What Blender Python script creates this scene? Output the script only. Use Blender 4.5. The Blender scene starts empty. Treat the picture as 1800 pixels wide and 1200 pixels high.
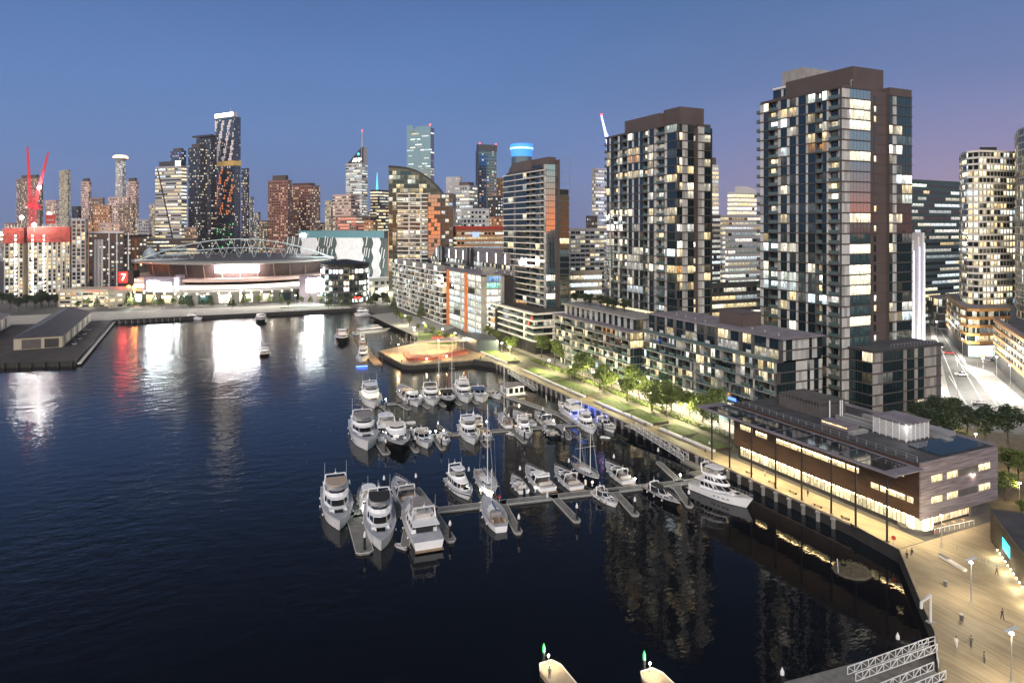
import bpy, math, random
from mathutils import Vector, Matrix
R = math.radians
sc = bpy.context.scene
col = sc.collection
# world frame: x runs inland from the marina, y runs up the harbour; the camera hovers at the origin, 65 m up
F, CH, YH = 1200.0, 65.0, 398.0
C25, S25 = math.cos(R(25)), math.sin(R(25))
def cam2w(X, D): return (X*C25 + D*S25, -X*S25 + D*C25)
def px(x, y, z=0.0):                     # where a sight line meets the level z
    D = F*(CH - z)/(y - YH)
    return cam2w((x - 900)/F*D, D)
def at(x, D): return cam2w((x - 900)/F*D, D)
def zat(y, D): return CH - (y - YH)*D/F
def depth(a, b): return a*S25 + b*C25
ORD = ['first','second','third','fourth','fifth','sixth','seventh','eighth','ninth','tenth','eleventh','twelfth','thirteenth','fourteenth','fifteenth','sixteenth','seventeenth','eighteenth','nineteenth','twentieth']

# ---------------------------------------------------------------- materials
MATS = {}
def nodes(m):
    m.use_nodes = True
    return m.node_tree.nodes, m.node_tree.links, m.node_tree.nodes['Principled BSDF']
def mat(name, c, rough=.6, metal=0, spec=.5, var=0.0, vscale=1.0, emit=None, es=0, bump=0, bscale=10, ior=None, dark=None):
    m = bpy.data.materials.new(name); N, L, B = nodes(m)
    B.inputs['Base Color'].default_value = (*c, 1); B.inputs['Roughness'].default_value = rough
    B.inputs['Metallic'].default_value = metal; B.inputs['Specular IOR Level'].default_value = spec
    if ior: B.inputs['IOR'].default_value = ior
    if emit:
        B.inputs['Emission Color'].default_value = (*emit, 1); B.inputs['Emission Strength'].default_value = es
        m.cycles.emission_sampling = 'NONE'
    if var:
        g = N.new('ShaderNodeNewGeometry'); n = N.new('ShaderNodeTexNoise'); n.inputs['Scale'].default_value = vscale; n.inputs['Detail'].default_value = 5
        L.new(g.outputs['Position'], n.inputs['Vector'])
        mx = N.new('ShaderNodeMix'); mx.data_type = 'RGBA'
        d = dark or tuple(v*(1-var) for v in c)
        mx.inputs['A'].default_value = (*d, 1); mx.inputs['B'].default_value = (*[v*(1+var*.6) for v in c], 1)
        mr = N.new('ShaderNodeMapRange'); mr.inputs['From Min'].default_value = .3; mr.inputs['From Max'].default_value = .7
        L.new(n.outputs['Fac'], mr.inputs['Value']); L.new(mr.outputs['Result'], mx.inputs['Factor']); L.new(mx.outputs['Result'], B.inputs['Base Color'])
    if bump:
        g = N.new('ShaderNodeNewGeometry'); n = N.new('ShaderNodeTexNoise'); n.inputs['Scale'].default_value = bscale
        L.new(g.outputs['Position'], n.inputs['Vector']); b = N.new('ShaderNodeBump'); b.inputs['Strength'].default_value = bump; b.inputs['Distance'].default_value = .1
        L.new(n.outputs['Fac'], b.inputs['Height']); L.new(b.outputs['Normal'], B.inputs['Normal'])
    MATS[name] = m
    return m
def attr_mat(name, rough, emit=False, spec=.5, ior=1.5, metal=0, streak=0):
    m = bpy.data.materials.new(name); N, L, B = nodes(m)
    a = N.new('ShaderNodeAttribute'); a.attribute_name = 'tint'
    B.inputs['Roughness'].default_value = rough; B.inputs['IOR'].default_value = ior; B.inputs['Metallic'].default_value = metal
    if not emit:
        g = N.new('ShaderNodeNewGeometry'); n = N.new('ShaderNodeTexNoise'); n.inputs['Scale'].default_value = .6; n.inputs['Detail'].default_value = 6
        L.new(g.outputs['Position'], n.inputs['Vector'])
        mr = N.new('ShaderNodeMapRange'); mr.inputs['To Min'].default_value = .72; mr.inputs['To Max'].default_value = 1.2
        L.new(n.outputs['Fac'], mr.inputs['Value'])
        mu = N.new('ShaderNodeVectorMath'); mu.operation = 'SCALE'; L.new(a.outputs['Color'], mu.inputs[0]); L.new(mr.outputs['Result'], mu.inputs['Scale'])
        L.new(mu.outputs[0], B.inputs['Base Color'])
    else:
        B.inputs['Base Color'].default_value = (.008, .018, .021, 1); B.inputs['Specular Tint'].default_value = (.72, .95, 1, 1)
        uv = N.new('ShaderNodeUVMap'); uv.uv_map = 'UVMap'
        n = N.new('ShaderNodeTexNoise'); n.inputs['Scale'].default_value = 1.0; n.inputs['Detail'].default_value = 2.5; n.inputs['Roughness'].default_value = .6
        mp = N.new('ShaderNodeMapping'); mp.inputs['Scale'].default_value = (1.5, 1.9, 1); L.new(uv.outputs[0], mp.inputs['Vector']); L.new(mp.outputs[0], n.inputs['Vector'])
        sx = N.new('ShaderNodeSeparateXYZ'); L.new(uv.outputs[0], sx.inputs[0])
        def mth(op, a, b=None):
            q = N.new('ShaderNodeMath'); q.operation = op
            for i, v in enumerate((a, b)):
                if v is None: continue
                if isinstance(v, (int, float)): q.inputs[i].default_value = v
                else: L.new(v, q.inputs[i])
            return q.outputs[0]
        wn = N.new('ShaderNodeTexWhiteNoise'); wn.noise_dimensions = '1D'; L.new(mth('FLOOR', mth('MULTIPLY', sx.outputs[0], .8)), wn.inputs['W'])
        blind = mth('GREATER_THAN', wn.outputs['Value'], .64); folds = mth('ADD', .52, mth('MULTIPLY', mth('SINE', mth('MULTIPLY', sx.outputs[0], 21.0)), .14)); room = mth('ADD', .5, mth('MULTIPLY', sx.outputs[1], .85))  # room light painted into the glow, brighter towards the ceiling
        mr = N.new('ShaderNodeMapRange'); mr.inputs['From Min'].default_value = .32; mr.inputs['From Max'].default_value = .68; mr.inputs['To Min'].default_value = .3; mr.inputs['To Max'].default_value = 1.35
        L.new(n.outputs['Fac'], mr.inputs['Value'])
        mxf = N.new('ShaderNodeMix'); L.new(blind, mxf.inputs['Factor']); L.new(mth('MULTIPLY', mr.outputs['Result'], room), mxf.inputs['A']); L.new(folds, mxf.inputs['B'])
        mu = N.new('ShaderNodeVectorMath'); mu.operation = 'SCALE'; L.new(a.outputs['Color'], mu.inputs[0]); L.new(mxf.outputs['Result'], mu.inputs['Scale'])
        L.new(mu.outputs[0], B.inputs['Emission Color']); B.inputs['Emission Strength'].default_value = 1.6
        m.cycles.emission_sampling = 'NONE'
    MATS[name] = m
    return m
WIN = attr_mat('window_glass', .035, True, ior=1.78)
PAN = attr_mat('cladding', .55)
GLOW = attr_mat('light_panel', .5, True)
M = MATS
mat('dark_wall', (.035, .033, .032), .6, var=.3, vscale=.4)
mat('brown_metal', (.10, .075, .065), .55, var=.15, vscale=.2)
mat('concrete', (.30, .29, .27), .75, var=.25, vscale=.3)
mat('dark_concrete', (.10, .09, .085), .75, var=.25, vscale=.3)
mat('slab_dark', (.075, .066, .06), .6)
mat('slab_white', (.85, .80, .70), .5, var=.1, vscale=.5)
mat('slab_grey', (.3, .29, .27), .6, var=.1, vscale=.5)
mat('roof_grey', (.22, .2, .22), .85, var=.3, vscale=.25)
mat('roof_dark', (.06, .06, .065), .8, var=.35, vscale=.3)
mat('steel', (.5, .5, .5), .4, .6)
mat('white_paint', (.75, .75, .73), .4, var=.08, vscale=1)
mat('black_paint', (.012, .012, .013), .45)
mat('dark_glass', (.012, .016, .02), .05, ior=1.8); mat('mirror_glass', (.03, .05, .055), .03, ior=4.2); mat('apt_slab', (.17, .18, .17), .55, var=.15, vscale=.5)
mat('blue_glass', (.03, .05, .07), .05, ior=1.75)
mat('balustrade', (.09, .14, .13), .08, ior=1.7)
mat('timber_deck', (.30, .25, .18), .7, var=.3, vscale=.5, bump=.3, bscale=6)
mat('red_paint', (.5, .05, .03), .5, var=.2)
mat('orange_clad', (.55, .17, .05), .5, var=.15)
mat('teal_steel', (.30, .42, .42), .45, .3)
mat('leaf', (.11, .15, .03), .6, var=.5, vscale=.8)
mat('leaf_dark', (.03, .05, .018), .65, var=.5, vscale=.7)
mat('leaf_pine', (.08, .11, .028), .6, var=.5, vscale=.8)
mat('bark', (.07, .055, .04), .9, var=.3, vscale=4)
mat('lamp_glow', (1, 1, 1), .5, emit=(1, .9, .62), es=16)
mat('lamp_glow_white', (1, 1, 1), .5, emit=(1, .96, .85), es=30)
mat('lamp_glow_soft', (1, 1, 1), .5, emit=(1, .9, .65), es=6)
mat('floodlight', (1, 1, 1), .5, emit=(1, .97, .92), es=260)
mat('red_light', (1, 0, 0), .5, emit=(1, .05, .03), es=8)

# ---------------------------------------------------------------- mesh builder
class MB:
    def __init__(s): s.v = []; s.f = []; s.t = []; s.uv = []
    def poly(s, pts, tint=None, uvs=None):
        k = len(s.v); s.v += [tuple(p) for p in pts]; s.f.append(tuple(range(k, k+len(pts)))); s.t.append(tint); s.uv.append(uvs)
    def mesh(s, vs, fs, tint=None):
        k = len(s.v); s.v += [tuple(p) for p in vs]
        for f in fs: s.f.append(tuple(i+k for i in f)); s.t.append(tint); s.uv.append(None)
    def box(s, x0, x1, y0, y1, z0, z1, tint=None):
        if x1 < x0: x0, x1 = x1, x0
        if y1 < y0: y0, y1 = y1, y0
        v = [(x0,y0,z0),(x1,y0,z0),(x1,y1,z0),(x0,y1,z0),(x0,y0,z1),(x1,y0,z1),(x1,y1,z1),(x0,y1,z1)]
        s.mesh(v, [(3,2,1,0),(4,5,6,7),(0,1,5,4),(1,2,6,5),(2,3,7,6),(3,0,4,7)], tint)
    def cbox(s, c, ux, uy, hx, hy, z0, z1, tint=None):     # box turned in plan
        o = [(c[0]+ux[0]*a*hx+uy[0]*b*hy, c[1]+ux[1]*a*hx+uy[1]*b*hy) for a, b in ((-1,-1),(1,-1),(1,1),(-1,1))]
        s.prism(o, z0, z1, tint)
    def prism(s, o, z0, z1, tint=None, top=None):
        n = len(o)
        ar = sum(o[i][0]*o[(i+1)%n][1]-o[(i+1)%n][0]*o[i][1] for i in range(n))
        if ar < 0: o = o[::-1]; top = top[::-1] if top else None
        t = top or o
        v = [(p[0],p[1],z0) for p in o] + [(p[0],p[1],z1) for p in t]
        s.mesh(v, [tuple(range(n-1,-1,-1)), tuple(range(n,2*n))] + [(i,(i+1)%n,n+(i+1)%n,n+i) for i in range(n)], tint)
    def bar(s, p, q, w, h=None, tint=None):                  # square bar from p to q
        h = h or w; p, q = Vector(p), Vector(q); d = (q-p)
        if d.length < 1e-6: return
        d.normalize(); u = d.cross(Vector((0,0,1)))
        if u.length < 1e-3: u = Vector((1,0,0))
        u.normalize(); n = u.cross(d)
        v = [e + u*a*w/2 + n*b*h/2 for e in (p,q) for a,b in ((-1,-1),(1,-1),(1,1),(-1,1))]
        s.mesh(v, [(3,2,1,0),(4,5,6,7),(0,1,5,4),(1,2,6,5),(2,3,7,6),(3,0,4,7)], tint)
    def tube(s, p, q, r, r2=None, n=8, tint=None):
        r2 = r if r2 is None else r2; p, q = Vector(p), Vector(q); d = q-p
        if d.length < 1e-6: return
        d.normalize(); u = d.cross(Vector((0,0,1)))
        if u.length < 1e-3: u = Vector((1,0,0))
        u.normalize(); w = d.cross(u)
        v = [e + (u*math.cos(2*math.pi*i/n)+w*math.sin(2*math.pi*i/n))*rr for e, rr in ((p,r),(q,r2)) for i in range(n)]
        s.mesh(v, [tuple(range(n-1,-1,-1)), tuple(range(n,2*n))] + [(i,(i+1)%n,n+(i+1)%n,n+i) for i in range(n)], tint)
    def lathe(s, c, prof, n=12, tint=None, sx=1, sy=1):      # prof: (r, z) from the bottom up
        v = []; k = len(prof)
        for r, z in prof:
            v += [(c[0]+sx*r*math.cos(2*math.pi*i/n), c[1]+sy*r*math.sin(2*math.pi*i/n), c[2]+z) for i in range(n)]
        f = [(j*n+i, j*n+(i+1)%n, (j+1)*n+(i+1)%n, (j+1)*n+i) for j in range(k-1) for i in range(n)]
        f += [tuple(range(n-1,-1,-1)), tuple(range((k-1)*n, k*n))]
        s.mesh(v, f, tint)
    def ball(s, c, r, n=8, tint=None, sz=1):
        s.lathe(c, [(r*math.sin(a)+1e-4, -r*sz*math.cos(a)) for a in [math.pi*j/(n//2) for j in range(n//2+1)]], n, tint)
    def data(s, name, m, smooth=False):
        me = bpy.data.meshes.new(name); me.from_pydata(s.v, [], s.f)
        if m: me.materials.append(m)
        if any(t is not None for t in s.t):
            at_ = me.attributes.new('tint', 'FLOAT_COLOR', 'CORNER'); d = []
            for f, t in zip(s.f, s.t): d += list((*(t or (.5,.5,.5)), 1.0))*len(f)
            at_.data.foreach_set('color', d)
        if any(u is not None for u in s.uv):
            ul = me.uv_layers.new(name='UVMap'); d = []
            for f, u in zip(s.f, s.uv):
                for q in (u or [(0,0)]*len(f)): d += q
            ul.data.foreach_set('uv', d)
        if smooth: me.polygons.foreach_set('use_smooth', [True]*len(s.f))
        me.update()
        return me
    def build(s, name, m, parent=None, smooth=False, label=None, cat=None, group=None, kind=None, loc=None):
        if not s.f: return None
        o = bpy.data.objects.new(name, s.data(name, m, smooth)); col.objects.link(o)
        if parent: o.parent = parent
        if loc: o.location = loc
        return tag(o, label, cat, group, kind)
def tag(o, label=None, cat=None, group=None, kind=None):
    for k, v in (('label', label), ('category', cat), ('group', group), ('kind', kind)):
        if v: o[k] = v
    return o
def empty(name, label, cat, loc=(0,0,0), rz=0, group=None):
    o = bpy.data.objects.new(name, None); col.objects.link(o); o.location = loc; o.rotation_euler = (0,0,rz); o.empty_display_size = .5
    return tag(o, label, cat, group)
KIDS = {}
def kids(o):
    return [c for c in bpy.data.objects if c.parent == o]
def dup(o, loc=None, rz=None, label=None, scale=None, parent=None, group=None, ks=None):
    c = o.copy(); col.objects.link(c)
    if parent: c.parent = parent
    if loc is not None: c.location = loc
    if rz is not None: c.rotation_euler = (0,0,rz)
    if scale is not None: c.scale = scale if hasattr(scale,'__len__') else (scale,)*3
    if label: c['label'] = label
    if group: c['group'] = group
    key = o.name
    if key not in KIDS: KIDS[key] = list(o.children)
    for ch in KIDS[key]: dup(ch, parent=c)
    return c
def light(name, loc, power, color=(1,.9,.65), kind='POINT', size=.25, parent=None, rot=None, sy=None, spot=None):
    l = bpy.data.lights.new(name, kind); l.energy = power; l.color = color
    if kind == 'AREA':
        l.shape = 'RECTANGLE'; l.size = size; l.size_y = sy or size
    else: l.shadow_soft_size = size
    if spot: l.spot_size = spot; l.spot_blend = .6
    o = bpy.data.objects.new(name, l); col.objects.link(o); o.location = loc
    if rot: o.rotation_euler = rot
    if parent: o.parent = parent
    return o
def text(name, s, size, m, parent=None, loc=(0,0,0), rot=(0,0,0), depth_=.05, align='CENTER'):
    cu = bpy.data.curves.new(name, 'FONT'); cu.body = s; cu.size = size; cu.extrude = depth_; cu.align_x = align; cu.align_y = 'CENTER'; cu.resolution_u = 3
    t = bpy.data.objects.new(name, cu); col.objects.link(t)
    dg = bpy.context.evaluated_depsgraph_get()
    me = bpy.data.meshes.new_from_object(t.evaluated_get(dg)); bpy.data.objects.remove(t)
    me.materials.clear(); me.materials.append(m)
    o = bpy.data.objects.new(name, me); col.objects.link(o); o.location = loc; o.rotation_euler = rot
    if parent: o.parent = parent
    return o

# ---------------------------------------------------------------- facades
WARM = [(1.0,.80,.45),(1.0,.86,.58),(1.0,.92,.72),(1.0,.74,.38)]
COOL = [(.92,1.0,.86),(.85,.97,1.0),(1,.97,.86)]
class Bld:
    """one building: walls, slabs, cladding, windows gathered per part and linked under one Empty"""
    def __init__(s, name, label, cat, loc, rz=0, seed=1, group=None):
        s.root = empty(name, label, cat, loc, rz, group); s.m = {}; s.win = []; s.rails = []; s.rnd = random.Random(seed); s.loc = loc; s.rz = rz
    def part(s, n): return s.m.setdefault(n, MB())
    def window(s, quads): s.win.append(quads)
    def pane(s, P, d, n, u0, u1, z0, z1, off, tint):
        a = (P[0]+d[0]*u0+n[0]*off, P[1]+d[1]*u0+n[1]*off); b = (P[0]+d[0]*u1+n[0]*off, P[1]+d[1]*u1+n[1]*off)
        o = s.rnd.random()*90; w = u1-u0; h = z1-z0
        j = [s.rnd.uniform(-.012,.012) for _ in range(2)]
        return ([(a[0],a[1],z0),(b[0],b[1],z0),(b[0]+n[0]*j[0],b[1]+n[1]*j[0],z1),(a[0]+n[0]*j[0],a[1]+n[1]*j[0],z1)], tint, [(o,0),(o+w,0),(o+w,1),(o,1)])
    def lit(s, p, lo=.7, hi=1.8, cool=.12):
        if s.rnd.random() > p:
            if s.rnd.random() < .8: return (0,0,0)
            c = s.rnd.choice(WARM+COOL); k = s.rnd.uniform(.015,.09); return tuple(v*k for v in c)
        c = s.rnd.choice(COOL if s.rnd.random() < cool*1.5 else WARM); k = s.rnd.uniform(lo, hi)
        if s.rnd.random() < .05: c = s.rnd.choice(((1,.5,.18),(.35,.6,1),(.45,1,.8),(1,.62,.3))); k *= .7
        return tuple(v*k for v in c)
    def face(s, p0, p1, z0, fh, nf, cols, litp=.35, depth_=1.2, slab=(.35,.25), pan=(.56,.55,.51), mull=1.5, slabn='floor_slab', lo=.3, hi=1.6, cool=.12, start=0, seq='', pdark=(.10,.095,.09)):
        d = Vector((p1[0]-p0[0], p1[1]-p0[1])); Lh = d.length; d /= Lh; n = Vector((d.y, -d.x)); P = Vector(p0)
        tot = sum(c[0] for c in cols); u = 0; r = s.rnd
        s.nface = getattr(s, 'nface', 0)+1; fk = '#%d_' % s.nface; sl = s.part(slabn+fk)
        def bx(mb, u0, u1, d0, d1, za, zb, tint=None):
            c = P + d*(u0+u1)/2 + n*(d0+d1)/2
            mb.cbox(c, d, n, (u1-u0)/2, abs(d1-d0)/2, za, zb, tint)
        for ci, (w, k) in enumerate(cols):
            inf, pa = s.part('backing_wall%s%d' % (fk, ci)), s.part('cladding%s%d' % (fk, ci))
            w = w/tot*Lh; u0, u1 = u, u+w; u += w
            if k == 'k': bx(s.part('concrete_fin'), u0, u1, -depth_, .12, z0, z0+fh*nf); continue
            lp = litp; prev = getattr(s, 'row', {}); cur = {}
            for j in range(start, nf):
                za = z0+j*fh+slab[0]; zb = z0+(j+1)*fh
                if k == 'M':
                    ch = seq[nf-1-j] if nf-1-j < len(seq) else 'D'; bx(inf, u0, u1, -depth_, -.1, za-.01, zb-.01); nb = max(1, round(w/mull))
                    if ch in 'RO':
                        for i in range(nb): bx(s.part('mirror_glass%s%d' % (fk, ci)), u0+w*i/nb+.05, u0+w*(i+1)/nb-.05, -.08, 0, za+.06, zb-.04)
                    else:
                        c = tuple(v*r.uniform(1.1,1.9) for v in [1.0])[0]; c = tuple(v*c for v in ((1,.9,.66) if ch == 'L' else (.02,.03,.03)))
                        s.window([s.pane(P, d, n, u0+w*i/nb+.05, u0+w*(i+1)/nb-.05, za+.06, zb-.04, 0, c) for i in range(nb)])
                elif k in 'gwG' or (k == 'r' and r.random() < .34):
                    bx(inf, u0, u1, -depth_, -.1, za-.01, zb-.01)
                    c = s.lit({'g':lp,'w':min(1,lp*2.2),'G':lp*.3,'r':lp}[k], lo, hi, cool)
                    if j in prev and r.random() < .4: c = prev[j]
                    cur[j] = c
                    nb = max(1, round(w/mull)); q = []
                    for i in range(nb):
                        f = r.choice((1,1,1,.85,.6,1.1)); g = .05
                        q.append(s.pane(P, d, n, u0+w*i/nb+g, u0+w*(i+1)/nb-g, za+.06, zb-.04, 0, tuple(v*f for v in c)))
                    s.window(q)
                elif k in 'pP' or (k == 'r' and r.random() < .28):
                    nb = max(1, round(w/1.1)); base = pdark if k == 'P' else pan
                    for i in range(nb):
                        f = r.choice((1,1,.8,.62,1.08))
                        bx(pa, u0+w*i/nb+.02, u0+w*(i+1)/nb-.02, -depth_, .04, za, zb-.01, tuple(v*f for v in base))
                else:
                    c = s.lit(lp, lo, hi, cool); q = []
                    if j in prev and r.random() < .45: c = prev[j]
                    cur[j] = c
                    m_ = r.uniform(.35,.65)
                    q.append(s.pane(P, d, n, u0+.15, u0+w*m_, za+.05, zb-.3, -depth_+.03, c))
                    if r.random() < .6: q.append(s.pane(P, d, n, u0+w*m_+.1, u1-.15, za+.05, zb-.3, -depth_+.03, tuple(v*.8 for v in c)))
                    else: bx(pa, u0+w*m_, u1, -depth_, -depth_+.06, za, zb-.01, pan)
                    s.window(q)
                    ra = MB(); bx(ra, u0+.05, u1-.05, .05, .1, za, za+1.0); s.rails.append(ra)
                    if r.random() < .4: bx(s.part('balcony_furniture'), u0+w*.2, u0+w*.2+.9, -.9, -.3, za, za+.7)
            if k in 'gwGbr': s.row = cur
        s.row = {}
        for j in range(start, nf+1):
            zz = z0+j*fh
            bx(sl, -slab[1] if False else 0, Lh, -depth_-.2, slab[1], zz, zz+slab[0]-.005)
    def simple(s, p0, p1, z0, z1, nf, nc, litp, band=None, tint=None, fr=(.72,.62), lo=.5, hi=1.4, cool=.25, off=.06, cols_=None, runs=0):
        """far facade: a grid of small windows in courses"""
        d = Vector((p1[0]-p0[0], p1[1]-p0[1])); Lh = d.length; d /= Lh; n = Vector((d.y, -d.x)); P = Vector(p0); r = s.rnd
        fh = (z1-z0)/nf; cw = Lh/nc; mb = s.part('windows')
        run = 0; c = (0,0,0)
        for j in range(nf):
            for i in range(nc):
                if runs and run > 0: run -= 1; hit = True
                else:
                    hit = r.random() < litp
                    if hit and runs: run = r.randint(1, runs)
                    if hit:
                        pal = cols_ or (COOL if r.random() < cool else WARM); c = r.choice(pal); kk = r.uniform(lo, hi); c = tuple(v*kk for v in c)
                t = c if hit else (0,0,0)
                if not hit and band is None: continue
                u0 = cw*(i+.5-fr[0]/2); u1 = cw*(i+.5+fr[0]/2)
                if runs and hit: u0 = cw*i; u1 = cw*(i+1)
                za = z0+fh*(j+.5-fr[1]/2); zb = z0+fh*(j+.5+fr[1]/2)
                v, t_, uv = s.pane(P, d, n, u0, u1, za, zb, off, t)
                mb.poly(v, t_, uv)
    MATMAP = dict(backing_wall='slab_dark', floor_slab='slab_dark', white_slab='slab_white', grey_slab='slab_grey', concrete_fin='dark_concrete', mirror_glass='mirror_glass', apt_slab='apt_slab', balustrade='balustrade', wall='dark_wall', roof='roof_grey', plant_room='brown_metal', balcony_furniture='white_paint')
    def done(s, mats={}, cap=100):
        for k, mb in s.m.items():
            k = k.split('#')[0]
            m = mats.get(k) or s.MATMAP.get(k)
            m = M[m] if isinstance(m, str) else m
            if k == 'cladding' and not m: m = PAN
            if k == 'windows': m = WIN
            o = mb.build(k if k != 'windows' else 'window_grid', m or M['dark_wall'], s.root)
            if k == 'windows' and o: o['kind'] = 'stuff'
        rest = MB()
        for i, mb in enumerate(s.rails):
            if i < cap: mb.build('balustrade', M['balustrade'], s.root)
            else: rest.mesh(mb.v, mb.f)
        o = rest.build('balustrade', M['balustrade'], s.root)
        if o: o['kind'] = 'stuff'
        if s.win:
            rot = Matrix.Rotation(s.rz, 3, 'Z')
            def size(q):
                w = 0
                for v, t, u in q:
                    a, b, c_ = Vector(v[0]), Vector(v[1]), Vector(v[3]); w += (b-a).length*(c_-a).length
                p = rot @ Vector(q[0][0][0]); return -w/max(1, depth(p.x+s.loc[0], p.y+s.loc[1]))**2*(1.5 if q[0][1][0] > .3 else 1)
            s.win.sort(key=size)
            for q in s.win[:cap]:
                mb = MB()
                for v, t, u in q: mb.poly(v, t, u)
                mb.build('window', WIN, s.root)
            mb = MB()
            for q in s.win[cap:]:
                for v, t, u in q: mb.poly(v, t, u)
            o = mb.build('window', WIN, s.root)
            if o: o['kind'] = 'stuff'
        return s.root
def corner(xc, D, th, xL, xR, Ldef=25, Wdef=25):
    """footprint of a far tower from its near corner: local x to the right-back, local y to the left-back"""
    cX, cY = (xc-900)/F*D, D
    def solve(dx, dy, x, dflt):
        k = (x-900)/F; den = dx-k*dy
        if x == xc or abs(den) < .05: return dflt
        t = (k*cY-cX)/den
        return t if 0 < t < 160 else dflt
    W = solve(math.cos(th), math.sin(th), xR, Wdef); L = solve(-math.sin(th), math.cos(th), xL, Ldef)
    return cam2w(cX, cY), W, L, th-R(25)
# ---------------------------------------------------------------- camera, sky, light
cam = bpy.data.cameras.new('camera'); co = bpy.data.objects.new('camera', cam); col.objects.link(co); sc.camera = co
cam.sensor_width = 36; cam.lens = 24; cam.shift_y = -(600-YH)/1800; cam.clip_start = 1; cam.clip_end = 30000
co.location = (0, 0, CH); co.rotation_euler = (R(90), 0, R(-25))
w = bpy.data.worlds.new('World'); sc.world = w; w.use_nodes = True
N, L = w.node_tree.nodes, w.node_tree.links
bg = N['Background']; tc = N.new('ShaderNodeTexCoord')
sep = N.new('ShaderNodeSeparateXYZ'); L.new(tc.outputs['Generated'], sep.inputs[0])
def ramp(stops, src):
    r = N.new('ShaderNodeValToRGB'); e = r.color_ramp.elements
    while len(e) < len(stops): e.new(.5)
    for el, (p, c) in zip(e, stops): el.position = p; el.color = (*c, 1)
    L.new(src, r.inputs[0]); return r.outputs[0]
def dotdir(v, lo, hi):
    d = N.new('ShaderNodeVectorMath'); d.operation = 'DOT_PRODUCT'; L.new(tc.outputs['Generated'], d.inputs[0]); d.inputs[1].default_value = v
    m = N.new('ShaderNodeMapRange'); m.interpolation_type = 'SMOOTHSTEP'; m.inputs['From Min'].default_value = lo; m.inputs['From Max'].default_value = hi
    L.new(d.outputs['Value'], m.inputs['Value']); return m.outputs['Result']
def mixc(f, a, b):
    m = N.new('ShaderNodeMix'); m.data_type = 'RGBA'; L.new(f, m.inputs['Factor']); L.new(a, m.inputs['A']); L.new(b, m.inputs['B']); return m.outputs['Result']
el = sep.outputs['Z']
east = ramp([(0,(.165,.235,.47)),(.04,(.13,.228,.495)),(.14,(.116,.222,.495)),(.22,(.098,.20,.465)),(.31,(.074,.16,.395)),(.38,(.040,.085,.21)),(.48,(.016,.032,.08)),(.62,(.005,.009,.022)),(1,(.01,.02,.05))], el)
purple = ramp([(0,(.44,.31,.44)),(.05,(.37,.285,.45)),(.11,(.26,.255,.48)),(.19,(.15,.21,.435)),(.3,(.095,.18,.40)),(.38,(.04,.08,.19)),(.48,(.01,.02,.05)),(1,(.01,.02,.05))], el)
west = ramp([(0,(2.6,.75,.25)),(.02,(2.2,.75,.32)),(.05,(1.2,.85,.6)),(.09,(.75,1.1,1.15)),(.16,(.62,.95,1.08)),(.3,(.75,.88,1.05)),(.5,(.6,.72,.95)),(.8,(.15,.22,.36)),(1,(.02,.04,.09))], el)
e1 = mixc(dotdir((.9063,-.4226,0), -.05, .62), east, purple)
e2 = mixc(dotdir((-.4226,-.9063,0), -.15, .7), e1, west)
sky = N.new('ShaderNodeTexSky'); sky.sky_type = 'NISHITA'; sky.sun_disc = False; sky.sun_elevation = R(1.5); sky.sun_rotation = R(205); sky.altitude = 60
add = N.new('ShaderNodeMix'); add.data_type = 'RGBA'; add.blend_type = 'ADD'; add.inputs['Factor'].default_value = .012
cn = N.new('ShaderNodeTexNoise'); cn.inputs['Scale'].default_value = 2.2; cn.inputs['Detail'].default_value = 4; cm = N.new('ShaderNodeMapping'); cm.inputs['Scale'].default_value = (1,1,3.5); L.new(tc.outputs['Generated'], cm.inputs['Vector']); L.new(cm.outputs[0], cn.inputs['Vector'])
cr = N.new('ShaderNodeMapRange'); cr.inputs['From Min'].default_value = .3; cr.inputs['From Max'].default_value = .7; cr.inputs['To Min'].default_value = .95; cr.inputs['To Max'].default_value = 1.06; L.new(cn.outputs['Fac'], cr.inputs['Value'])
cs_ = N.new('ShaderNodeVectorMath'); cs_.operation = 'SCALE'; L.new(e2, cs_.inputs[0]); L.new(cr.outputs['Result'], cs_.inputs['Scale']); e2 = cs_.outputs[0]
L.new(e2, add.inputs['A']); L.new(sky.outputs[0], add.inputs['B']); L.new(add.outputs['Result'], bg.inputs['Color']); bg.inputs['Strength'].default_value = 1.0
sun = bpy.data.lights.new('sun', 'SUN'); sun.energy = 2.5; sun.angle = R(30); sun.color = (1, .86, .77)
so = bpy.data.objects.new('sun', sun); col.objects.link(so)
so.rotation_euler = Vector((-.72, -.72, .62)).normalized().to_track_quat('Z', 'Y').to_euler()
sc.view_settings.view_transform = 'Standard'; sc.view_settings.look = 'None'; sc.view_settings.exposure = 0; sc.view_settings.gamma = 1
cy = sc.cycles; cy.use_denoising = True; cy.denoiser = 'OPENIMAGEDENOISE'; cy.use_light_tree = True; cy.max_bounces = 5; cy.diffuse_bounces = 2; cy.glossy_bounces = 3; cy.transmission_bounces = 2
cy.sample_clamp_direct = 30; cy.sample_clamp_indirect = 4; cy.caustics_reflective = False; cy.caustics_refractive = False; cy.pixel_filter_type = 'BLACKMAN_HARRIS'
try: cy.denoising_prefilter = 'ACCURATE'; cy.denoising_input_passes = 'RGB_ALBEDO_NORMAL'
except Exception: pass

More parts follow.
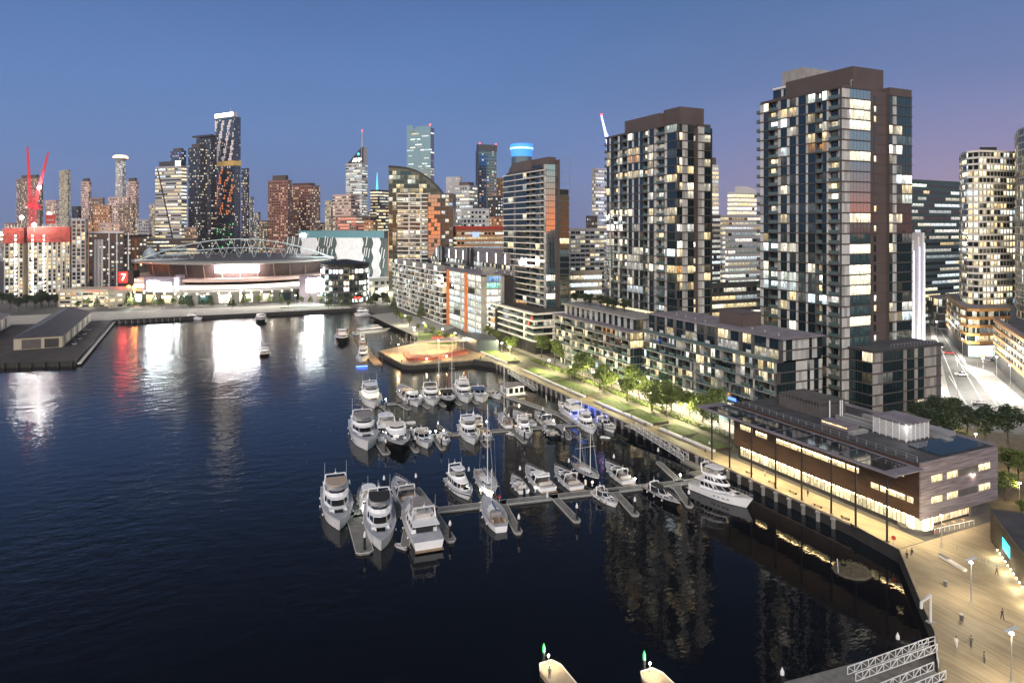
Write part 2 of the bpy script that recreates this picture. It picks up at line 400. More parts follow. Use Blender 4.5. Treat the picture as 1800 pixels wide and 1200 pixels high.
# ---------------------------------------------------------------- water and ground
def water_mat():
    m = bpy.data.materials.new('harbour_water'); N, L, B = nodes(m)
    B.inputs['Base Color'].default_value = (.0015, .003, .006, 1); B.inputs['IOR'].default_value = 1.34
    g = N.new('ShaderNodeNewGeometry')
    def noise(scale, detail, sy):
        mp = N.new('ShaderNodeMapping'); mp.inputs['Scale'].default_value = (1, sy, 1); mp.inputs['Rotation'].default_value = (0, 0, R(20))
        L.new(g.outputs['Position'], mp.inputs['Vector'])
        n = N.new('ShaderNodeTexNoise'); n.inputs['Scale'].default_value = scale; n.inputs['Detail'].default_value = detail; n.inputs['Roughness'].default_value = .55
        L.new(mp.outputs[0], n.inputs['Vector']); return n.outputs['Fac']
    big, small, patch = noise(.2, 3, 1.5), noise(.9, 2, 1.4), noise(.012, 3, .6)
    ad = N.new('ShaderNodeMath'); ad.operation = 'MULTIPLY_ADD'; L.new(big, ad.inputs[0]); ad.inputs[1].default_value = 9.0; L.new(small, ad.inputs[2])
    # calm water inside the marina and along the quay
    sp = N.new('ShaderNodeSeparateXYZ'); L.new(g.outputs['Position'], sp.inputs[0])
    def mr(v, a, b, c, d):
        q = N.new('ShaderNodeMapRange'); q.interpolation_type = 'SMOOTHSTEP'; L.new(v, q.inputs['Value'])
        for k, x in zip(('From Min','From Max','To Min','To Max'), (a,b,c,d)): q.inputs[k].default_value = x
        return q.outputs['Result']
    def mm(op, a, b):
        q = N.new('ShaderNodeMath'); q.operation = op
        for i, x in enumerate((a, b)):
            if isinstance(x, (int, float)): q.inputs[i].default_value = x
            else: L.new(x, q.inputs[i])
        return q.outputs[0]
    calm = mm('MULTIPLY', mr(sp.outputs[0], 5, 45, 0, 1), mr(sp.outputs[1], 255, 330, 1, 0))
    near = mr(sp.outputs[1], 60, 230, .5, 1)
    amp = mm('MULTIPLY', mm('MULTIPLY', near, mm('SUBTRACT', 1.0, mm('MULTIPLY', calm, .62))), mr(patch, .35, .65, .45, 1.4))
    b = N.new('ShaderNodeBump'); b.inputs['Distance'].default_value = WAVE
    L.new(ad.outputs[0], b.inputs['Height']); L.new(amp, b.inputs['Strength']); L.new(b.outputs['Normal'], B.inputs['Normal'])
    ro = mm('ADD', mm('MULTIPLY', amp, .09), .025); ro = mm('ADD', ro, mr(sp.outputs[1], 200, 340, 0, .07)); L.new(ro, B.inputs['Roughness'])
    return m
WAVE = .024
mb = MB(); mb.poly([(-7000,-3000,0),(9000,-3000,0),(9000,9000,0),(-7000,9000,0)]); mb.build('harbour_water', water_mat(), kind='structure')
GZ = 2.6
land = [(-7000,527),(-140,527),(-140,402),(-50,374),(-49,527),(110,523),(117,520),(117,385),(112,362),(106,352),(84,338),(86,303),(90,299.5),(119,298.5),(125.2,288),(125.2,100),(123.5,88),(110.5,75),(103,67.4),(94,61),(84,50),(70,30),(70,-400),(3000,-3000),(9000,-3000),(9000,9000),(-7000,9000)]
from mathutils.geometry import tessellate_polygon
def sheet(name, outline, z, m, wall=None, kind='structure', label=None, cat=None, parent=None):
    mb = MB(); tri = tessellate_polygon([[Vector((x,y,0)) for x,y in outline]])
    vs = [(x,y,z) for x,y in outline]; mb.v = list(vs)
    for t in tri:
        a, b, c = [Vector(vs[i]) for i in t]
        mb.f.append(tuple(t) if (b-a).cross(c-a).z > 0 else tuple(reversed(t))); mb.t.append(None); mb.uv.append(None)
    if wall is not None:
        n = len(outline)
        for i in range(n):
            (x0,y0),(x1,y1) = outline[i], outline[(i+1)%n]; mb.poly([(x0,y0,z),(x1,y1,z),(x1,y1,wall),(x0,y0,wall)])
    return mb.build(name, m, parent, kind=kind, label=label, cat=cat)
mat('ground', (.085, .08, .075), .9, var=.35, vscale=.06)
sheet('ground', land, GZ, M['ground'])
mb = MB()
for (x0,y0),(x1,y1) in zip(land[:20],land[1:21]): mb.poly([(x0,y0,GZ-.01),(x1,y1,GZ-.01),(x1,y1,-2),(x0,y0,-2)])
mb.build('quay_wall', mat('quay_wall', (.028,.026,.024), .8, var=.4, vscale=.5), kind='structure')  # dark colour stands in for the shadow below the deck edge
mat('boardwalk', (.26, .23, .18), .75, var=.25, vscale=.9)
def plank_mat(name, c, rot, scale=3.2):
    m = bpy.data.materials.new(name); N, L, B = nodes(m); B.inputs['Roughness'].default_value = .65
    g = N.new('ShaderNodeNewGeometry'); mp = N.new('ShaderNodeMapping'); mp.inputs['Rotation'].default_value = (0,0,rot); mp.inputs['Scale'].default_value = (1, .06, 1)
    L.new(g.outputs['Position'], mp.inputs['Vector'])
    n = N.new('ShaderNodeTexNoise'); n.inputs['Scale'].default_value = scale; n.inputs['Detail'].default_value = 3; L.new(mp.outputs[0], n.inputs['Vector'])
    n2 = N.new('ShaderNodeTexNoise'); n2.inputs['Scale'].default_value = .12; n2.inputs['Detail'].default_value = 5; L.new(g.outputs['Position'], n2.inputs['Vector'])
    ad = N.new('ShaderNodeMath'); ad.operation = 'ADD'; L.new(n.outputs['Fac'], ad.inputs[0]); L.new(n2.outputs['Fac'], ad.inputs[1])
    r = N.new('ShaderNodeMapRange'); r.inputs['From Min'].default_value = .75; r.inputs['From Max'].default_value = 1.25; L.new(ad.outputs[0], r.inputs['Value'])
    x = N.new('ShaderNodeMix'); x.data_type = 'RGBA'; x.inputs['A'].default_value = (*[v*.62 for v in c],1); x.inputs['B'].default_value = (*[v*1.2 for v in c],1)
    L.new(r.outputs['Result'], x.inputs['Factor']); L.new(x.outputs['Result'], B.inputs['Base Color']); MATS[name] = m; return m
plank_mat('plank_deck', (.36,.285,.18), R(60)); plank_mat('plank_walk', (.32,.26,.165), R(90))
# ---------------------------------------------------------------- promenade
sheet('boardwalk', [(123.7,88.2),(131.5,88.2),(131.5,288),(125.4,288),(125.4,100.2)], GZ+.005, M['plank_walk'])
sheet('promenade_path', [(131.6,146),(147,146),(147,325),(131.6,325)], GZ+.005, mat('path_paving', (.085,.078,.06), .8, var=.35, vscale=.6))
sheet('library_square', [(123.7,88),(110.6,75),(103.1,67.4),(94.2,61),(84.2,50),(70.2,30),(150,30),(160,86),(160,88.1)], GZ+.006, M['plank_deck'])
mat('paved_street', (.34, .31, .27), .8, var=.2, vscale=.5)
sheet('garden_street', [(147.5,146),(154.5,146),(154.5,330),(147.5,330)], GZ+.009, M['paved_street'])
mat('lawn', (.075, .115, .022), .9, var=.35, vscale=.9, bump=.6, bscale=9)
# the quay is carried on piles: posts before a wall coloured dark for the shade under the deck
for i, b in enumerate([x for x in range(104, 286, 4)]):
    m_ = MB(); m_.box(124.6, 125.15, b-.3, b+.3, -1.5, GZ-.35); m_.box(124.4,125.3,b-.45,b+.45,GZ-.75,GZ-.36)
    m_.build('quay_pile', M['concrete'], label=f'square concrete pile under the boardwalk edge, one of the row along the marina', cat='pile', group='piles under the promenade boardwalk')
m_ = MB(); m_.box(124.8, 125.6, 100, 288, GZ-.3, GZ+.12); o = m_.build('quay_edge', M['timber_deck'], label='long timber edge beam of the promenade boardwalk above the marina', cat='quay edge')
gi = 0
for (b0, b1, a0, a1, nm) in ((283,314,129,136,'beyond the floating office'),(241,267,129.2,136,'opposite the floating office'),(215,240,129.2,136,'beside the white marina gangway'),(191,208,129.4,136.2,'by the blue lit yacht'),(175,190.5,129.6,136.4,'south of the blue lit yacht'),(161,171.5,130,136.6,'near the library gangway'),(147.5,160.5,130.3,136.8,'nearest the library')):
    t = empty('lawn_planter', f'raised lawn bed with white bench edge on the promenade {nm}', 'lawn planter', (a0, b0, GZ), 0, 'raised lawns along the promenade')
    W, Lh = a1-a0, b1-b0
    e = MB(); e.box(0,.75,0,Lh,.0,.55); e.build('bench_edge', M['white_paint'], t); e = MB(); e.box(.76,W,0,.2,0,.85); e.box(.76,W,Lh-.2,Lh,0,.85); e.box(W-.2,W,.2,Lh-.2,0,.93); e.build('side_edge', M['bark'], t)
    g = MB(); nx, ny = 10, 24; rr = random.Random(gi)
    V = [[(.78+(W-1.0)*i/nx, .2+(Lh-.4)*j/ny, .5+.4*i/nx+rr.uniform(-.03,.05)) for j in range(ny+1)] for i in range(nx+1)]
    for i in range(nx):
        for j in range(ny): g.poly([V[i][j],V[i+1][j],V[i+1][j+1],V[i][j+1]])
    g.build('lawn', M['lawn'], t); gi += 1
    if b1-b0 > 20:
        s_ = MB(); s_.box(1.0, W-.4, Lh/2-.4, Lh/2+.4, .5, .8); s_.build('stone_divider', M['dark_concrete'], t)

# lamps: pole, arm plate, glowing head
def lamp(name, label, loc, h=6.0, power=2600, color=(1,.9,.6), group=None, glow='lamp_glow', head=.45, wings=False, r=.09):
    t = empty(name, label, 'street lamp', loc, 0, group)
    p = MB(); p.tube((0,0,0),(0,0,h),r,r*.6); p.lathe((0,0,0),[(r*2.2,0),(r*2.2,.15),(r,.3)],8); p.build('pole', M['steel'], t)
    hd = MB(); hd.lathe((0,0,h),[(head*.3,0),(head,.12),(head,.28),(head*.4,.36)],10); hd.build('lamp_head', M[glow], t)
    if wings:
        wv = MB(); wv.box(-1.3,1.3,-.28,.28,h+.75,h+.82); wv.tube((0,0,h+.3),(0,0,h+.75),.05); wv.build('reflector', M['white_paint'], t)
    light('lamp_light', (0,0,h-.25), power, color, size=.3, parent=t)
    return t
PL = [(852,615),(866,618),(882,622),(896,629),(965,655),(1003,667),(1043,678),(1089,700),(1142,718),(1205,740)]
for i, p in enumerate(PL):
    a, b = px(*p, GZ)
    lamp('promenade_lamp', f'slim promenade lamp with warm glowing head, {ORD[len(PL)-1-i]} from the library end of the row', (a, b, GZ), 5.2, 25000, (1,.9,.5), group='lamps along the promenade', head=.6)  # heads enlarged to stand in for the halo round each lamp

# trees
def leaf_mesh(name, n, shape, size, m, seed, thin=.55):
    r = random.Random(seed); mb = MB()
    blobs = shape(r)
    tot = sum(b[3]**2 for b in blobs)
    for bx_, by, bz, br in blobs:
        for _ in range(int(n*br*br/tot)):
            while True:
                d = Vector((r.gauss(0,1), r.gauss(0,1), r.gauss(0,1)))
                if d.length > .1: break
            d.normalize(); rad = br*(r.random()**.45)
            c = Vector((bx_, by, bz)) + Vector((d.x*rad, d.y*rad, d.z*rad*.8))
            u = Vector((r.gauss(0,1), r.gauss(0,1), r.gauss(0,.6))).normalized(); v = u.cross(Vector((r.gauss(0,1), r.gauss(0,1), r.gauss(0,1)))).normalized()
            s_ = size*r.uniform(.6,1.35)
            mb.poly([c-u*s_-v*s_*thin*.3, c-v*s_*thin, c+u*s_, c+v*s_*thin])
    return mb.data(name, m)
def broad(h, w, nb=16):
    def f(r):
        out = []
        for _ in range(nb):
            a = r.uniform(0, 6.28); q = r.random()**.6*w*.75; z = h*r.uniform(.42,.9); k = 1-abs(z/h-.62)*1.1
            out.append((math.cos(a)*q*k, math.sin(a)*q*k, z, w*r.uniform(.26,.42)))
        return out
    return f
def pine(h, w):
    def f(r):
        out = []; lev = 9
        for j in range(lev):
            z = h*(.22+.76*j/lev); rr = w*(1-j/lev)**.85
            for k in range(5):
                a = k*1.256+j*.7; out.append((math.cos(a)*rr*.65, math.sin(a)*rr*.65, z, .28*rr+.25))
        out.append((0,0,h*.97,.3)); return out
    return f
def trunk_mesh(name, h, r0, seed, limbs=6, spread=2.0):
    r = random.Random(seed); mb = MB(); p = Vector((0,0,0)); rad = r0
    pts = [p]
    for j in range(4):
        q = p + Vector((r.uniform(-.15,.15), r.uniform(-.15,.15), h/4)); mb.tube(p, q, rad, rad*.8, 7); rad *= .8; p = q; pts.append(p)
    for k in range(limbs):
        b = pts[r.randint(1,3)] + Vector((0,0,r.uniform(0,h*.15))); a = r.uniform(0,6.28); e = b + Vector((math.cos(a)*spread*r.uniform(.6,1.1), math.sin(a)*spread*r.uniform(.6,1.1), h*.35))
        mb.tube(b, e, r0*.4, r0*.12, 5)
    return mb.data(name, M['bark'])
TREES = {
 'broad': (leaf_mesh('crown', 1500, broad(7.2,3.2), .26, M['leaf'], 1), trunk_mesh('trunk', 4.6, .2, 1)),
 'broad3': (leaf_mesh('crown', 1700, broad(6.4,3.5,12), .25, M['leaf'], 12), trunk_mesh('trunk', 4.2, .2, 12)), 'broad4': (leaf_mesh('crown', 1700, broad(8.4,2.9,18), .24, M['leaf'], 15), trunk_mesh('trunk', 5.4, .22, 15, 7, 1.9)),
 'broad2': (leaf_mesh('crown', 1500, broad(7.6,2.6,14), .26, M['leaf'], 2), trunk_mesh('trunk', 5, .2, 2, 5, 1.6)),
 'dark': (leaf_mesh('crown', 2600, broad(10,4.6,22), .33, M['leaf_dark'], 3), trunk_mesh('trunk', 6.5, .3, 3, 8, 3)),
 'pine': (leaf_mesh('crown', 900, pine(12,3.4), .42, M['leaf_pine'], 4), trunk_mesh('trunk', 11, .22, 4, 0)),
 'small': (leaf_mesh('crown', 700, broad(5,2.0,10), .28, M['leaf'], 5), trunk_mesh('trunk', 3.4, .13, 5, 4, 1.0)),
 'sparse': (leaf_mesh('crown', 420, broad(6,2.8,9), .24, M['leaf'], 6), trunk_mesh('trunk', 4.6, .16, 6, 12, 2.2)),
}
def tree(kind, label, loc, s=1.0, rz=0, group=None, name=None):
    t = empty(name or {'pine':'conifer_tree'}.get(kind,'broadleaf_tree'), label, 'tree', loc, rz, group); t.scale = (s,s,s*random.Random(hash(loc)%999).uniform(.92,1.1))
    for n, m in zip(('crown','trunk'), TREES[kind]):
        o = bpy.data.objects.new(n, m); col.objects.link(o); o.parent = t
    return t
rt = random.Random(7)
n_ = 0
PT = [(832,628,.9),(858,600,.8),(873,604,.8),(890,608,.75),(905,612,.8),(952,628,1.25),(975,640,1.15),(990,640,.9),(1005,668,.8),(1025,672,1.1),(1048,690,1.0),(1060,672,1),(1098,705,1.0),(1125,708,1.05),(1146,722,1.0),(1165,716,1.05),(1196,738,.9),(1212,735,1.05),(1235,742,1.05),(1250,756,.9),(1262,742,1.0),(1035,660,.9),(1075,690,.95),(1112,690,1),(1134,700,.9),(1180,728,1),(1224,727,1),(1015,690,.8),(940,618,.9),(1080,708,.9),(1155,735,.9)]
PT.sort()
for i, (x, y, s) in enumerate(PT):
    a, b = px(x, y, GZ); a = max(a, 140.5)
    tree(('broad','broad2','broad3','broad4')[(i*7+i//3)%4], f'leafy green tree lit by the promenade lamps, {(ORD+["twenty first","twenty second","twenty third","twenty fourth","twenty fifth","twenty sixth","twenty seventh","twenty eighth","twenty ninth","thirtieth","last"])[i]} of the row from the wharf', (a, b, GZ), s*rt.uniform(1.15,1.5), rt.uniform(0,6), 'trees along the promenade')
hb = MB(); r_ = random.Random(3)
for i in range(3800):
    b = r_.uniform(148, 285); a = 141.8 + abs(r_.gauss(0,1.3)); z = GZ + r_.random()*1.1
    u = Vector((r_.gauss(0,1), r_.gauss(0,1), r_.gauss(0,.6))).normalized()*.28; v = u.cross(Vector((r_.gauss(0,1), r_.gauss(0,1), r_.gauss(0,1)))).normalized()*.2
    c = Vector((a,b,z)); hb.poly([c-u,c-v,c+u,c+v])
tag(hb.build('garden_shrubs', M['leaf']), 'low leafy shrubs filling the garden bed behind the promenade lamps', 'shrubs', kind='stuff')
# the bright paved street behind the trees is lit by the arcade lamps of the apartment houses
for b in (158, 172, 186, 200, 214, 232, 250, 268):
    t = empty('arcade_lamp', f'white wall lamp over the street entrance of the glass apartments, {ORD[(b-158)//14]} from the library', 'wall lamp', (154.2, b, GZ), 0, 'lamps over the garden street')
    q = MB(); q.box(-.5,.0,-.8,.8,3.5,3.62); q.build('lamp_head', M['lamp_glow_white'], t)
    light('lamp_light', (-.9,0,3.3), 6000, (1,.95,.82), size=.3, parent=t)

# ---------------------------------------------------------------- library
A0, B0, LW, LL, LH = 132.2, 89.5, 25.5, 52.3, 17.5
mat('library_timber', (.16,.085,.05), .6, var=.4, vscale=.6)
def plank_wall(name, c, axis):
    m = bpy.data.materials.new(name); N, L, B = nodes(m); B.inputs['Roughness'].default_value = .5
    g = N.new('ShaderNodeNewGeometry'); mp = N.new('ShaderNodeMapping'); mp.inputs['Scale'].default_value = (.25,.25,4.5); L.new(g.outputs['Position'], mp.inputs['Vector'])
    n = N.new('ShaderNodeTexNoise'); n.inputs['Scale'].default_value = 1; n.inputs['Detail'].default_value = 4; L.new(mp.outputs[0], n.inputs['Vector'])
    r = N.new('ShaderNodeMapRange'); r.inputs['From Min'].default_value = .32; r.inputs['From Max'].default_value = .68; L.new(n.outputs['Fac'], r.inputs['Value'])
    x = N.new('ShaderNodeMix'); x.data_type = 'RGBA'; x.inputs['A'].default_value = (*[v*.5 for v in c],1); x.inputs['B'].default_value = (*[v*1.3 for v in c],1)
    L.new(r.outputs['Result'], x.inputs['Factor']); L.new(x.outputs['Result'], B.inputs['Base Color']); MATS[name] = m
plank_wall('timber_cladding', (.062,.034,.020), 0); plank_wall('pale_boards', (.25,.21,.215), 0)
lib = Bld('library', 'long timber clad library on the quay with lit window strips and a flat canopy roof', 'library', (A0, B0, GZ), 0, 5)
T = LH-GZ
b_ = lib.part('ground_wall'); b_.box(1.2,LW-.5,2.5,LL-.5,0,3.6)
b_ = lib.part('timber_wall'); b_.box(.1,LW,.3,LL,3.6,T-.4)
b_ = lib.part('end_wall'); b_.box(.0,LW+.1,0,.3,3.4,T)
b_ = lib.part('roof'); b_.box(.1,LW,.3,LL,T-.4,T-.1)
b_ = lib.part('parapet'); b_.box(LW-.3,LW+.05,.3,LL,T-.1,T+.5)
def libwin(face, u0, u1, z0, z1, lit=1.25, proud=.05, bays=1):
    q = []
    for i in range(bays):
        a = u0+(u1-u0)*i/bays+.06; b = u0+(u1-u0)*(i+1)/bays-.06
        kk = lib.rnd.uniform(.75,1.2)
        if face == 'w': P, d, n = (.1-proud,0), (0,-1), (-1,0); q.append(lib.pane(P, d, n, -b, -a, z0, z1, 0, tuple(c*lit*kk for c in (1.0,.78,.40))))
        elif face == 's': P, d, n = (0,-proud), (1,0), (0,-1); q.append(lib.pane(P, d, n, a, b, z0, z1, 0, tuple(c*lit*kk for c in (1.0,.80,.42))))
        else: P, d, n = (1.2-proud,0), (0,-1), (-1,0); q.append(lib.pane(P, d, n, -b, -a, z0, z1, 0, tuple(c*lit*kk for c in (1.0,.80,.44))))
    lib.window(q)
for b in range(3, 50, 2): libwin('g', b, b+2, .9, 3.5, lib.rnd.uniform(.9,1.7), bays=2)
for u0, u1, z0 in ((40.5,44.5,8.2),(33,37.5,8.2),(17.5,33,8.2),(14,17.2,8.2),(45.5,50,8.4),(9.2,11.2,6.2),(3.2,9,6.2),(1.5,3,6.2),(3.5,5,11)):
    k = max(1, round((u1-u0)/2.2))
    for i in range(k): libwin('w', u0+(u1-u0)*i/k, u0+(u1-u0)*(i+1)/k, z0, z0+1.25, 1.15)
for z0 in (6.2, 10.5):
    for u0, u1 in ((3.2,6.8),(8.2,11.8),(18.8,22.8)): libwin('s', u0, u1, z0, z0+1.35, 1.3, bays=2)
    lib.part('recess_panel').box(12.1,18.4,-.03,.0,z0-.05,z0+1.4)
for b in range(3, 50, 2): lib.part('glint_strip').box(1.04,1.13,b+.3,b+1.7,2.95,3.12)  # bright strips added on the glass to throw golden glints on the water
for u0, u1, z0 in ((40.5,44.5,8.2),(33,37.5,8.2),(17.5,33,8.2),(14,17.2,8.2),(3.2,9,6.2)): lib.part('glint_strip').box(-.02,.04,u0+.3,u1-.3,z0+.95,z0+1.07)
mat('glint_glow', (1,.8,.5), .5, emit=(1,.68,.30), es=40)
# rounded glass corner and lit foyer under the overhang
q = []
cc = (3.2, 3.3)
for i in range(12):
    a0 = math.pi*(1.0+.75*i/12); a1 = math.pi*(1.0+.75*(i+1)/12)
    p = [(cc[0]+2.9*math.cos(t), cc[1]+3.2*math.sin(t)) for t in (a0,a1)]
    q.append(([(p[0][0],p[0][1],.9),(p[1][0],p[1][1],.9),(p[1][0],p[1][1],3.55),(p[0][0],p[0][1],3.55)], (1.3,1.1,.7), [(i,i),(i+1,i),(i+1,i+2),(i,i+2)]))
lib.window(q)
lib.part('corner_plinth').lathe((3.2,3.3,0),[(3.3,0),(3.3,.75),(3.0,.85)],20)
q = [lib.pane((0,2.45),(1,0),(0,-1), 5.5+1.5*i, 6.9+1.5*i, .5, 3.5, 0, (1.5,1.05,.6)) for i in range(10)]; lib.window(q)
lib.part('south_plinth').box(19.5,LW-.6,2.0,2.49,0,2.3)
# canopy towards the water
c = lib.part('canopy'); c.box(-8.6,.05,-.8,LL+4.5,T-1.2,T-.9); c.box(-8.9,-8.6,-1,LL+4.5,T-1.25,T-.8)
for k in range(9): lib.part('canopy_panel').box(-8.0,-1.0,2+5.8*k,7.4+5.8*k,T-.895,T-.85)
rl = lib.part('roof_railing')
for k in range(22):
    y = 1+2.3*k; rl.tube((.4,y,T-.1),(.4,y,T+1),.04,n=4)
    if k < 21:
        rl.tube((.4,y,T+1),(.4,y+2.3,T+1),.04,n=4); rl.tube((.4,y,T+.5),(.4,y+2.3,T+.5),.03,n=4)
# roof plant: dark cage, white louvred plant room, solar panels, skylights, ducts
cg = lib.part('plant_cage'); 
for k in range(15): cg.box(9+.0,9.08,32+.9*k,32.5+.9*k,T-.1,T+3.4); cg.box(9+.6*k,9.3+.6*k,31.9,31.98,T-.1,T+3.4)
cg.box(9.1,18,32,45,T-.1,T+2.6); cg.box(8.9,18.2,31.8,45.2,T+3.4,T+3.5)
for x, y in ((10,30),(12.5,29),(13.2,29)): lib.part('flue').tube((x,y,T),(x,y,T+4.6),.16)
lv = lib.part('louvre_room')
for k in range(12): lv.box(9.95,17.5,9.9,10,T+.4+.28*k,T+.56+.28*k); lv.box(9.9,9.98,10,18,T+.4+.28*k,T+.56+.28*k)
for k in range(6): lv.box(9.9+1.5*k,10+1.5*k,9.85,9.97,T,T+4); lv.box(9.85,9.97,10+1.6*k,10.1+1.6*k,T,T+4)
lib.part('plant_core').box(10.4,17.3,10.4,17.6,T-.1,T+3.2); lib.part('plant_roof').box(9.6,17.8,9.6,18.4,T+4,T+4.15)
so_ = lib.part('solar_panels')
for i in range(7):
    for j in range(3): so_.mesh([(8+2.3*i,1.2+2.4*j,T+.1),(10.2+2.3*i,1.2+2.4*j,T+.1),(10.2+2.3*i,3.4+2.4*j,T+.35),(8+2.3*i,3.4+2.4*j,T+.35),(8+2.3*i,1.2+2.4*j,T),(10.2+2.3*i,1.2+2.4*j,T),(10.2+2.3*i,3.4+2.4*j,T),(8+2.3*i,3.4+2.4*j,T)],[(0,1,2,3),(0,4,5,1),(1,5,6,2),(2,6,7,3),(3,7,4,0)])
for y in (21,): lib.window([lib.pane((4.95,0),(0,-1),(-1,0),-(y+7),-y,T+.5,T+.85,0,(1.5,1.0,.5))]); lib.part('skylight').box(5,8.5,y-.3,y+7.3,T-.1,T+1.1)
dk = lib.part('duct'); dk.box(4,9,18.6,20,T-.1,T+.6); dk.box(12,13,19,30,T-.1,T+.9); dk.box(19,20,6,28,T-.1,T+.7); dk.box(21,24,8,20,T-.1,T+1.2); dk.box(16,17,20,31,T,T+.5)
for k in range(8): dk.box(18+.1*k,18.6+.1*k,33+1.5*k,34+1.5*k,T,T+.8)
lib.done(dict(glint_strip='glint_glow', ground_wall='dark_wall', timber_wall='timber_cladding', end_wall='pale_boards', roof='roof_dark', parapet='roof_grey', recess_panel='dark_concrete', corner_plinth='dark_concrete', south_plinth='dark_concrete', canopy='roof_grey', canopy_panel='dark_glass', roof_railing='steel', plant_cage='dark_concrete', flue='white_paint', louvre_room='white_paint', plant_core='concrete', plant_roof='roof_grey', solar_panels='blue_glass', skylight='roof_grey', duct='steel'))
for k in range(7): light('canopy_light', (A0-4.5, B0+3+8*k, LH-1.6-GZ+2.2), 950, (1,.84,.5), 'AREA', 1.2, None, None, 5).data.spread = R(95)
wl = empty('wall_light', 'small uplight glowing on the pale boarded end wall of the library', 'wall light', (A0+17, B0-.08, GZ+10.1)); q = MB(); q.box(-.25,.25,-.2,0,0,.12); q.build('lamp_head', M['lamp_glow_soft'], wl); light('lamp_light', (0,-.35,-.15), 160, (1,.8,.6), size=.1, parent=wl)
light('roof_floodlight', (A0+9.2, B0+9.2, GZ+T+3.3), 260, (1,.97,.9), size=.2); light('foyer_light', (A0+12, B0+1.0, GZ+3.2), 900, (1,.8,.5), 'AREA', 10, None, None, 1)
# canopy posts stand on the boardwalk edge
for i, p in enumerate([(1263,806),(1294,820),(1328,838),(1366,858),(1406,880),(1452,905),(1501,927),(1553,953)]):
    a, b = px(*p, GZ); m_ = MB(); m_.tube((0,0,0),(0,0,LH-1.2-GZ),.2,n=8); m_.box(-.35,.35,-.35,.35,0,.1)
    o = m_.build('canopy_post', M['black_paint'], label=f'slim black post holding the library canopy at the water, {ORD[7-i]} from the south corner', cat='post', group='black posts of the library canopy', loc=(125.6 if b > 100 else 124.6, b, GZ))
# ---------------------------------------------------------------- the big tower on the right
G0 = 2.6
b = Bld('glass_apartment_tower', 'tallest dark glass apartment tower on the right with pale panels and brown rooftop box', 'apartment tower', (186.9, 152.5, G0), 0, 11)
fh, nf = 3.33, 32; Hh = fh*nf
W, Lw = 13.3, 34.5
b.part('wall').box(1.3, W+24, 4.6, Lw-.2, 0, Hh); b.part('wall').box(1.3, W-.05, 1.3, 4.6, 0, Hh)
west = [(1.3,'p'),(1.9,'g'),(3.6,'b'),(1,'p'),(2.3,'g'),(.9,'p'),(2.3,'g'),(.8,'p'),(2.6,'G'),(.7,'p'),(2.4,'g'),(.4,'P'),(1.9,'b'),(1.4,'G'),(.6,'p'),(3.4,'b'),(.7,'P')]
b.face((0,Lw),(0,0), 0, fh, nf, west, .34, 1.25)
b.face((0,0),(W,0), 0, fh, nf, [(3.6,'p'),(9.7,'M')], .27, 1.25, hi=1.8, mull=1.6, seq='RLLLRRLRRROOLDDLDLLLDDLDDDRRDDDD')
b.part('concrete_core').box(W, W+12.6, 3.4, 9, 0, Hh+1)
for j in range(nf):
    z = j*fh
    b.part('core_joint').box(W,W+12.6,3.36,3.41,z-.05,z+.05)
    b.part('core_slit').box(W+1.6, W+2.2, 3.32, 3.42, z+.9, z+2.7)
    b.part('core_slit').box(W+6, W+7.2, 3.32, 3.42, z+.6, z+2.9)
    if b.rnd.random() < .35: b.window([b.pane((0,3.3),(1,0),(0,-1), W+6.1, W+7.1, z+.8, z+2.7, 0, b.lit(1))])
b.part('wall').box(W+13.8, W+23.5, 3.8, 20, 0, Hh+2.2)
b.face((W+12.6,2.5),(W+24.2,2.5), 0, fh, nf, [(1.7,'g'),(2,'p'),(3,'G'),(5.2,'g')], .3, 1.25)
for j in range(nf): b.part('balcony').box(-.2,1.8,Lw-.1,Lw+1.6,j*fh,j*fh+.3); b.part('balcony_rail').box(-.2,-.12,Lw,Lw+1.6,j*fh+.3,j*fh+1.3); b.part('balcony_rail').box(-.2,1.8,Lw+1.52,Lw+1.6,j*fh+.3,j*fh+1.3)
b.part('plant_room').box(12, 27, 5.5, Lw-.5, Hh, Hh+9.2); b.part('parapet').box(.2,W-.1,.2,Lw,Hh+.35,Hh+1.0); b.part('parapet').box(W+13,W+24.2,2.6,20,Hh+.4,Hh+2.8)
b.part('roof_mast').tube((8,3,Hh+1),(8,3,Hh+4),.08); b.part('roof_mast').tube((7.4,3,Hh+3),(8.8,3,Hh+3.8),.12)
b.done(dict(wall='dark_wall', concrete_core='brown_metal', core_slit='dark_glass', core_joint='black_paint', balcony='slab_dark', balcony_rail='balustrade', parapet='brown_metal', roof_mast='steel'))
# lower block in front of it
b = Bld('apartment_block', 'low dark apartment block with side balconies at the foot of the tallest tower', 'apartment block', (190, 144, G0), 0, 12)
W = 33; nf = 7; fh = 3.33
b.part('wall').box(1.2,W-.2,1.2,11.9,0,nf*fh)
b.face((0,12),(0,0),0,fh,nf,[(3,'p'),(4,'g'),(3,'g')],.15)
b.face((0,0),(W,0),0,fh,nf,[(4.6,'p'),(4.4,'G'),(5,'G'),(1.6,'p'),(3.6,'G'),(1.6,'p'),(3,'g'),(6,'p'),(2.4,'P')],.15, pan=(.34,.32,.29))
for j in range(1,nf): b.part('balcony').box(W-.2,W+2,2,7,j*fh,j*fh+.3); b.part('balcony_rail').box(W+1.9,W+2,2,7,j*fh+.3,j*fh+1.4); b.part('balcony_rail').box(W,W+2,1.9,2,j*fh+.3,j*fh+1.4)
b.window([b.pane((0,0),(1,0),(0,-1),4.8+1.3*i,6+1.3*i,.4,2.9,.06,(1.5,1.25,.6)) for i in range(6)])
b.part('roof').box(-.6,W+.6,-.6,12,nf*fh+.38,nf*fh+.8)
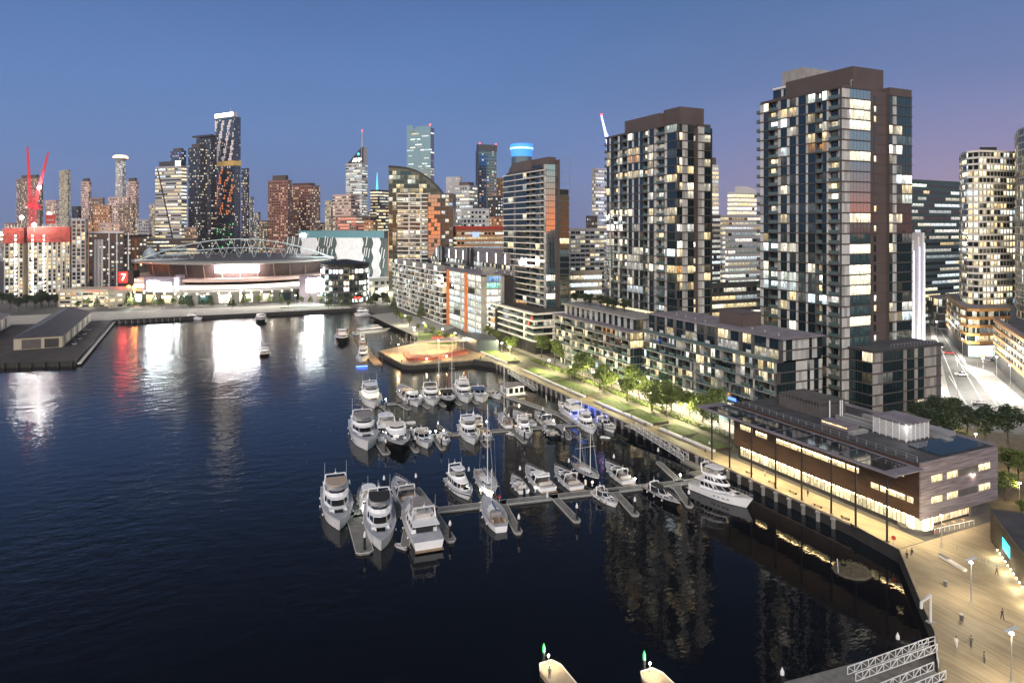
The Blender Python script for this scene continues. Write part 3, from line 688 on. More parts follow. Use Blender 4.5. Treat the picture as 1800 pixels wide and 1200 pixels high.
for k in range(16): b.part('roof_railing').tube((9+1.6*k,.4,nf*fh+.8),(9+1.6*k,.4,nf*fh+1.9),.04,n=4)
b.part('roof_railing').tube((9,.4,nf*fh+1.9),(33,.4,nf*fh+1.9),.04,n=4)
b.done(dict(balcony='slab_dark', balcony_rail='balustrade', roof='roof_dark', roof_railing='steel'))
# taller tower behind
b = Bld('glass_apartment_tower', 'taller tower with white framed top peeking out behind the tallest dark tower', 'apartment tower', (*at(1415,330), G0), 0, 13)
L_ = 20.; z1 = zat(148,330)-G0
b.part('wall').box(.3,26,.3,L_,0,z1); b.face((0,L_),(0,0),z1-36,4,9,[(4,'G'),(1,'p'),(4,'G'),(2,'g'),(4,'g')],.35,.6,pan=(.7,.7,.68)); b.face((0,0),(26,0),z1-36,4,9,[(5,'w'),(1,'p'),(4,'g'),(1,'p'),(6,'w')],.35,.6,pan=(.7,.7,.68))
b.part('white_frame').box(-.3,26,-.3,L_,z1+.4,z1+1.4); b.part('roof_box').box(2,24,3,16,z1+1.4,z1+9); b.done(dict(white_frame='white_paint', roof_box='concrete'))
# ---------------------------------------------------------------- middle tower
b = Bld('glass_apartment_tower', 'second dark glass apartment tower, left of the tallest one, with brown stepped rooftop box', 'apartment tower', (174.5, 218.7, G0), 0, 14)
nf = 31; fh = 3.33; Hh = nf*fh; W = 13.5; Lw = 52.8
b.part('wall').box(1.3,W+8,4,Lw-.2,0,Hh); b.part('wall').box(1.3,W-4,1.3,4,0,Hh)
west = [(1.6,'b'),(2.2,'g'),(1.2,'p'),(2.4,'G'),(3,'b'),(1.4,'p'),(2,'g'),(3.5,'b'),(1,'p'),(2.6,'g'),(1.3,'p'),(3.2,'g'),(.9,'p'),(2.2,'G'),(3.2,'b'),(1,'p'),(2.6,'g'),(.7,'P'),(1.4,'p'),(3.2,'b'),(2,'b'),(1.4,'p'),(6.0,'g')]
b.face((0,Lw),(0,0),0,fh,nf,west,.34,1.25, start=7)
b.face((0,0),(8.4,0),0,fh,nf,[(2.6,'g'),(2.6,'p'),(3,'g')],.36,1.25, start=7)
b.part('concrete_core').box(8.4,12.6,2.4,8,0,Hh-.5)
for j in range(8,nf):
    if b.rnd.random() < .4: b.window([b.pane((0,2.35),(1,0),(0,-1),9.4,11.2,j*fh+.7,j*fh+2.7,0,b.lit(1))])
b.face((12.6,1.6),(18.4,1.6),0,fh,nf,[(2.6,'p'),(3.2,'g')],.3,1.25, start=7); b.part('wall').box(13.5,18,2.8,12,0,Hh)
b.part('plant_room').box(3,16,15,Lw-12,Hh,Hh+6.8); b.part('plant_room').box(5,17.5,4.5,15.01,Hh,Hh+8.0); b.part('parapet').box(.1,9,.1,Lw,Hh+.35,Hh+.9); b.part('parapet').box(12.5,18.5,1.6,12,Hh+.3,Hh+1)
q = [b.pane((0,Lw),(0,-1),(-1,0),1.5*i+.1,1.5*i+1.4,22.5,26.8,.05,(1.6,1.25,.6)) for i in range(35)]
for i in range(0,35,5): b.window(q[i:i+5])
b.window([b.pane((0,0),(1,0),(0,-1),1.5*i+.1,1.5*i+1.4,21.5,26.5,.05,(1.6,1.25,.6)) for i in range(6)])
b.done(dict(concrete_core='brown_metal', parapet='brown_metal'))
# ---------------------------------------------------------------- waterfront apartments (right)
def balc_front(b, L_, nf, fh, bays, litp, start=0, x=0):
    b.face((x,L_),(x,0),0,fh,nf,bays,litp,1.6, slab=(.3,.8), slabn='apt_slab', pan=(.36,.35,.32), start=start)
b = Bld('waterfront_apartments', 'long low glass apartment house nearest the library, brown box on its grey roof', 'apartment house', (154.8,148.5,G0), 0, 15)
W, Lw, nf, fh = 18.6, 65.5, 9, 3.2
b.part('wall').box(1.7,W-.2,1.2,Lw-.2,0,7*fh); b.part('wall').box(3.5,W-.2,1.2,Lw-.2,7*fh,nf*fh)
bays = []
for k in range(7): bays += [(.9,'G'),(1.6,'r'),(2.8,'r'),(2.2,'r'),(3.0,'b'),(1.4,'r')]
balc_front(b, Lw, 7, fh, bays, .28)
b.face((2.6,Lw),(2.6,0),7*fh,fh,2,[(3,'g'),(1.2,'P'),(4,'w'),(1,'p'),(3,'G'),(1.5,'P')]*4,.3,.8,slab=(.3,.3))
b.part('terrace_rail').box(-.4,-.3,0,Lw,7*fh+.3,7*fh+1.3)
b.face((0,0),(W,0),0,fh,7,[(2.2,'G'),(5.5,'w'),(4.6,'p'),(1.2,'G'),(1.6,'p'),(2.0,'G'),(1.4,'p')],.2,1.1); b.face((2.6,0),(W,0),7*fh,fh,2,[(1,'p'),(2.5,'G'),(6.5,'p'),(1.2,'G'),(2,'p'),(2,'g')],.25,1.1)
b.part('roof').box(1.6,W+.5,-.8,Lw,nf*fh+.3,nf*fh+.7)
for k in range(9): b.part('roof_vent').lathe((5+1.1*(k%5),4+6.5*k,nf*fh+.7),[(.25,0),(.25,.5),(.4,.55),(.1,.8)],6)
b.part('roof_box').box(8,16,22,33,nf*fh+.7,nf*fh+5); b.part('roof_box').box(7.8,16.2,21.8,33.2,nf*fh+5,nf*fh+5.2)
for k in range(10): b.part('terrace_screen').box(.9,1.0,5+6.2*k,7+6.2*k,7*fh+.3,7*fh+1.9)
b.part('blue_sign').box(-.58,-.5,6,9,6.6,8.2); b.part('blue_sign').box(-.58,-.5,16,19.5,7.4,8.4)
mat('blue_glow', (.1,.2,1), .5, emit=(.08,.2,1), es=2.2)
b.done(dict(roof='roof_grey', roof_vent='steel', roof_box='brown_metal', terrace_rail='balustrade', terrace_screen='white_paint', blue_sign='blue_glow'))
b = Bld('waterfront_apartments', 'middle low glass apartment house on the promenade with bushes along its roof edge', 'apartment house', (152,218.5,G0), 0, 16)
W, Lw, nf, fh = 16, 60, 7, 3.05
b.part('wall').box(1.7,W-.2,1.2,Lw-.2,0,nf*fh)
bays = []
for k in range(7): bays += [(.8,'G'),(2.6,'r'),(3.0,'b'),(1.6,'r'),(2.4,'r')]
balc_front(b, Lw, nf, fh, bays, .34)
b.face((0,0),(W,0),0,fh,nf,[(5,'w'),(4,'G'),(3,'g'),(2,'p')],.25,1.1)
b.part('eaves').box(-1.2,5,-1.0,Lw+.5,nf*fh+.32,nf*fh+.75)
b.part('wall').box(4.6,W-.2,2,Lw-2,nf*fh,nf*fh+4.6); b.face((4,Lw-2),(4,1.5),nf*fh+.4,4.4,1,[(1.5,'p'),(1.5,'g')]*13,.35,.6,slab=(.2,.2)); b.face((4,1.5),(W,1.5),nf*fh+.4,4.4,1,[(3,'G'),(5,'p'),(3,'g')],.3,.5,slab=(.2,.2))
b.part('penthouse_roof').box(2.6,W+.5,.3,Lw-1,nf*fh+5.05,nf*fh+5.6)
b.done(dict(eaves='roof_grey', penthouse_roof='slab_grey'))
rs = random.Random(21)
for k in range(7):
    tree('dark', f'dark rounded shrub on the podium roof below the second dark tower, {ORD[k]} from the left', (161+rs.uniform(-1,1.5), 274-6.3*k, G0+7*3.05+5), .62, rs.uniform(0,6), 'shrubs on the podium roof', 'roof_shrub')
# ---------------------------------------------------------------- left tower with white bands
b = Bld('banded_apartment_tower', 'dark apartment tower with white balcony bands and a purple and orange reflecting glass side', 'apartment tower', (170,323.5,G0), 0, 17)
nf, fh, W, Lw = 28, 3.3, 8, 53; Hh = nf*fh
b.part('wall').box(1.6,W,1,Lw-.3,0,Hh+2)
b.face((0,Lw),(0,0),0,fh,nf,[(4,'G'),(5,'g'),(2,'P'),(6,'G'),(3,'g'),(2.5,'b'),(.8,'P'),(4,'b'),(3,'g'),(.6,'p'),(3,'b')],.26,1.7,slab=(.48,.6),slabn='white_slab',pan=(.2,.18,.16),cool=.1)
b.face((0,0),(W,0),0,fh,nf+1,[(1,'p'),(2.6,'M'),(2.6,'M'),(1.4,'P')],.1,.9,slab=(.2,.06),mull=1.2,seq='RRRRRRRRRRRRRRRRRDLDRLDDLDDDDD')
b.part('glass_fin_wall').box(W,W+1.2,-.3,12,0,Hh+6)
b.part('upper_box').box(3,W,2,38,Hh+.5,Hh+7.5); b.face((2.8,44),(2.8,10),Hh+.5,3.3,1,[(1,'G')]*6,.1,.6,slab=(.3,.2))
arc = [(Lw-1.5,Hh)]+[(Lw-1.5-10*(1-math.cos(t)), Hh+7.5*math.sin(t)) for t in [k*math.pi/12 for k in range(7)]]+[(20,Hh+7.5),(20,Hh)]
b.part('curved_roof').mesh([(2.2,y,z) for y,z in arc]+[(W,y,z) for y,z in arc],[tuple(range(len(arc))),tuple(range(2*len(arc)-1,len(arc)-1,-1))]+[(i,len(arc)+i,len(arc)+(i+1)%len(arc),(i+1)%len(arc)) for i in range(len(arc))])
fr = b.part('steel_frame')
for j in range(0,nf+3):
    fr.box(W+1.2,W+7.6,-.05,.1,j*fh,j*fh+.18)
for x in (W+1.2,W+7.4): fr.box(x,x+.2,-.08,.15,0,Hh+7)
b.part('wall').box(W+1.3,W+7,.3,15,0,Hh-10)
for j in range(nf-4):
    b.window([b.pane((0,.2),(1,0),(0,-1),W+1.5,W+7.2,j*fh+.3,j*fh+3.1,0,b.lit(.12))])
b.done(dict(backing_wall='black_paint', wall='black_paint', glass_fin_wall='brown_metal', upper_box='brown_metal', curved_roof='brown_metal', steel_frame='slab_grey', floor_slab='slab_dark'))
b = Bld('banded_apartment_house', 'low white banded apartment house with red balcony blinds on a black base', 'apartment house', (151,297,G0), 0, 18)
b.part('black_base').box(0,40,0,62,0,5.6); b.part('black_base').box(-.15,0,0,62,.5,.6)
for k in range(13): b.part('base_joint').box(-.06,-.01,4.5*k,4.5*k+.15,.2,5.4)
b.part('wall').box(2.2,36,4,56,5.6,5.6+4*3.3)
b.face((1,58),(1,3),5.6,3.3,4,[(4,'G'),(1,'p'),(5,'b'),(4,'g'),(1.2,'P'),(5,'b'),(4,'g'),(1,'p'),(6,'b')],.22,1.7,slab=(.75,.8),slabn='white_slab'); b.face((1,3),(24,3),5.6,3.3,4,[(4,'b'),(4,'G'),(1,'p'),(6,'G'),(3,'g')],.12,1.2,slab=(.75,.8),slabn='white_slab')
b.part('red_blind').box(.4,.5,7,9.4,12.9,15); b.part('red_blind').box(.4,.5,3.6,5.8,16.2,18); b.part('entrance_and_streak_light').box(25,29,-.06,0,.3,4.8)
b.done(dict(black_base='black_paint', base_joint='dark_concrete', red_blind='red_paint', entrance_and_streak_light='lamp_glow_soft'))
b = Bld('cafe_pavilion', 'faceted blue grey glass pavilion on the quay below the banded tower', 'pavilion', (*px(838,619,G0),G0), 0, 19)
o = [(0,0),(10,-4),(13,8),(9,24),(-2,22)]; b.part('wall').prism(o,0,6.0)
b.window([b.pane((-.35,22),(.09,-.996),(-.996,-.09),.5+2.1*i,2.4+2.1*i,.4+1.9*j,2.1+1.9*j,.12,b.lit(.25,.2,.7)) for i in range(10) for j in range(3)]); b.done(dict(wall=mat('pavilion_clad', (.025,.035,.045), .4)))
# ---------------------------------------------------------------- lower waterfront houses further up
b = Bld('waterfront_offices', 'waterfront office house with orange fins and lit glass floors left of the banded tower', 'office building', (147,355,G0), 0, 20)
W, Lw, nf, fh = 13.5, 56, 9, 3.8; Hh = nf*fh
b.part('wall').box(1,W+6,.8,Lw,0,Hh)
b.face((0,Lw),(0,0),0,fh,nf,[(6,'w'),(6,'w'),(1.4,'p'),(6,'w'),(6,'w'),(1.4,'p'),(5,'w')],.42,1,slab=(.5,.35),slabn='grey_slab',lo=.5,hi=1.2,cool=.7)
b.face((0,0),(W,0),0,fh,nf,[(2.5,'p'),(7.5,'w'),(2,'p')],.4,1,slab=(.6,.05),slabn='grey_slab',lo=.8,hi=1.6,cool=.7)
b.part('grey_frame').box(-.6,2.4,-.5,.3,0,Hh+.8); b.part('grey_frame').box(11.8,W,-.5,.3,0,Hh+.8); b.part('grey_frame').box(-.6,W,-.5,.3,Hh,Hh+1)
for y in (Lw-.5, 24): b.part('orange_fin').box(-1.6,0,y-1.6,y,0,Hh+1)
b.part('roof').box(0,W+6,0,Lw,Hh+.5,Hh+1); b.part('lit_core').box(3,9,3,8,Hh+1,Hh+5)
b.done(dict(grey_frame='concrete', orange_fin='orange_clad', lit_core='concrete'))
b = Bld('side_annex', 'small annex with stacked curved white balconies between the orange finned offices and the banded tower', 'annex', (150,343,G0), 0, 22)
b.part('wall').box(0,12,0,10,0,17)
for j in range(5): b.part('balcony').box(-1.6,0,1,7,3+3*j,3.9+3*j); b.window([b.pane((0,7),(0,-1),(-1,0),.3,5.7,4+3*j,5.8+3*j,.05,b.lit(.7))])
b.part('side_wall').box(4,12,-.2,0,0,17); b.done(dict(wall='black_paint', balcony='slab_white', side_wall='concrete'))
b = Bld('waterfront_apartments', 'pale staggered apartment row farthest up the quay, beside the round glazed corner house', 'apartment house', (144,413,G0), 0, 23)
Lw, nf, fh = 120, 10, 3.3; Hh = fh*nf
b.part('wall').box(1.8,20,.5,Lw,0,Hh)
bays = []
for k in range(11): bays += [(3,'r'),(2.4,'r'),(1,'p'),(4,'b'),(1,'P'),(2,'r')]
b.face((0,Lw),(0,0),0,fh,nf,bays,.38,1.8,slab=(.55,.7),slabn='white_slab',lo=.5,hi=1.2,cool=.4); b.face((0,0),(16,0),0,fh,nf,[(3,'g'),(2,'p'),(4,'b')],.3,1,slab=(.5,.3),slabn='white_slab')
for k in range(5): b.part('stair_tower').box(-.4,5,10+24*k,17+24*k,Hh,Hh+4); b.window([b.pane((-.4,17+24*k),(0,-1),(-1,0),.3,6.6,Hh+.5,Hh+3.6,.06,(1.2,1.2,.95))])
b.part('roof').box(0,20,0,Lw,Hh+.6,Hh+1.1); b.done(dict(stair_tower='concrete'))
b = Bld('sawtooth_hall', 'building with a sawtooth roof of slanted skylights behind the waterfront offices', 'hall', (168,360,G0), 0, 24)
b.part('wall').box(0,30,0,150,0,40)
for k in range(10):
    y = 6+14*k; b.part('sawtooth_roof').mesh([(-1,y,40),(30,y,40),(30,y+13,40),(-1,y+13,40),(-1,y+1,46.5),(30,y+1,46.5)],[(0,3,2,1),(0,1,5,4),(4,5,2,3),(0,4,3),(1,2,5)])
    b.part('lit_edge').box(-1.3,-1.05,y+1,y+1.5,40,46)
for k in range(2): b.part('exhaust_stack').box(-3,-1,58+58*k,61+58*k,36,48); b.part('exhaust_stack').box(-3,-1,64+58*k,67+58*k,36,48)
b.simple((0,150),(0,0),0,40,10,50,.5,band=1,cool=.7,hi=1.2); b.done(dict(wall='concrete', sawtooth_roof='roof_grey', lit_edge='lamp_glow_soft', exhaust_stack='black_paint'))
# ---------------------------------------------------------------- far towers
mat('t_beige', (.46,.40,.30), .6, var=.12, vscale=.05); mat('t_brown', (.30,.20,.15), .5, var=.15, vscale=.05); mat('t_red', (.30,.14,.105), .35, var=.15, vscale=.05, ior=1.8); mat('t_mirror', (.04,.07,.09), .06, ior=3.6); mat('t_teal', (.05,.085,.085), .55); mat('t_olive', (.10,.10,.07), .4)  # t_red holds reddish reflections, t_brown an uplight tint, in the wall colour
mat('t_grey', (.40,.38,.38), .55, var=.12, vscale=.05); mat('t_dark', (.03,.03,.035), .3, ior=1.8); mat('t_white', (.62,.60,.58), .5, var=.1, vscale=.05); mat('t_blue', (.05,.08,.12), .12, ior=2.2); mat('t_orange', (.50,.25,.13), .5, var=.15, vscale=.05); mat('t_pink', (.58,.42,.37), .5, var=.1, vscale=.05)  # t_orange and t_pink carry sunset and uplight warmth in the wall colour
def tower(label, xL, xc, xR, ytop, D, th=62, m='t_grey', fh=3.6, cw=3.4, litp=.3, runs=0, band=1, cool=.25, lo=.15, hi=1.25, fr=(.58,.5), seed=0, top=None, cols_=None, Ld=24, Wd=24, cat='tower', name='city_tower', fin=True, ylo=None):
    ylo = ylo or (575 if D < 600 else 470); litp = min(.85, litp*1.25)
    p, W, L_, rz = corner(xc, D, R(th), xL, xR, Ld, Wd)
    b = Bld(name, label, cat, (p[0], p[1], G0), rz, seed or int(xc)); H = zat(ytop, D)-G0
    b.W, b.L, b.H = W, L_, H
    b.part('wall').box(0, W, 0, L_, 0, H)
    zlo = max(0, zat(ylo, D)-G0); nf = max(2, round((H-zlo-1.2)/fh))
    for p0, p1, n in (((0,L_),(0,0),L_), ((0,0),(W,0),W)):
        b.simple(p0, p1, zlo, H-1.2, nf, max(2, round(n/cw)), litp, band, None, fr, lo, hi, cool, cols_=cols_, runs=runs)
    b.part('parapet').box(-.25, W, -.25, L_, H-.9, H+.4)
    if top: b.part('rooftop_plant').box(W*.15, W*.85, L_*.15, L_*.8, H, H+top)
    b.mm = dict(wall=m, parapet=m, rooftop_plant='brown_metal')
    if fin: b.done(b.mm)
    return b
tower('wide brown slab tower behind the red cranes at the left edge', 29, 70, 76, 313, 1150, 65, 't_brown', litp=.28, top=6)
tower('slim pale beige tower standing alone right of the red cranes', 104, 119, 124, 299, 1100, 62, 't_beige', fh=3.3, cw=2.6, litp=.5, hi=.8, cols_=[(1,.85,.5),(.95,.85,.6)])
tower('narrow pinkish white tower with dark cap between beige tower and lit crown tower', 142, 156, 161, 319, 1050, 58, 't_pink', litp=.35, cols_=[(1,.8,.6),(1,.6,.4)], top=5)
b = tower('slender white tower with a glowing orange crown', 203, 215, 221, 283, 1200, 62, 't_white', litp=.35, cool=.6, fin=False)
b.part('crown').lathe((b.W/2,b.L/2,b.H),[(7,0),(10.5,4),(12,5)],16); b.part('crown_light').lathe((b.W/2,b.L/2,b.H+5),[(12,0),(12,3.2),(8,5.5)],16)
mat('crown_orange', (1,.5,.2), .5, emit=(1,.62,.3), es=4); b.mm.update(crown='t_white', crown_light='crown_orange'); b.done(b.mm)
tower('dark rose tower with chamfered top right of the crown tower', 222, 239, 244, 319, 1120, 62, 't_pink', litp=.3, cols_=[(1,.6,.45),(1,.8,.6)], top=6)
tower('orange brown block at the foot of the crown tower', 164, 193, 196, 361, 900, 66, 't_orange', litp=.35, cols_=[(1,.7,.35),(1,.85,.6)])
tower('rose coloured office block directly below the crown tower', 190, 226, 229, 346, 960, 64, 't_pink', litp=.3, cols_=[(1,.7,.5),(1,.9,.7)])
tower('small brown block between the orange block and narrow pink tower', 160, 181, 184, 348, 1000, 64, 't_brown', litp=.25)
tower('dark brown block with flat black roof in front of the rose block', 208, 234, 238, 358, 850, 62, 't_brown', litp=.45, hi=1.0, cols_=[(1,.75,.4),(1,.85,.6)])
tower('low dark roofed office block left of the big grey office tower', 238, 262, 266, 386, 800, 62, 't_grey', litp=.25)
tower('narrow beige block pressed against the big grey office tower', 262, 272, 277, 359, 870, 60, 't_beige', litp=.5, hi=.9)
tower('thin dark mast roofed block between beige and pink towers', 126, 137, 143, 363, 980, 60, 't_dark', litp=.2)
b = tower('big grey office tower with rows of white lit strips and a black diagonal seam', 273, 319, 328, 292, 800, 66, 't_grey', fh=4.2, cw=3, litp=.22, runs=9, cool=.3, hi=1.35, fr=(.9,.45), fin=False)
b.part('dark_roof_box').box(2,b.W-3,3,b.L-4,b.H,b.H+6.5); b.part('lit_sign').box(1.5,2,4,12,b.H+.5,b.H+6.5); mat('white_sign', (1,1,1), .5, emit=(.75,.85,1), es=4)
b.part('diagonal_seam').mesh([(-.3,b.L-3,b.H-2),(-.3,b.L-5,b.H-2),(-.3,7,b.H-105),(-.3,9,b.H-105),(0,b.L-3,b.H-2),(0,b.L-5,b.H-2),(0,7,b.H-105),(0,9,b.H-105)],[(0,1,2,3),(0,4,5,1),(1,5,6,2),(2,6,7,3),(3,7,4,0)])
b.mm.update(dark_roof_box='t_dark', lit_sign='white_sign', diagonal_seam='black_paint'); b.done(b.mm)
tower('purple glass tower with round lit top peeking above the big grey office tower', 299, 320, 327, 265, 920, 60, 't_blue', litp=.25, cols_=[(.9,.3,.3),(1,.8,.6),(.5,.5,1)], top=4)
tower('dark glass tower with pale upper corner, the lower of the dark pair', 331, 352, 364, 259, 850, 60, 't_dark', fh=3.3, cw=2.6, litp=.2, top=5)
b = tower('tall black glass tower with an overhanging roof slab, the higher of the dark pair', 345, 371, 381, 243, 890, 60, 't_dark', fh=3.3, cw=2.6, litp=.22, fin=False)
b.part('roof_slab').box(-1,b.W+1,-1,b.L+7,b.H+2.5,b.H+5); b.part('roof_core').box(3,b.W,2,b.L-3,b.H,b.H+3); b.mm.update(roof_slab='t_dark', roof_core='t_dark'); b.done(b.mm)
b = tower('tallest skyscraper with diagonal striped reflecting panels and a bright white crown', 378, 411, 423, 205, 900, 58, 't_blue', fh=3.4, cw=2.2, litp=.10, fin=False, hi=1.3)
st, so2, sg = b.part('pale_stripe'), b.part('orange_stripe'), b.part('green_lights'); rr = random.Random(4); nf = int(b.H/3.4)
for j in range(8, nf):
    z = 3.4*j; yf = 1-(j/nf)
    for i in range(int(b.L/2.2)):
        k = (i*1.0 + (nf-j)*.42) % 6.5
        if k < 2.6 and rr.random() < .9:
            y = b.L-2.2*(i+1)
            if yf < .33: st.box(-.35,-.1,y,y+2.1,z,z+2.9)
            elif yf < .62 and rr.random() < .7: so2.box(-.35,-.1,y,y+2.1,z,z+2.6)
            elif yf > .68 and rr.random() < .12: sg.box(-.35,-.1,y,y+2.1,z,z+2)
b.part('crown').box(-.6,b.W*.5,-.6,b.L+.6,b.H,b.H+6); b.part('crown_light').box(-.9,-.6,1,b.L-1,b.H+1,b.H+6); b.part('gold_band').box(-.5,b.W+.5,-.5,b.L+.5,b.H*.69,b.H*.72); b.part('mast').tube((4,12,b.H),(4,12,b.H+12),.4)
mat('stripe_pale', (.5,.42,.42), .4, emit=(.62,.5,.48), es=.55); mat('stripe_orange', (.5,.2,.1), .4, emit=(1,.28,.1), es=.62); mat('green_glow', (.1,.8,.2), .5, emit=(.1,.9,.25), es=1); mat('gold', (.35,.25,.08), .4, emit=(1,.6,.2), es=.3)  # stripe glow stands in for light reflected by the panels
b.mm.update(pale_stripe='stripe_pale', orange_stripe='stripe_orange', green_lights='green_glow', crown='t_white', crown_light='lamp_glow_soft', gold_band='gold', mast='steel'); b.done(b.mm)
tower('narrow dark tower hugging the right side of the striped skyscraper', 424, 434, 438, 296, 960, 58, 't_blue', litp=.35)
tower('thin low tower right of the striped skyscraper, with a pale top', 437, 443, 446, 346, 1000, 60, 't_grey', litp=.35)
tower('farthest small tower in the gap left of the brown twin towers', 446, 453, 458, 373, 1050, 60, 't_grey', litp=.4)
tower('reddish brown tower with stepped top, left one of the brown twins', 471, 506, 513, 317, 880, 62, 't_red', litp=.22, top=7, cols_=[(1,.8,.55),(1,.65,.4)], hi=1)
tower('reddish brown tower with a stepped shoulder, right one of the brown twins', 503, 548, 563, 326, 930, 62, 't_red', litp=.28, cols_=[(1,.8,.55),(1,.65,.4)], hi=1.1, top=4)
tower('narrow beige block left of the banded office tower', 571, 582, 587, 353, 850, 60, 't_beige', litp=.45, hi=.9)
tower('stepped pink office tower with white floor bands', 585, 617, 632, 342, 800, 62, 't_pink', fh=3.8, litp=.35, fr=(.95,.4), hi=1, cols_=[(1,.85,.6),(1,.7,.5)])
tower('low block with a red lit sign line in front of the banded pink tower', 590, 626, 650, 380, 760, 60, 't_brown', litp=.3, runs=4, cols_=[(1,.3,.2),(1,.8,.6)])
b = tower('pale office tower with a slanted triangular sign top and tall spire', 608, 636, 646, 287, 950, 62, 't_white', fh=3.8, cw=2.6, litp=.4, runs=5, cool=.7, fr=(.9,.5), fin=False, hi=1.1)
b.part('triangle_top').mesh([(0,b.L-2,b.H),(0,0,b.H),(0,0,b.H+23),(4,b.L-2,b.H),(4,0,b.H),(4,0,b.H+23)],[(0,1,2),(5,4,3),(0,2,5,3),(1,4,5,2),(0,3,4,1)])
b.part('side_frame').box(-.2,b.W,0,.5,b.H,b.H+23); b.part('spire').tube((2,1,b.H+20),(2,1,b.H+45),.9,.4,6); b.part('beacon').ball((2,1,b.H+45.5),1,6)
sgn = text('sign_letters', 'AMP', 8, M['lamp_glow_soft'], b.root, (-.4, 8.5, b.H+4.5), (R(90),0,R(-90)))
b.part('star_sign').ball((-.3,5.5,b.H+13),2.2,6); mat('cyan_glow', (.1,.6,.8), .5, emit=(.1,.65,.9), es=1.2); b.mm.update(triangle_top='t_dark', side_frame='t_white', spire='t_white', beacon='red_light', star_sign='cyan_glow'); b.done(b.mm)
b = tower('black office tower with a small cyan lit spire', 651, 664, 684, 334, 830, 60, 't_dark', litp=.3, runs=4, fin=False); b.part('spire').tube((8,8,b.H),(8,8,b.H+22),1.6,.3,6); b.mm.update(spire='cyan_glow'); b.done(b.mm)
tower('short dark office block in front of the cyan spired tower', 662, 678, 688, 366, 780, 60, 't_dark', litp=.35, runs=4)
tower('far grey block seen in the gap beside the banded pink tower', 632, 646, 655, 372, 1100, 60, 't_grey', litp=.3)
b = tower('blue glass tower with slightly flared sides and white lit patches', 715, 757, 763, 225, 880, 66, 't_mirror', band=None, fh=3.6, cw=2.6, litp=.1, runs=3, cool=.7, hi=1.2, fin=False)
b.part('roof_rim').box(-.3,.3,-.3,b.L*.6,b.H,b.H+3); b.part('roof_rim').box(-.3,.3,b.L*.72,b.L,b.H,b.H+5); b.part('beacon').ball((0,1,b.H+4),1.1,6); b.mm.update(roof_rim='t_mirror', beacon='red_light'); b.done(b.mm)
tower('lilac slab tower right of the blue glass tower', 784, 808, 812, 311, 1000, 66, 't_white', litp=.1, band=None)
tower('dark glass office with rounded roof below the lilac slab', 800, 825, 839, 326, 760, 58, 't_grey', fh=4, litp=.35, runs=5, cool=.8, top=4)
b = tower('tall black framed glass tower with red beacons on its flat roof', 838, 842, 873, 262, 850, 25, 't_blue', litp=.14, fin=False, cols_=[(1,.5,.3),(.3,.5,1),(1,.9,.7),(.4,1,.6)])
b.part('black_frame').box(-1,b.W+.5,-.4,6,b.H-2,b.H+6); b.part('black_frame').box(-1.5,0,-.3,b.L,0,b.H-2); b.part('beacon').ball((1,0,b.H+7),1,6); b.part('beacon').ball((b.W-1,0,b.H+7),1,6); b.mm.update(black_frame='t_dark', beacon='red_light'); b.done(b.mm)
tower('cream colonnaded block below the black framed tower', 809, 814, 860, 367, 640, 28, 't_white', fh=4, cw=4, litp=.4, cool=.6, hi=1)
tower('red brown slab half hidden beside the banded apartment tower', 866, 872, 888, 313, 900, 30, 't_orange', litp=.2)
tower('small dark block left of the banded apartment tower', 858, 866, 884, 345, 760, 30, 't_dark', litp=.35, cool=.7)
b = tower('wide brown office block with a red roof and lit floors behind the sawtooth hall', 797, 803, 890, 404, 560, 27, 't_orange', fh=4, litp=.5, runs=8, cool=.4, hi=1.2, fin=False); b.part('red_roof').box(-1,b.W,-1,b.L,b.H+.4,b.H+3); b.part('blue_sign').box(14,20,-.3,-.1,b.H-6,b.H-2)
mat('blue_sign_m', (.2,.3,1), .5, emit=(.3,.4,1), es=1.5); b.mm.update(red_roof='red_paint', blue_sign='blue_sign_m'); b.done(b.mm)
b = Bld('city_tower', 'round tower with a bright blue glowing crown above the banded apartment tower', 'tower', (*at(917,800),G0), 0, 31)
H = zat(280,800); b.part('wall').lathe((0,0,0),[(12,0),(12,H)],24); b.part('crown').lathe((0,0,H),[(12,0),(13,8),(13.4,14),(12,15)],24); b.part('crown_band').lathe((0,0,H+8.6),[(13.6,0),(13.8,1.8)],24); mat('crown_blue', (.1,.3,1), .4, emit=(.04,.3,1), es=1.1); mat('crown_white', (1,1,1), .5, emit=(.3,.65,1), es=1.6); b.done(dict(wall='t_blue', crown='crown_blue', crown_band='crown_white'))
tower('low grey banded apartment slab between the banded tower and the second dark tower', 985, 1003, 1062, 402, 470, 24, 't_grey', fh=3.2, cw=4, litp=.35, hi=1, fr=(.9,.55))
b = tower('cream office block with long lit window strips right of the banded tower', 996, 1003, 1058, 478, 400, 20, 't_beige', fh=4.4, cw=3, litp=.55, runs=9, cool=.5, fr=(.9,.5), hi=1.4)
tower('hazy grey glass tower half hidden left of the second dark tower', 1041, 1047, 1075, 296, 700, 30, 't_grey', litp=.35, runs=4, cool=.5)
tower('small white edged block in front of the hazy grey tower', 1030, 1034, 1050, 380, 600, 30, 't_dark', litp=.4, hi=1, cool=.6)
tower('white banded office tower with lit strips right of the second dark tower', 1234, 1240, 1263, 290, 600, 30, 't_white', fh=3.8, litp=.6, runs=6, fr=(.98,.55), hi=1.5, top=7)
tower('dark green office block below the white banded office tower', 1234, 1242, 1266, 379, 520, 28, 't_dark', fh=4, litp=.5, runs=6, cool=.9)
b = tower('brightly lit office block with a curved roof left of the tallest dark tower', 1279, 1292, 1330, 338, 640, 30, 't_white', fh=4, litp=.8, runs=9, fr=(.98,.6), hi=1.7, lo=.8, fin=False)
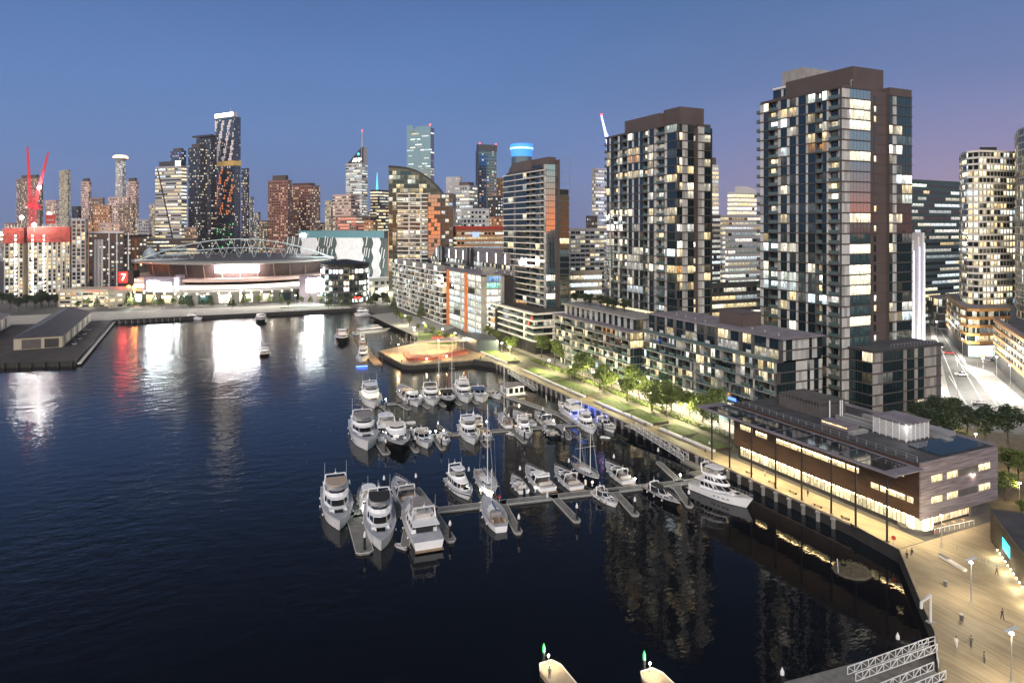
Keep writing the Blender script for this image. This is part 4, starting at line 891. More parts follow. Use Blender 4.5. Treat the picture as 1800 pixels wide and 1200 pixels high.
b.part('curved_roof').mesh([(x,y,b.H+6*math.cos((x/b.W-.35)*1.6)) for y in (0,b.L) for x in [b.W*i/8 for i in range(9)]]+[(x,y,b.H) for y in (0,b.L) for x in (0,b.W)],[(i,i+1,i+10,i+9) for i in range(8)]+[tuple(range(9))+(19,18)]); b.mm.update(curved_roof='t_white'); b.done(b.mm)
tower('office block with orange lit ledge below the curved roof office', 1263, 1270, 1340, 378, 560, 26, 't_grey', fh=4, litp=.55, runs=9, fr=(.98,.5), hi=1.3, cool=.5)
tower('blue grey office block with greenish lit strips left of the tallest dark tower', 1275, 1280, 1340, 404, 480, 26, 't_grey', fh=4.2, litp=.5, runs=10, cool=.95, fr=(.98,.5), hi=1.2)
b = tower('low dark roofed podium house between the two dark towers', 1236, 1242, 1340, 500, 330, 24, 'dark_wall', fh=4, litp=.45, hi=1.2, runs=5); 
b = tower('dark wide office block with lit strips right of the tallest dark tower', 1585, 1598, 1690, 316, 420, 28, 't_teal', fh=4, cw=3, litp=.18, runs=10, cool=.6, fr=(.98,.45), hi=1.2)
for lab, xL, xc, xR, yt, D_, m_ in (('rose block with lit crown rows behind the leaning crane jib',80,99,103,352,1000,'t_pink'),('low brown block at the far left edge behind the netted tower',8,27,31,392,1100,'t_brown'),('low orange lit block between the netted towers and orange block',143,162,166,388,760,'t_orange'),('low rose block at the foot of the dark brown block',176,210,214,392,740,'t_pink'),('low brown block left of the striped skyscraper foot',325,345,348,400,760,'t_brown'),('low beige block in the gap left of the brown twins',456,470,474,388,1000,'t_beige'),('low rose block between the brown twins and narrow beige block',560,573,577,392,980,'t_pink'),('brown block behind the curved topped building, right side',776,790,800,352,800,'t_brown'),('low orange lit block under the black framed tower',846,868,886,382,700,'t_orange'),('pale block right of the curved topped building foot',790,800,812,392,640,'t_grey'),('low brown lit block under the pale spired office tower',640,656,664,388,720,'t_orange')):
    tower(lab, xL, xc, xR, yt, D_, 62 if xc < 700 else 40, m_, litp=.42, cols_=[(1,.72,.38),(1,.85,.55),(1,.55,.3)])
# curved top building left of centre
D = 560; k = D/F; b = Bld('curved_top_building', 'broad building with a curved sloping top, white balcony bands and an orange glass side', 'building', (*at(683,D),G0), -R(25), 51); X = lambda x: (x-683)*k; Zz = lambda y: zat(y,D)-G0
top = [(683,293),(700,294),(716,296),(732,301),(745,308),(757,317),(767,327),(775,338)]
def topz(x):
    for (x0,y0),(x1,y1) in zip(top,top[1:]):
        if x0 <= x <= x1: return Zz(y0+(y1-y0)*(x-x0)/(x1-x0))
    return 0
o = [(X(x),Zz(y)) for x, y in top]+[(X(775),0),(0,0)]; n_ = len(o)
b.part('wall').mesh([(x,0,z) for x,z in o]+[(x,30,z) for x,z in o],[tuple(range(n_-1,-1,-1)),tuple(range(n_,2*n_))]+[(i,(i+1)%n_,n_+(i+1)%n_,n_+i) for i in range(n_)])
for p, q in zip(top,top[1:]): b.part('roof_edge').bar((X(p[0]),-.4,Zz(p[1])+.4),(X(q[0]),-.4,Zz(q[1])+.4),1.6,1.0)
cw = 3.1; fh = 3.6
for j in range(36):
    z = 3.6*j
    for i in range(14):
        x = cw*i+.3; px_ = 683+(x+cw)/k
        if px_ < 775 and z+fh < topz(px_) and z+fh > Zz(470):
            c = b.lit(.5 if i > 4 else .3,.15,.9,.1); v, t_, uv = b.pane((0,0),(1,0),(0,-1),x,x+cw-.15,z+.2,z+3.45,.06,c); b.part('windows').poly(v,t_,uv)
W0, W1 = X(700), X(753); zt = Zz(342)
b.part('band_block').box(W0,W1,-3,0,0,zt)
b.face((W0,-4.6),(W1,-4.6),zt-3.3*20,3.3,20,[(3,'b'),(2.4,'g'),(.8,'p'),(3,'b'),(2,'g'),(.8,'p'),(3,'b')],.45,1.5,slab=(.7,.5),slabn='white_slab',lo=.3,hi=1.2)
for j in range(18):
    for i in range(4):
        if b.rnd.random() < .8: b.part('mirror_pane').box(W1+.15+2.5*i,W1+2.5+2.5*i,-2.56,-2.4,zt-3.3*j-3.1,zt-3.3*j-.15); continue
        v, t_, uv = b.pane((W1,-2.5),(1,0),(0,-1),.2+2.5*i,2.5+2.5*i,zt-3.3*j-3.1,zt-3.3*j-.2,.06,b.lit(.12,.2,.8)); b.part('windows').poly(v,t_,uv)
b.part('glass_side').box(W1,X(776),-2.4,0,0,zt); b.part('dark_side').box(X(776),X(797),-1.5,26,0,zt+1)
for j in range(20):
    for i in range(3): 
        v, t_, uv = b.pane((X(776),-1.5),(1,0),(0,-1),.3+3.1*i,3.1+3.1*i,zt-3.3*j-2.8,zt-3.3*j-.4,.06,b.lit(.3,.2,1,.3)); b.part('windows').poly(v,t_,uv)
b.done(dict(wall='t_olive', roof_edge='black_paint', band_block='dark_wall', glass_side='t_dark', mirror_pane='mirror_glass', dark_side='t_dark'))
# three white blades with blue light lines
b = Bld('blade_monument', 'three tall white blades with blue light lines beside the tallest dark tower', 'light blades', (*at(1603,262),G0), R(-8), 3)
for x, z in ((0,57),(2.8,58.4),(5.2,60)): b.part('blade').box(x,x+1.0,0,5,0,z); b.part('blue_light_line').box(x+.86,x+1.12,-.12,-.02,6,z-4)
b.part('tie_wall').box(.5,5.5,3,4,0,50); mat('violet_glow', (.5,.5,1), .5, emit=(.45,.5,1), es=3.5); b.done(dict(blade='white_paint', blue_light_line='violet_glow', tie_wall='dark_concrete'))
# ---------------------------------------------------------------- right side: curved tower and its brown podium
def arcpoly(pts): return [tuple(p) for p in pts]
def curved(name, label, base, z0, z1, fh, litp, slab, seed, bay=2.6, deep=.5, mats={}, back=18, lo=.6, hi=1.5, cool=.15, extra=None, kind='g', cols=None):
    b = Bld(name, label, 'building', (0,0,0), 0, seed); nf = round((z1-z0)/fh); fh = (z1-z0)/nf
    rad = lambda p, q: (p[0]*(1+q/math.hypot(*p)), p[1]*(1+q/math.hypot(*p)))
    bk = [rad(base[-1], back), rad(base[0], back)]
    cx = sum(p[0] for p in base)/len(base); cyy = sum(p[1] for p in base)/len(base)
    inn = [rad(p, 2.2) for p in base]
    b.part('wall').prism(inn+bk, z0, z1)
    for p0, p1 in zip(base, base[1:]):
        Lh = math.dist(p0,p1); n = max(1, round(Lh/bay))
        b.face(p0, p1, z0, fh, nf, [(1.4,'g'),(1,'g'),(.5,'p'),(1,'g')]*max(1,n//2) if cols == 1 else cols or [(1,kind),(.35,'p')]*n, litp, deep, slab=((1.3,.4) if cols == 1 else (1.0,.6) if kind == 'g' and not cols else (.5,.4)), slabn=slab, lo=lo, hi=hi, cool=cool, pan=(.5,.45,.36))
    b.part('roof').prism(inn+bk, z1+.5, z1+1.0)
    if extra: extra(b, z1)
    return b.done(mats)
base = [px(1664,590,G0), px(1677,609,G0), px(1689,622,G0), px(1702,628,G0), px(1722,629,G0), px(1747,628,G0), px(1775,626,G0)]
mat('ochre_band', (.40,.20,.06), .5, var=.15)
curved('podium_building', 'curved ochre banded podium house with brightly lit ground floor at the street corner', base, G0+6.5, G0+22, 3.6, .3, 'ochre_band', 41, mats=dict(ochre_band='ochre_band'), lo=.2, hi=1.2, cols=1)
b = Bld('shop_front', 'brightly lit white shop front under the curved ochre podium', 'shop', (0,0,0), 0, 42)
for p0, p1 in zip(base, base[1:]):
    d = Vector((p1[0]-p0[0],p1[1]-p0[1])); Lh = d.length; d /= Lh; n = Vector((d.y,-d.x)); k = max(1,round(Lh/4))
    b.window([b.pane(p0,d,n,Lh*i/k+.2,Lh*(i+1)/k-.2,G0+.3,G0+5.6,-.4,tuple(c*b.rnd.uniform(1,2.2) for c in (1,.93,.8))) for i in range(k)])
b.part('wall').prism([(p[0]*1.003,p[1]*1.003) for p in base]+[(base[-1][0]*1.05,base[-1][1]*1.05),(base[0][0]*1.05,base[0][1]*1.05)], G0, G0+6.4); b.done()
tb = [at(1688,392), at(1688.5,372), at(1692,358), at(1702,349), at(1722,344), at(1748,346), at(1786,352)]
def tex(b, z1):
    b.part('roof_box').prism([at(1722,362),at(1752,362),at(1752,375),at(1722,375)], z1+.9, z1+4.5)
curved('curved_white_tower', 'curved white tower with many warm lit balcony bays above the ochre podium', tb, G0+22, zat(268,346), 3.2, .5, 'white_slab', 43, bay=2.4, deep=.8, hi=2, mats=dict(roof_box='dark_wall'), extra=tex)
base = [px(1748,641,G0), px(1800,692,G0), px(1850,742,G0)]
curved('podium_building', 'straight ochre banded house with lit shops at the right edge of the street', base, G0+6.5, zat(566,depth(*base[0])), 3.6, .22, 'ochre_band', 44, mats=dict(ochre_band='ochre_band'), lo=.2, hi=1.1, cols=1)
b = Bld('shop_front', 'white glowing shop windows below the ochre house at the right edge', 'shop', (0,0,0), 0, 45)
d = Vector((base[2][0]-base[0][0],base[2][1]-base[0][1])); Lh = d.length; d /= Lh; n = Vector((d.y,-d.x)); k = 16
b.window([b.pane(base[0],d,n,Lh*i/k+.3,Lh*(i+1)/k-.3,G0+.3,G0+5.4,-.4,tuple(c*b.rnd.uniform(.7,2.4) for c in (1,.93,.8))) for i in range(k)])
b.part('wall').prism([(p[0]*1.003,p[1]*1.003) for p in base]+[(base[2][0]*1.05,base[2][1]*1.05),(base[0][0]*1.05,base[0][1]*1.05)], G0, G0+6.4); b.done()
tb = [at(1784,345), at(1790,318), at(1815,300), at(1850,300)]
curved('curved_white_tower', 'white tower with small dark windows cut off by the right edge of the picture', tb, G0+20, zat(236,330), 3.2, .3, 'white_slab', 46, bay=3, deep=.6, mats={}, cool=.4, cols=[(1.6,'p'),(.8,'g'),(.5,'p'),(.8,'g'),(1.5,'p')]*2)
b = Bld('office_building', 'dark office house with a black screen wall at the far side of the bright street', 'office building', (*px(1650,578,G0),G0), R(-36), 47)
b.part('wall').box(0,30,0,60,0,18); b.face((0,60),(0,0),0,4.5,4,[(1,'g')]*14,.35,.6,slab=(.5,.3),slabn='grey_slab'); b.face((0,0),(30,0),0,4.5,4,[(1,'g')]*8,.5,.6,slab=(.5,.3),slabn='grey_slab',cool=.6); b.part('screen_wall').box(-1,0,8,34,5,16); b.part('roof').box(-.5,30,-.5,60,18.6,19.1); b.done(dict(screen_wall='black_paint'))
# ---------------------------------------------------------------- the bright street
mat('asphalt', (.10,.10,.10), .8, var=.25, vscale=.4); mat('pavement', (.33,.32,.29), .8, var=.15, vscale=.7); mat('road_paint', (.75,.75,.72), .6)
def strip(name, pts, m, dz, lift=GZ):
    sheet(name, pts, lift+dz, m)
sheet('street_pavement', [px(*p,GZ) for p in ((1628,520),(1660,560),(1700,640),(1745,655),(1830,730),(1830,800),(1640,745),(1650,690))], GZ+.012, M['pavement'])
sheet('road', [px(*p,GZ) for p in ((1634,545),(1650,560),(1700,650),(1790,742),(1830,790),(1700,770),(1668,690))], GZ+.016, M['asphalt'])
for k, (p, q, w_) in enumerate((((1650,575),(1740,728),.1),((1658,590),(1765,728),.1),((1645,590),(1690,700),.12),((1690,640),(1790,735),.15),((1668,660),(1720,745),.1))):
    A, B_ = px(*p,GZ), px(*q,GZ); m_ = MB(); d = Vector((B_[0]-A[0],B_[1]-A[1])).normalized(); n = Vector((-d.y,d.x))*w_
    m_.poly([(A[0]-n.x,A[1]-n.y,GZ+.022),(B_[0]-n.x,B_[1]-n.y,GZ+.022),(B_[0]+n.x,B_[1]+n.y,GZ+.022),(A[0]+n.x,A[1]+n.y,GZ+.022)]); m_.build('lane_line', M['road_paint'], kind='structure')
for i, (x, y, h) in enumerate(((1683,695,13),(1728,692,13),(1692,630,9),(1718,650,9),(1752,677,11),(1776,695,11),(1646,594,9),(1656,575,9))):
    a, c = px(x, y, GZ)
    lamp('street_pole_lamp', f'tall dark pole lamp on the bright street beyond the trees, {ORD[i]} of the group', (a, c, GZ), h, 22000, (1,.95,.84), 'pole lamps on the bright street', 'lamp_glow_white', .4)
def car(label, x, y, rz, c):
    a, b2 = px(x, y, GZ); t = empty('parked_car', label, 'car', (a,b2,GZ+.02), rz, 'cars on the bright street'); m = mat('car_paint', c, .25)
    q = MB(); q.prism([(-2.2,-.88),(2.2,-.88),(2.25,-.5),(2.25,.5),(2.2,.88),(-2.2,.88)], .35, .9); q.build('body', m, t)
    q = MB(); q.prism([(-1.5,-.8),(1.0,-.8),(1.0,.8),(-1.5,.8)], .9, 1.45, top=[(-1.1,-.65),(.4,-.65),(.4,.65),(-1.1,.65)]); q.build('cabin_glass', M['dark_glass'], t)
    for sx in (-1.4,1.4):
        for sy in (-.9,.9): q = MB(); q.tube((sx,sy-.1,.33),(sx,sy+.1,.33),.33,n=10); q.build('wheel', M['black_paint'], t)
    for sy in (-.6,.6): q = MB(); q.box(2.2,2.28,sy-.15,sy+.15,.6,.75); q.build('headlight', M['lamp_glow_soft'], t)
car('white car on the bright street, far one of the two near the blades', 1641, 602, R(200), (.7,.7,.7)); car('white car on the bright street, near one of the two near the blades', 1656, 611, R(200), (.75,.75,.75))
car('dark car waiting near the junction at the near end of the bright street', 1722, 712, R(125), (.05,.05,.06)); car('white van like car driving up the middle of the bright street', 1690, 660, R(135), (.7,.7,.7)); car('red car on the far lane of the bright street', 1668, 622, R(135), (.4,.04,.03))
car('grey car parked by the lit shops of the curved podium', 1741, 634, R(10), (.3,.3,.32))
# park trees beyond the library
for i, (x, y, s, k) in enumerate(((1640,772,1.0,'dark'),(1668,778,.95,'dark'),(1690,790,.7,'broad'),(1700,765,.95,'dark'),(1733,785,1.2,'dark'),(1772,780,1.1,'dark'),(1678,745,.9,'dark'),(1760,812,.5,'small'),(1768,880,.95,'broad'),(1790,845,1.1,'broad'),(1772,835,1.0,'broad'),(1796,905,.6,'small'),(1660,760,.9,'dark'),(1645,752,1,'dark'),(1790,745,.9,'sparse'),(1620,760,.9,'dark'))):
    a, b2 = px(x, y, GZ); tree(k, f'{"dark spreading" if k=="dark" else "green" if k!="sparse" else "bare twiggy"} park tree beyond the library, {ORD[i]} of the grove', (a, b2, GZ), s, rt.uniform(0,6), 'park trees beyond the library')
sheet('park_ground', [px(*p,GZ) for p in ((1600,765),(1640,742),(1830,770),(1840,960),(1757,905))], GZ+.02, mat('park_soil', (.12,.09,.05), .9, var=.35, vscale=.4))
for i, (x, y) in enumerate(((1646,765),(1681,757),(1715,792),(1792,885),(1782,830))):
    a, b2 = px(x, y, GZ); lamp('park_lamp', f'warm park lamp among the dark trees beyond the library, {ORD[i]} from the left', (a,b2,GZ), 4.5, 1500, (1,.8,.42), 'lamps among the park trees', 'lamp_glow', .35)
# ---------------------------------------------------------------- stadium
SC = cam2w((420-900)/F*640, 640)
st = Bld('stadium', 'round stadium with brown walls, steel arch trusses on the roof and a bright white sign', 'stadium', (SC[0], SC[1], G0), 0, 61); s_ = st.part
n = 48
s_('bowl_wall').lathe((0,0,0),[(84,10),(84,14),(70,15),(76,24),(80,31)],n)
s_('concourse').lathe((0,0,0),[(98,0),(98,9.5),(92,9.6)],n); s_('concourse_slab').lathe((0,0,0),[(96,9.6),(100,9.7),(100,10.6),(84,10.7)],n); s_('upper_band').lathe((0,0,0),[(85.5,17),(86.5,17.2),(86.5,19.5),(78,19.6)],n)
s_('concourse_glow').lathe((0,0,0),[(90,11.5),(90,14.2)],n); mat('concourse_light', (1,.9,.75), .6, emit=(1,.93,.8), es=1.5)
s_('roof_rim').lathe((0,0,0),[(80,30.8),(88,31.5),(88.5,33),(83,34)],n); s_('roof').lathe((0,0,0),[(83,33.8),(55,35.6),(25,36.6),(.2,36.8)],n)
mat('stadium_brown', (.08,.055,.05), .5, var=.2, vscale=.1); mat('roof_steel', (.10,.10,.105), .5, .3); mat('truss_white', (.62,.72,.72), .4)
fc = Vector(SC).normalized(); rc = Vector((fc.y,-fc.x))
def P2(u, v): q = rc*u+fc*v; return (q.x, q.y)
for (u0,u1,v,zp) in ((-80,80,-50,51.5),(-72,77,50,41)):
    t_ = s_('roof_truss'); pts = []; k = 26
    for i in range(k+1):
        f = i/k; u = u0+(u1-u0)*f; z = 33.5+(zp-33.5)*(1-(2*f-1)**2); pts.append((*P2(u,v),z))
    for i in range(k):
        t_.tube(pts[i],pts[i+1],.42,n=5); b0 = (pts[i][0],pts[i][1],34.6); b1 = (pts[i+1][0],pts[i+1][1],34.6); t_.tube(b0,b1,.5,n=5)
        t_.tube(b0,pts[i+1],.19,n=4) if i%2 else t_.tube(pts[i],b1,.19,n=4)
q = P2(-78,36); s_('truss_end').lathe((q[0],q[1],32),[(7,0),(6.5,4),(4.5,8),(1,10.5)],9)
def front(u, R_, z): q = P2(u, -math.sqrt(R_*R_-u*u)); return (q[0],q[1],z)
mb = s_('sign_screen')
for i in range(8):
    u0 = -18+4.2*i; u1 = u0+4.2; a, b2 = front(u0,84,0), front(u1,84,0); mb.poly([(a[0],a[1],24.5),(b2[0],b2[1],24.5),(b2[0],b2[1],30),(a[0],a[1],30)])
mat('sign_glow', (1,1,1), .5, emit=(1,.92,.92), es=75)
for i in range(20):
    u = -78+8*i; c = front(u,97.5,0); st.part('concourse_lamp').ball((c[0]-1,c[1]-2,9.2),.55,6)
    if i%2 == 0: c = front(u*.85,76,0); st.part('raking_column').tube((c[0],c[1],15),(c[0]-2,c[1]-5,31),.35,n=5)
for i in range(40):
    a = math.pi*2*i/40; r = 97; q0 = (r*math.cos(a)*1.012, r*math.sin(a)*1.012); tt = Vector((-math.sin(a),math.cos(a)))
    st.window([([(q0[0]-tt.x*5,q0[1]-tt.y*5,1),(q0[0]+tt.x*5,q0[1]+tt.y*5,1),(q0[0]+tt.x*5,q0[1]+tt.y*5,7.5),(q0[0]-tt.x*5,q0[1]-tt.y*5,7.5)], st.lit(.7,.4,1.3,.3), [(i,0),(i+6,0),(i+6,3),(i,3)])])
st.done(dict(bowl_wall='stadium_brown', concourse='dark_concrete', concourse_slab='concrete', upper_band='t_pink', concourse_glow='concourse_light', roof_rim='slab_grey', roof='roof_steel', roof_truss='truss_white', truss_end='truss_white', sign_screen='sign_glow', concourse_lamp='lamp_glow', raking_column='t_brown'), cap=40)
def screen_block(label, x0, x1, y0, y1, D, screens, rz=0):
    b = Bld('screen_building', label, 'screen building', (*at(x0,D),G0), -R(25)+R(rz), int(x0)); k = D/F; W = (x1-x0)*k; z1 = zat(y0,D)-G0
    b.part('frame').box(0,W,0,10,0,z1); b.part('corner_tower').box(W,W+5,1,8,0,z1+1.5)
    for a, c, t, u in screens: b.part('screen').box((a-x0)*k,(c-x0)*k,-.25,-.02,zat(u,D)-G0,zat(t,D)-G0)
    b.part('light_strip').box(W+1.5,W+2.5,.7,.98,2,z1-1); return b.done(dict(frame='purple_clad', corner_tower='purple_clad', screen='screen_glow', light_strip='screen_glow'))
mat('purple_clad', (.20,.16,.20), .5, var=.15); mat('screen_glow', (1,1,1), .5, emit=(.90,1,1), es=120)
screen_block('grey purple block with two blazing white screens left of the stadium front', 253, 306, 487, 524, 552, ((259,279,494,519),(281,300,497,522)))
screen_block('grey purple block with two blazing white screens right of the stadium front', 526, 570, 485, 516, 560, ((539,556,490,513),(559,572,488,511)))
b = Bld('sign_building', 'black block with a glowing red numeral sign left of the stadium', 'sign building', (*at(207,575),G0), -R(25), 62)
b.part('wall').box(0,13,0,10,0,zat(476,575)-G0); b.part('pale_floors').box(13,24,1,9,0,19); b.part('sign_back').box(1.5,8,-.3,0,15.5,24)
for j in range(4): b.window([b.pane((13,1),(1,0),(0,-1),.5,10.5,2+4.5*j,4.5+4.5*j,.1,(1.2,1,.8))])
s7 = text('sign_numeral', '7', 8, mat('neon_red', (1,.1,.1), .5, emit=(1,.22,.18), es=45), b.root, (5,-.45,19.5), (R(90),0,0), .1)
mat('dark_red', (.35,.02,.03), .5, emit=(1,.0025,.001), es=34); b.done(dict(wall='black_paint', pale_floors='concrete', sign_back='dark_red'))
for i_, x_ in enumerate((226,236)):  # orange lamps added to colour the streak on the water
    a, c = at(x_,556); f = MB(); f.ball((0,0,0),1.5,8); o = empty('entrance_and_streak_light', f'added orange lamp for the water streak between red sign block and white screens, {ORD[i_]} from the left', 'light', (a,c,zat(505,556))); f.build('lamp', mat('streak_orange', (1,.4,.1), .5, emit=(1,.24,.02), es=220) if i_ == 0 else M['streak_orange'], o); q = MB(); q.box(-.1,.1,.3,.5,-zat(505,556)+GZ,0); q.build('post', M['steel'], o)
b = Bld('car_park', 'beige broadcasting car park with open lit decks and red rooftop lettering on the far quay', 'car park', (*at(104,530),G0), -R(25)+R(6), 63)
W = 42; H = zat(509,530)-G0; b.part('core').box(.6,W,.8,24,0,H-.6)
for j in range(5): b.part('deck_parapet').box(0,W+.3,0,25,3.1*j+(H-15.2),3.1*j+1.5+(H-15.2))
b.part('parapet').box(-.1,W+.4,-.1,25,H-2.6,H)
for i in range(6): b.part('column').box(W*i/5-.5,W*i/5+.5,-.05,.5,0,H-1)
for j in range(4):
    for i in range(10): b.window([b.pane((0,.75),(1,0),(0,-1),4.2*i+.4,4.2*i+3.8,H-13.6+3.1*j,H-12.2+3.1*j,0,b.lit(.75,.8,1.6,0))])
text('roof_lettering', '7 Melbourne', 2.4, mat('letter_red', (.6,.05,.04), .5, emit=(.8,.08,.05), es=.5), b.root, (25,-.25,H-1.3), (R(90),0,0), .05)
b.done(dict(core='dark_concrete', deck_parapet='t_beige', parapet='t_beige', column='t_beige'))
b = tower('low extension of the car park stepping down towards the stadium', 186, 190, 232, 512, 520, 31, 't_beige', fh=3.4, cw=5, litp=.45, hi=1.3, cat='car park', name='car_park')
b = Bld('round_office', 'round glazed office house with lit floors at the right end of the stadium', 'office building', (*at(606,565),G0), 0, 64)
H = zat(464,548)-G0; b.part('wall').lathe((0,0,0),[(19,0),(19,H)],28); b.part('roof').lathe((0,0,0),[(19.8,H-2.5),(20.2,H),(3,H+3)],28)
for j in range(6):
    for i in range(28):
        a0, a1 = 2*math.pi*i/28, 2*math.pi*(i+.85)/28; z = 1.2+j*(H-4)/6; zz = z+(H-4)/6*.62
        P_ = [(19.3*math.cos(t),19.3*math.sin(t)) for t in (a0,a1)]
        if P_[0][1] < 8: st_ = b.lit(.45,.6,1.3,.6); b.window([([(*P_[0],z),(*P_[1],z),(*P_[1],zz),(*P_[0],zz)],st_,[(i,j),(i+3,j),(i+3,j+3),(i,j+3)])])
b.part('red_sign').box(4,9,-19.9,-19.4,4,6); b.done(dict(wall='t_dark', roof='black_paint', red_sign='red_light'))
# patterned white and teal building behind
b = Bld('patterned_building', 'big building with white wavy panels and slanted blades under a teal roof band', 'building', (*at(502,690),G0), -R(25)+R(-9), 65)
W = 108; H = zat(418,680)-G0; b.part('wall').box(0,W,0,40,0,H); b.part('teal_band').box(14,W-4,-.4,40,H,H+7)
rr = random.Random(9)
def wavy(x0, x1):
    mb = b.part('white_panel'); k = 24; L_ = [(x0+1.0*math.sin(i*.95), H*i/k) for i in range(k+1)]; Rr = [(x1+1.0*math.sin(i*.95), H*i/k) for i in range(k+1)]
    for i in range(k): mb.poly([(L_[i][0],-.5,L_[i][1]),(Rr[i][0],-.5,Rr[i][1]),(Rr[i+1][0],-.5,Rr[i+1][1]),(L_[i+1][0],-.5,L_[i+1][1])])
    for i in range(int((x1-x0)/3)):
        for j in range(5): x = x0+1.5+3*i; mb.mesh([(x,-.55,H*j/5),(x+.5,-1.0,H*j/5),(x+2.2,-.55,H*(j+1)/5),(x+1.4,-1.0,H*(j+1)/5)],[(0,1,3,2)])
for x0, x1 in ((17,34),(54,82),(92,100)): wavy(x0, x1)
for x0, x1 in ((1,17),(34,54),(82,92),(100,107)):
    for i in range(int((x1-x0)/2.6)):
        for j in range(5):
            if rr.random() < .6: x = x0+2.4*i+rr.uniform(0,.6); z = H*j/5+rr.uniform(0,3); b.part('slanted_blade').mesh([(x,-.5,z),(x+.8,-.5,z),(x+2.3,-.5,z+9),(x+1.4,-.5,z+9)],[(0,1,2,3)])
b.part('orange_edge').box(W+.5,W+2,-.5,.5,0,H+6); b.part('sign_light').box(16,22,-.6,-.4,H+1,H+4)
mat('panel_white', (.75,.75,.74), .5, var=.12, vscale=.3); mat('teal_dark', (.02,.07,.07), .2, ior=1.8); mat('teal_band', (.10,.24,.27), .4, var=.15)
mat('amber_line', (1,.4,.1), .5, emit=(1,.42,.12), es=1.0); b.done(dict(wall='teal_dark', teal_band='teal_band', white_panel='panel_white', slanted_blade='panel_white', orange_edge='amber_line', sign_light='floodlight'))
light('facade_fill', (*at(612,600),G0+30), 110000, (.92,1,.98), size=2)  # unseen lamp added to brighten the patterned facade
b = tower('small white box hall between the round office and the patterned building', 638, 646, 688, 490, 585, 30, 't_white', litp=.4, fh=5, cw=6, lo=1, hi=2.5, cool=.8, cat='hall', name='hall')
# ---------------------------------------------------------------- left: tower under construction, cranes, apartment towers
mat('red_net', (.36,.06,.045), .85, var=.6, vscale=.25)
for lab, xL, xc, xR, yt, seed in (('unfinished concrete tower wrapped in red netting, the wide one with the cranes', 38, 50, 123, 402, 71), ('narrower unfinished tower wrapped in red netting at the far left', 2, 8, 41, 404, 72)):
    b = tower(lab, xL, xc, xR, yt, 600, 26, 't_beige', fh=3.4, cw=3.6, litp=.5, fr=(.62,.75), hi=1.5, lo=.5, fin=False, ylo=525, seed=seed, cat='tower', name='unfinished_tower')
    b.part('red_net').box(-.9,b.W+.5,-.9,b.L,b.H-12,b.H+1.5)
    for k in range(int(b.W/3.6)+1): b.part('concrete_pier').box(3.6*k-.3,3.6*k+.3,-.5,-.1,0,b.H-12)
    for j in range(int((b.H-4)/3.4)):
        for u in ((3,11.5) if b.W > 20 else (8,)): b.part('stair_light').ball((u,-.8,3+3.4*j),.62,6)
    for k in range(6): b.part('top_floor').box(.5,b.W-.5,.5,b.L,b.H+1.6+k*.01,b.H+1.9) if k == 0 else b.part('top_column').box(b.W*k/6-.3,b.W*k/6+.3,1,1.6,b.H+1.9,b.H+4.5)
    b.mm.update(red_net='red_net', concrete_pier='t_white', stair_light='lamp_glow_white', top_floor='concrete', top_column='concrete'); b.done(b.mm)
b = tower('white gridded apartment tower right of the red netted towers', 122, 126, 150, 385, 585, 27, 't_white', ylo=520, fh=3.4, cw=3, litp=.3, fr=(.7,.78), cat='tower'); 
b = tower('white framed apartment tower with tall pale fins beside the car park', 150, 156, 217, 409, 600, 27, 't_dark', ylo=505, fh=3.4, cw=3.4, litp=.4, fin=False, hi=1.2)
for x in (4,6.5,9): b.part('pale_fin').box(x,x+1.9,-1.2,-.05,0,b.H-6)
for x in (15,21,30): b.part('white_frame').box(x,x+.8,-.6,-.05,0,b.H)
b.part('white_frame').box(-.3,b.W+.2,-.6,0,b.H-.5,b.H+.9); b.mm.update(pale_fin='t_white', white_frame='white_paint'); b.done(b.mm)
tower('dark office slab with rows of lit strips behind the left end of the stadium', 214, 219, 345, 421, 720, 28, 't_dark', fh=4, cw=3, litp=.4, runs=6, fr=(.98,.45), cool=.3, hi=1.2)
b = tower('dark block with a flat brown oval roof left of the office slab', 213, 217, 258, 417, 640, 28, 't_dark', fh=4, litp=.35, fin=False); b.part('flat_roof').lathe((b.W*.5,b.L*.4,b.H),[(14,.5),(15,1.2),(14,2)],20); b.part('orange_fin').box(9,11,-.8,0,0,b.H); b.mm.update(flat_roof='black_paint', orange_fin='orange_clad'); b.done(b.mm)
mat('crane_red', (.6,.04,.06), .45, emit=(1,.05,.08), es=.25)
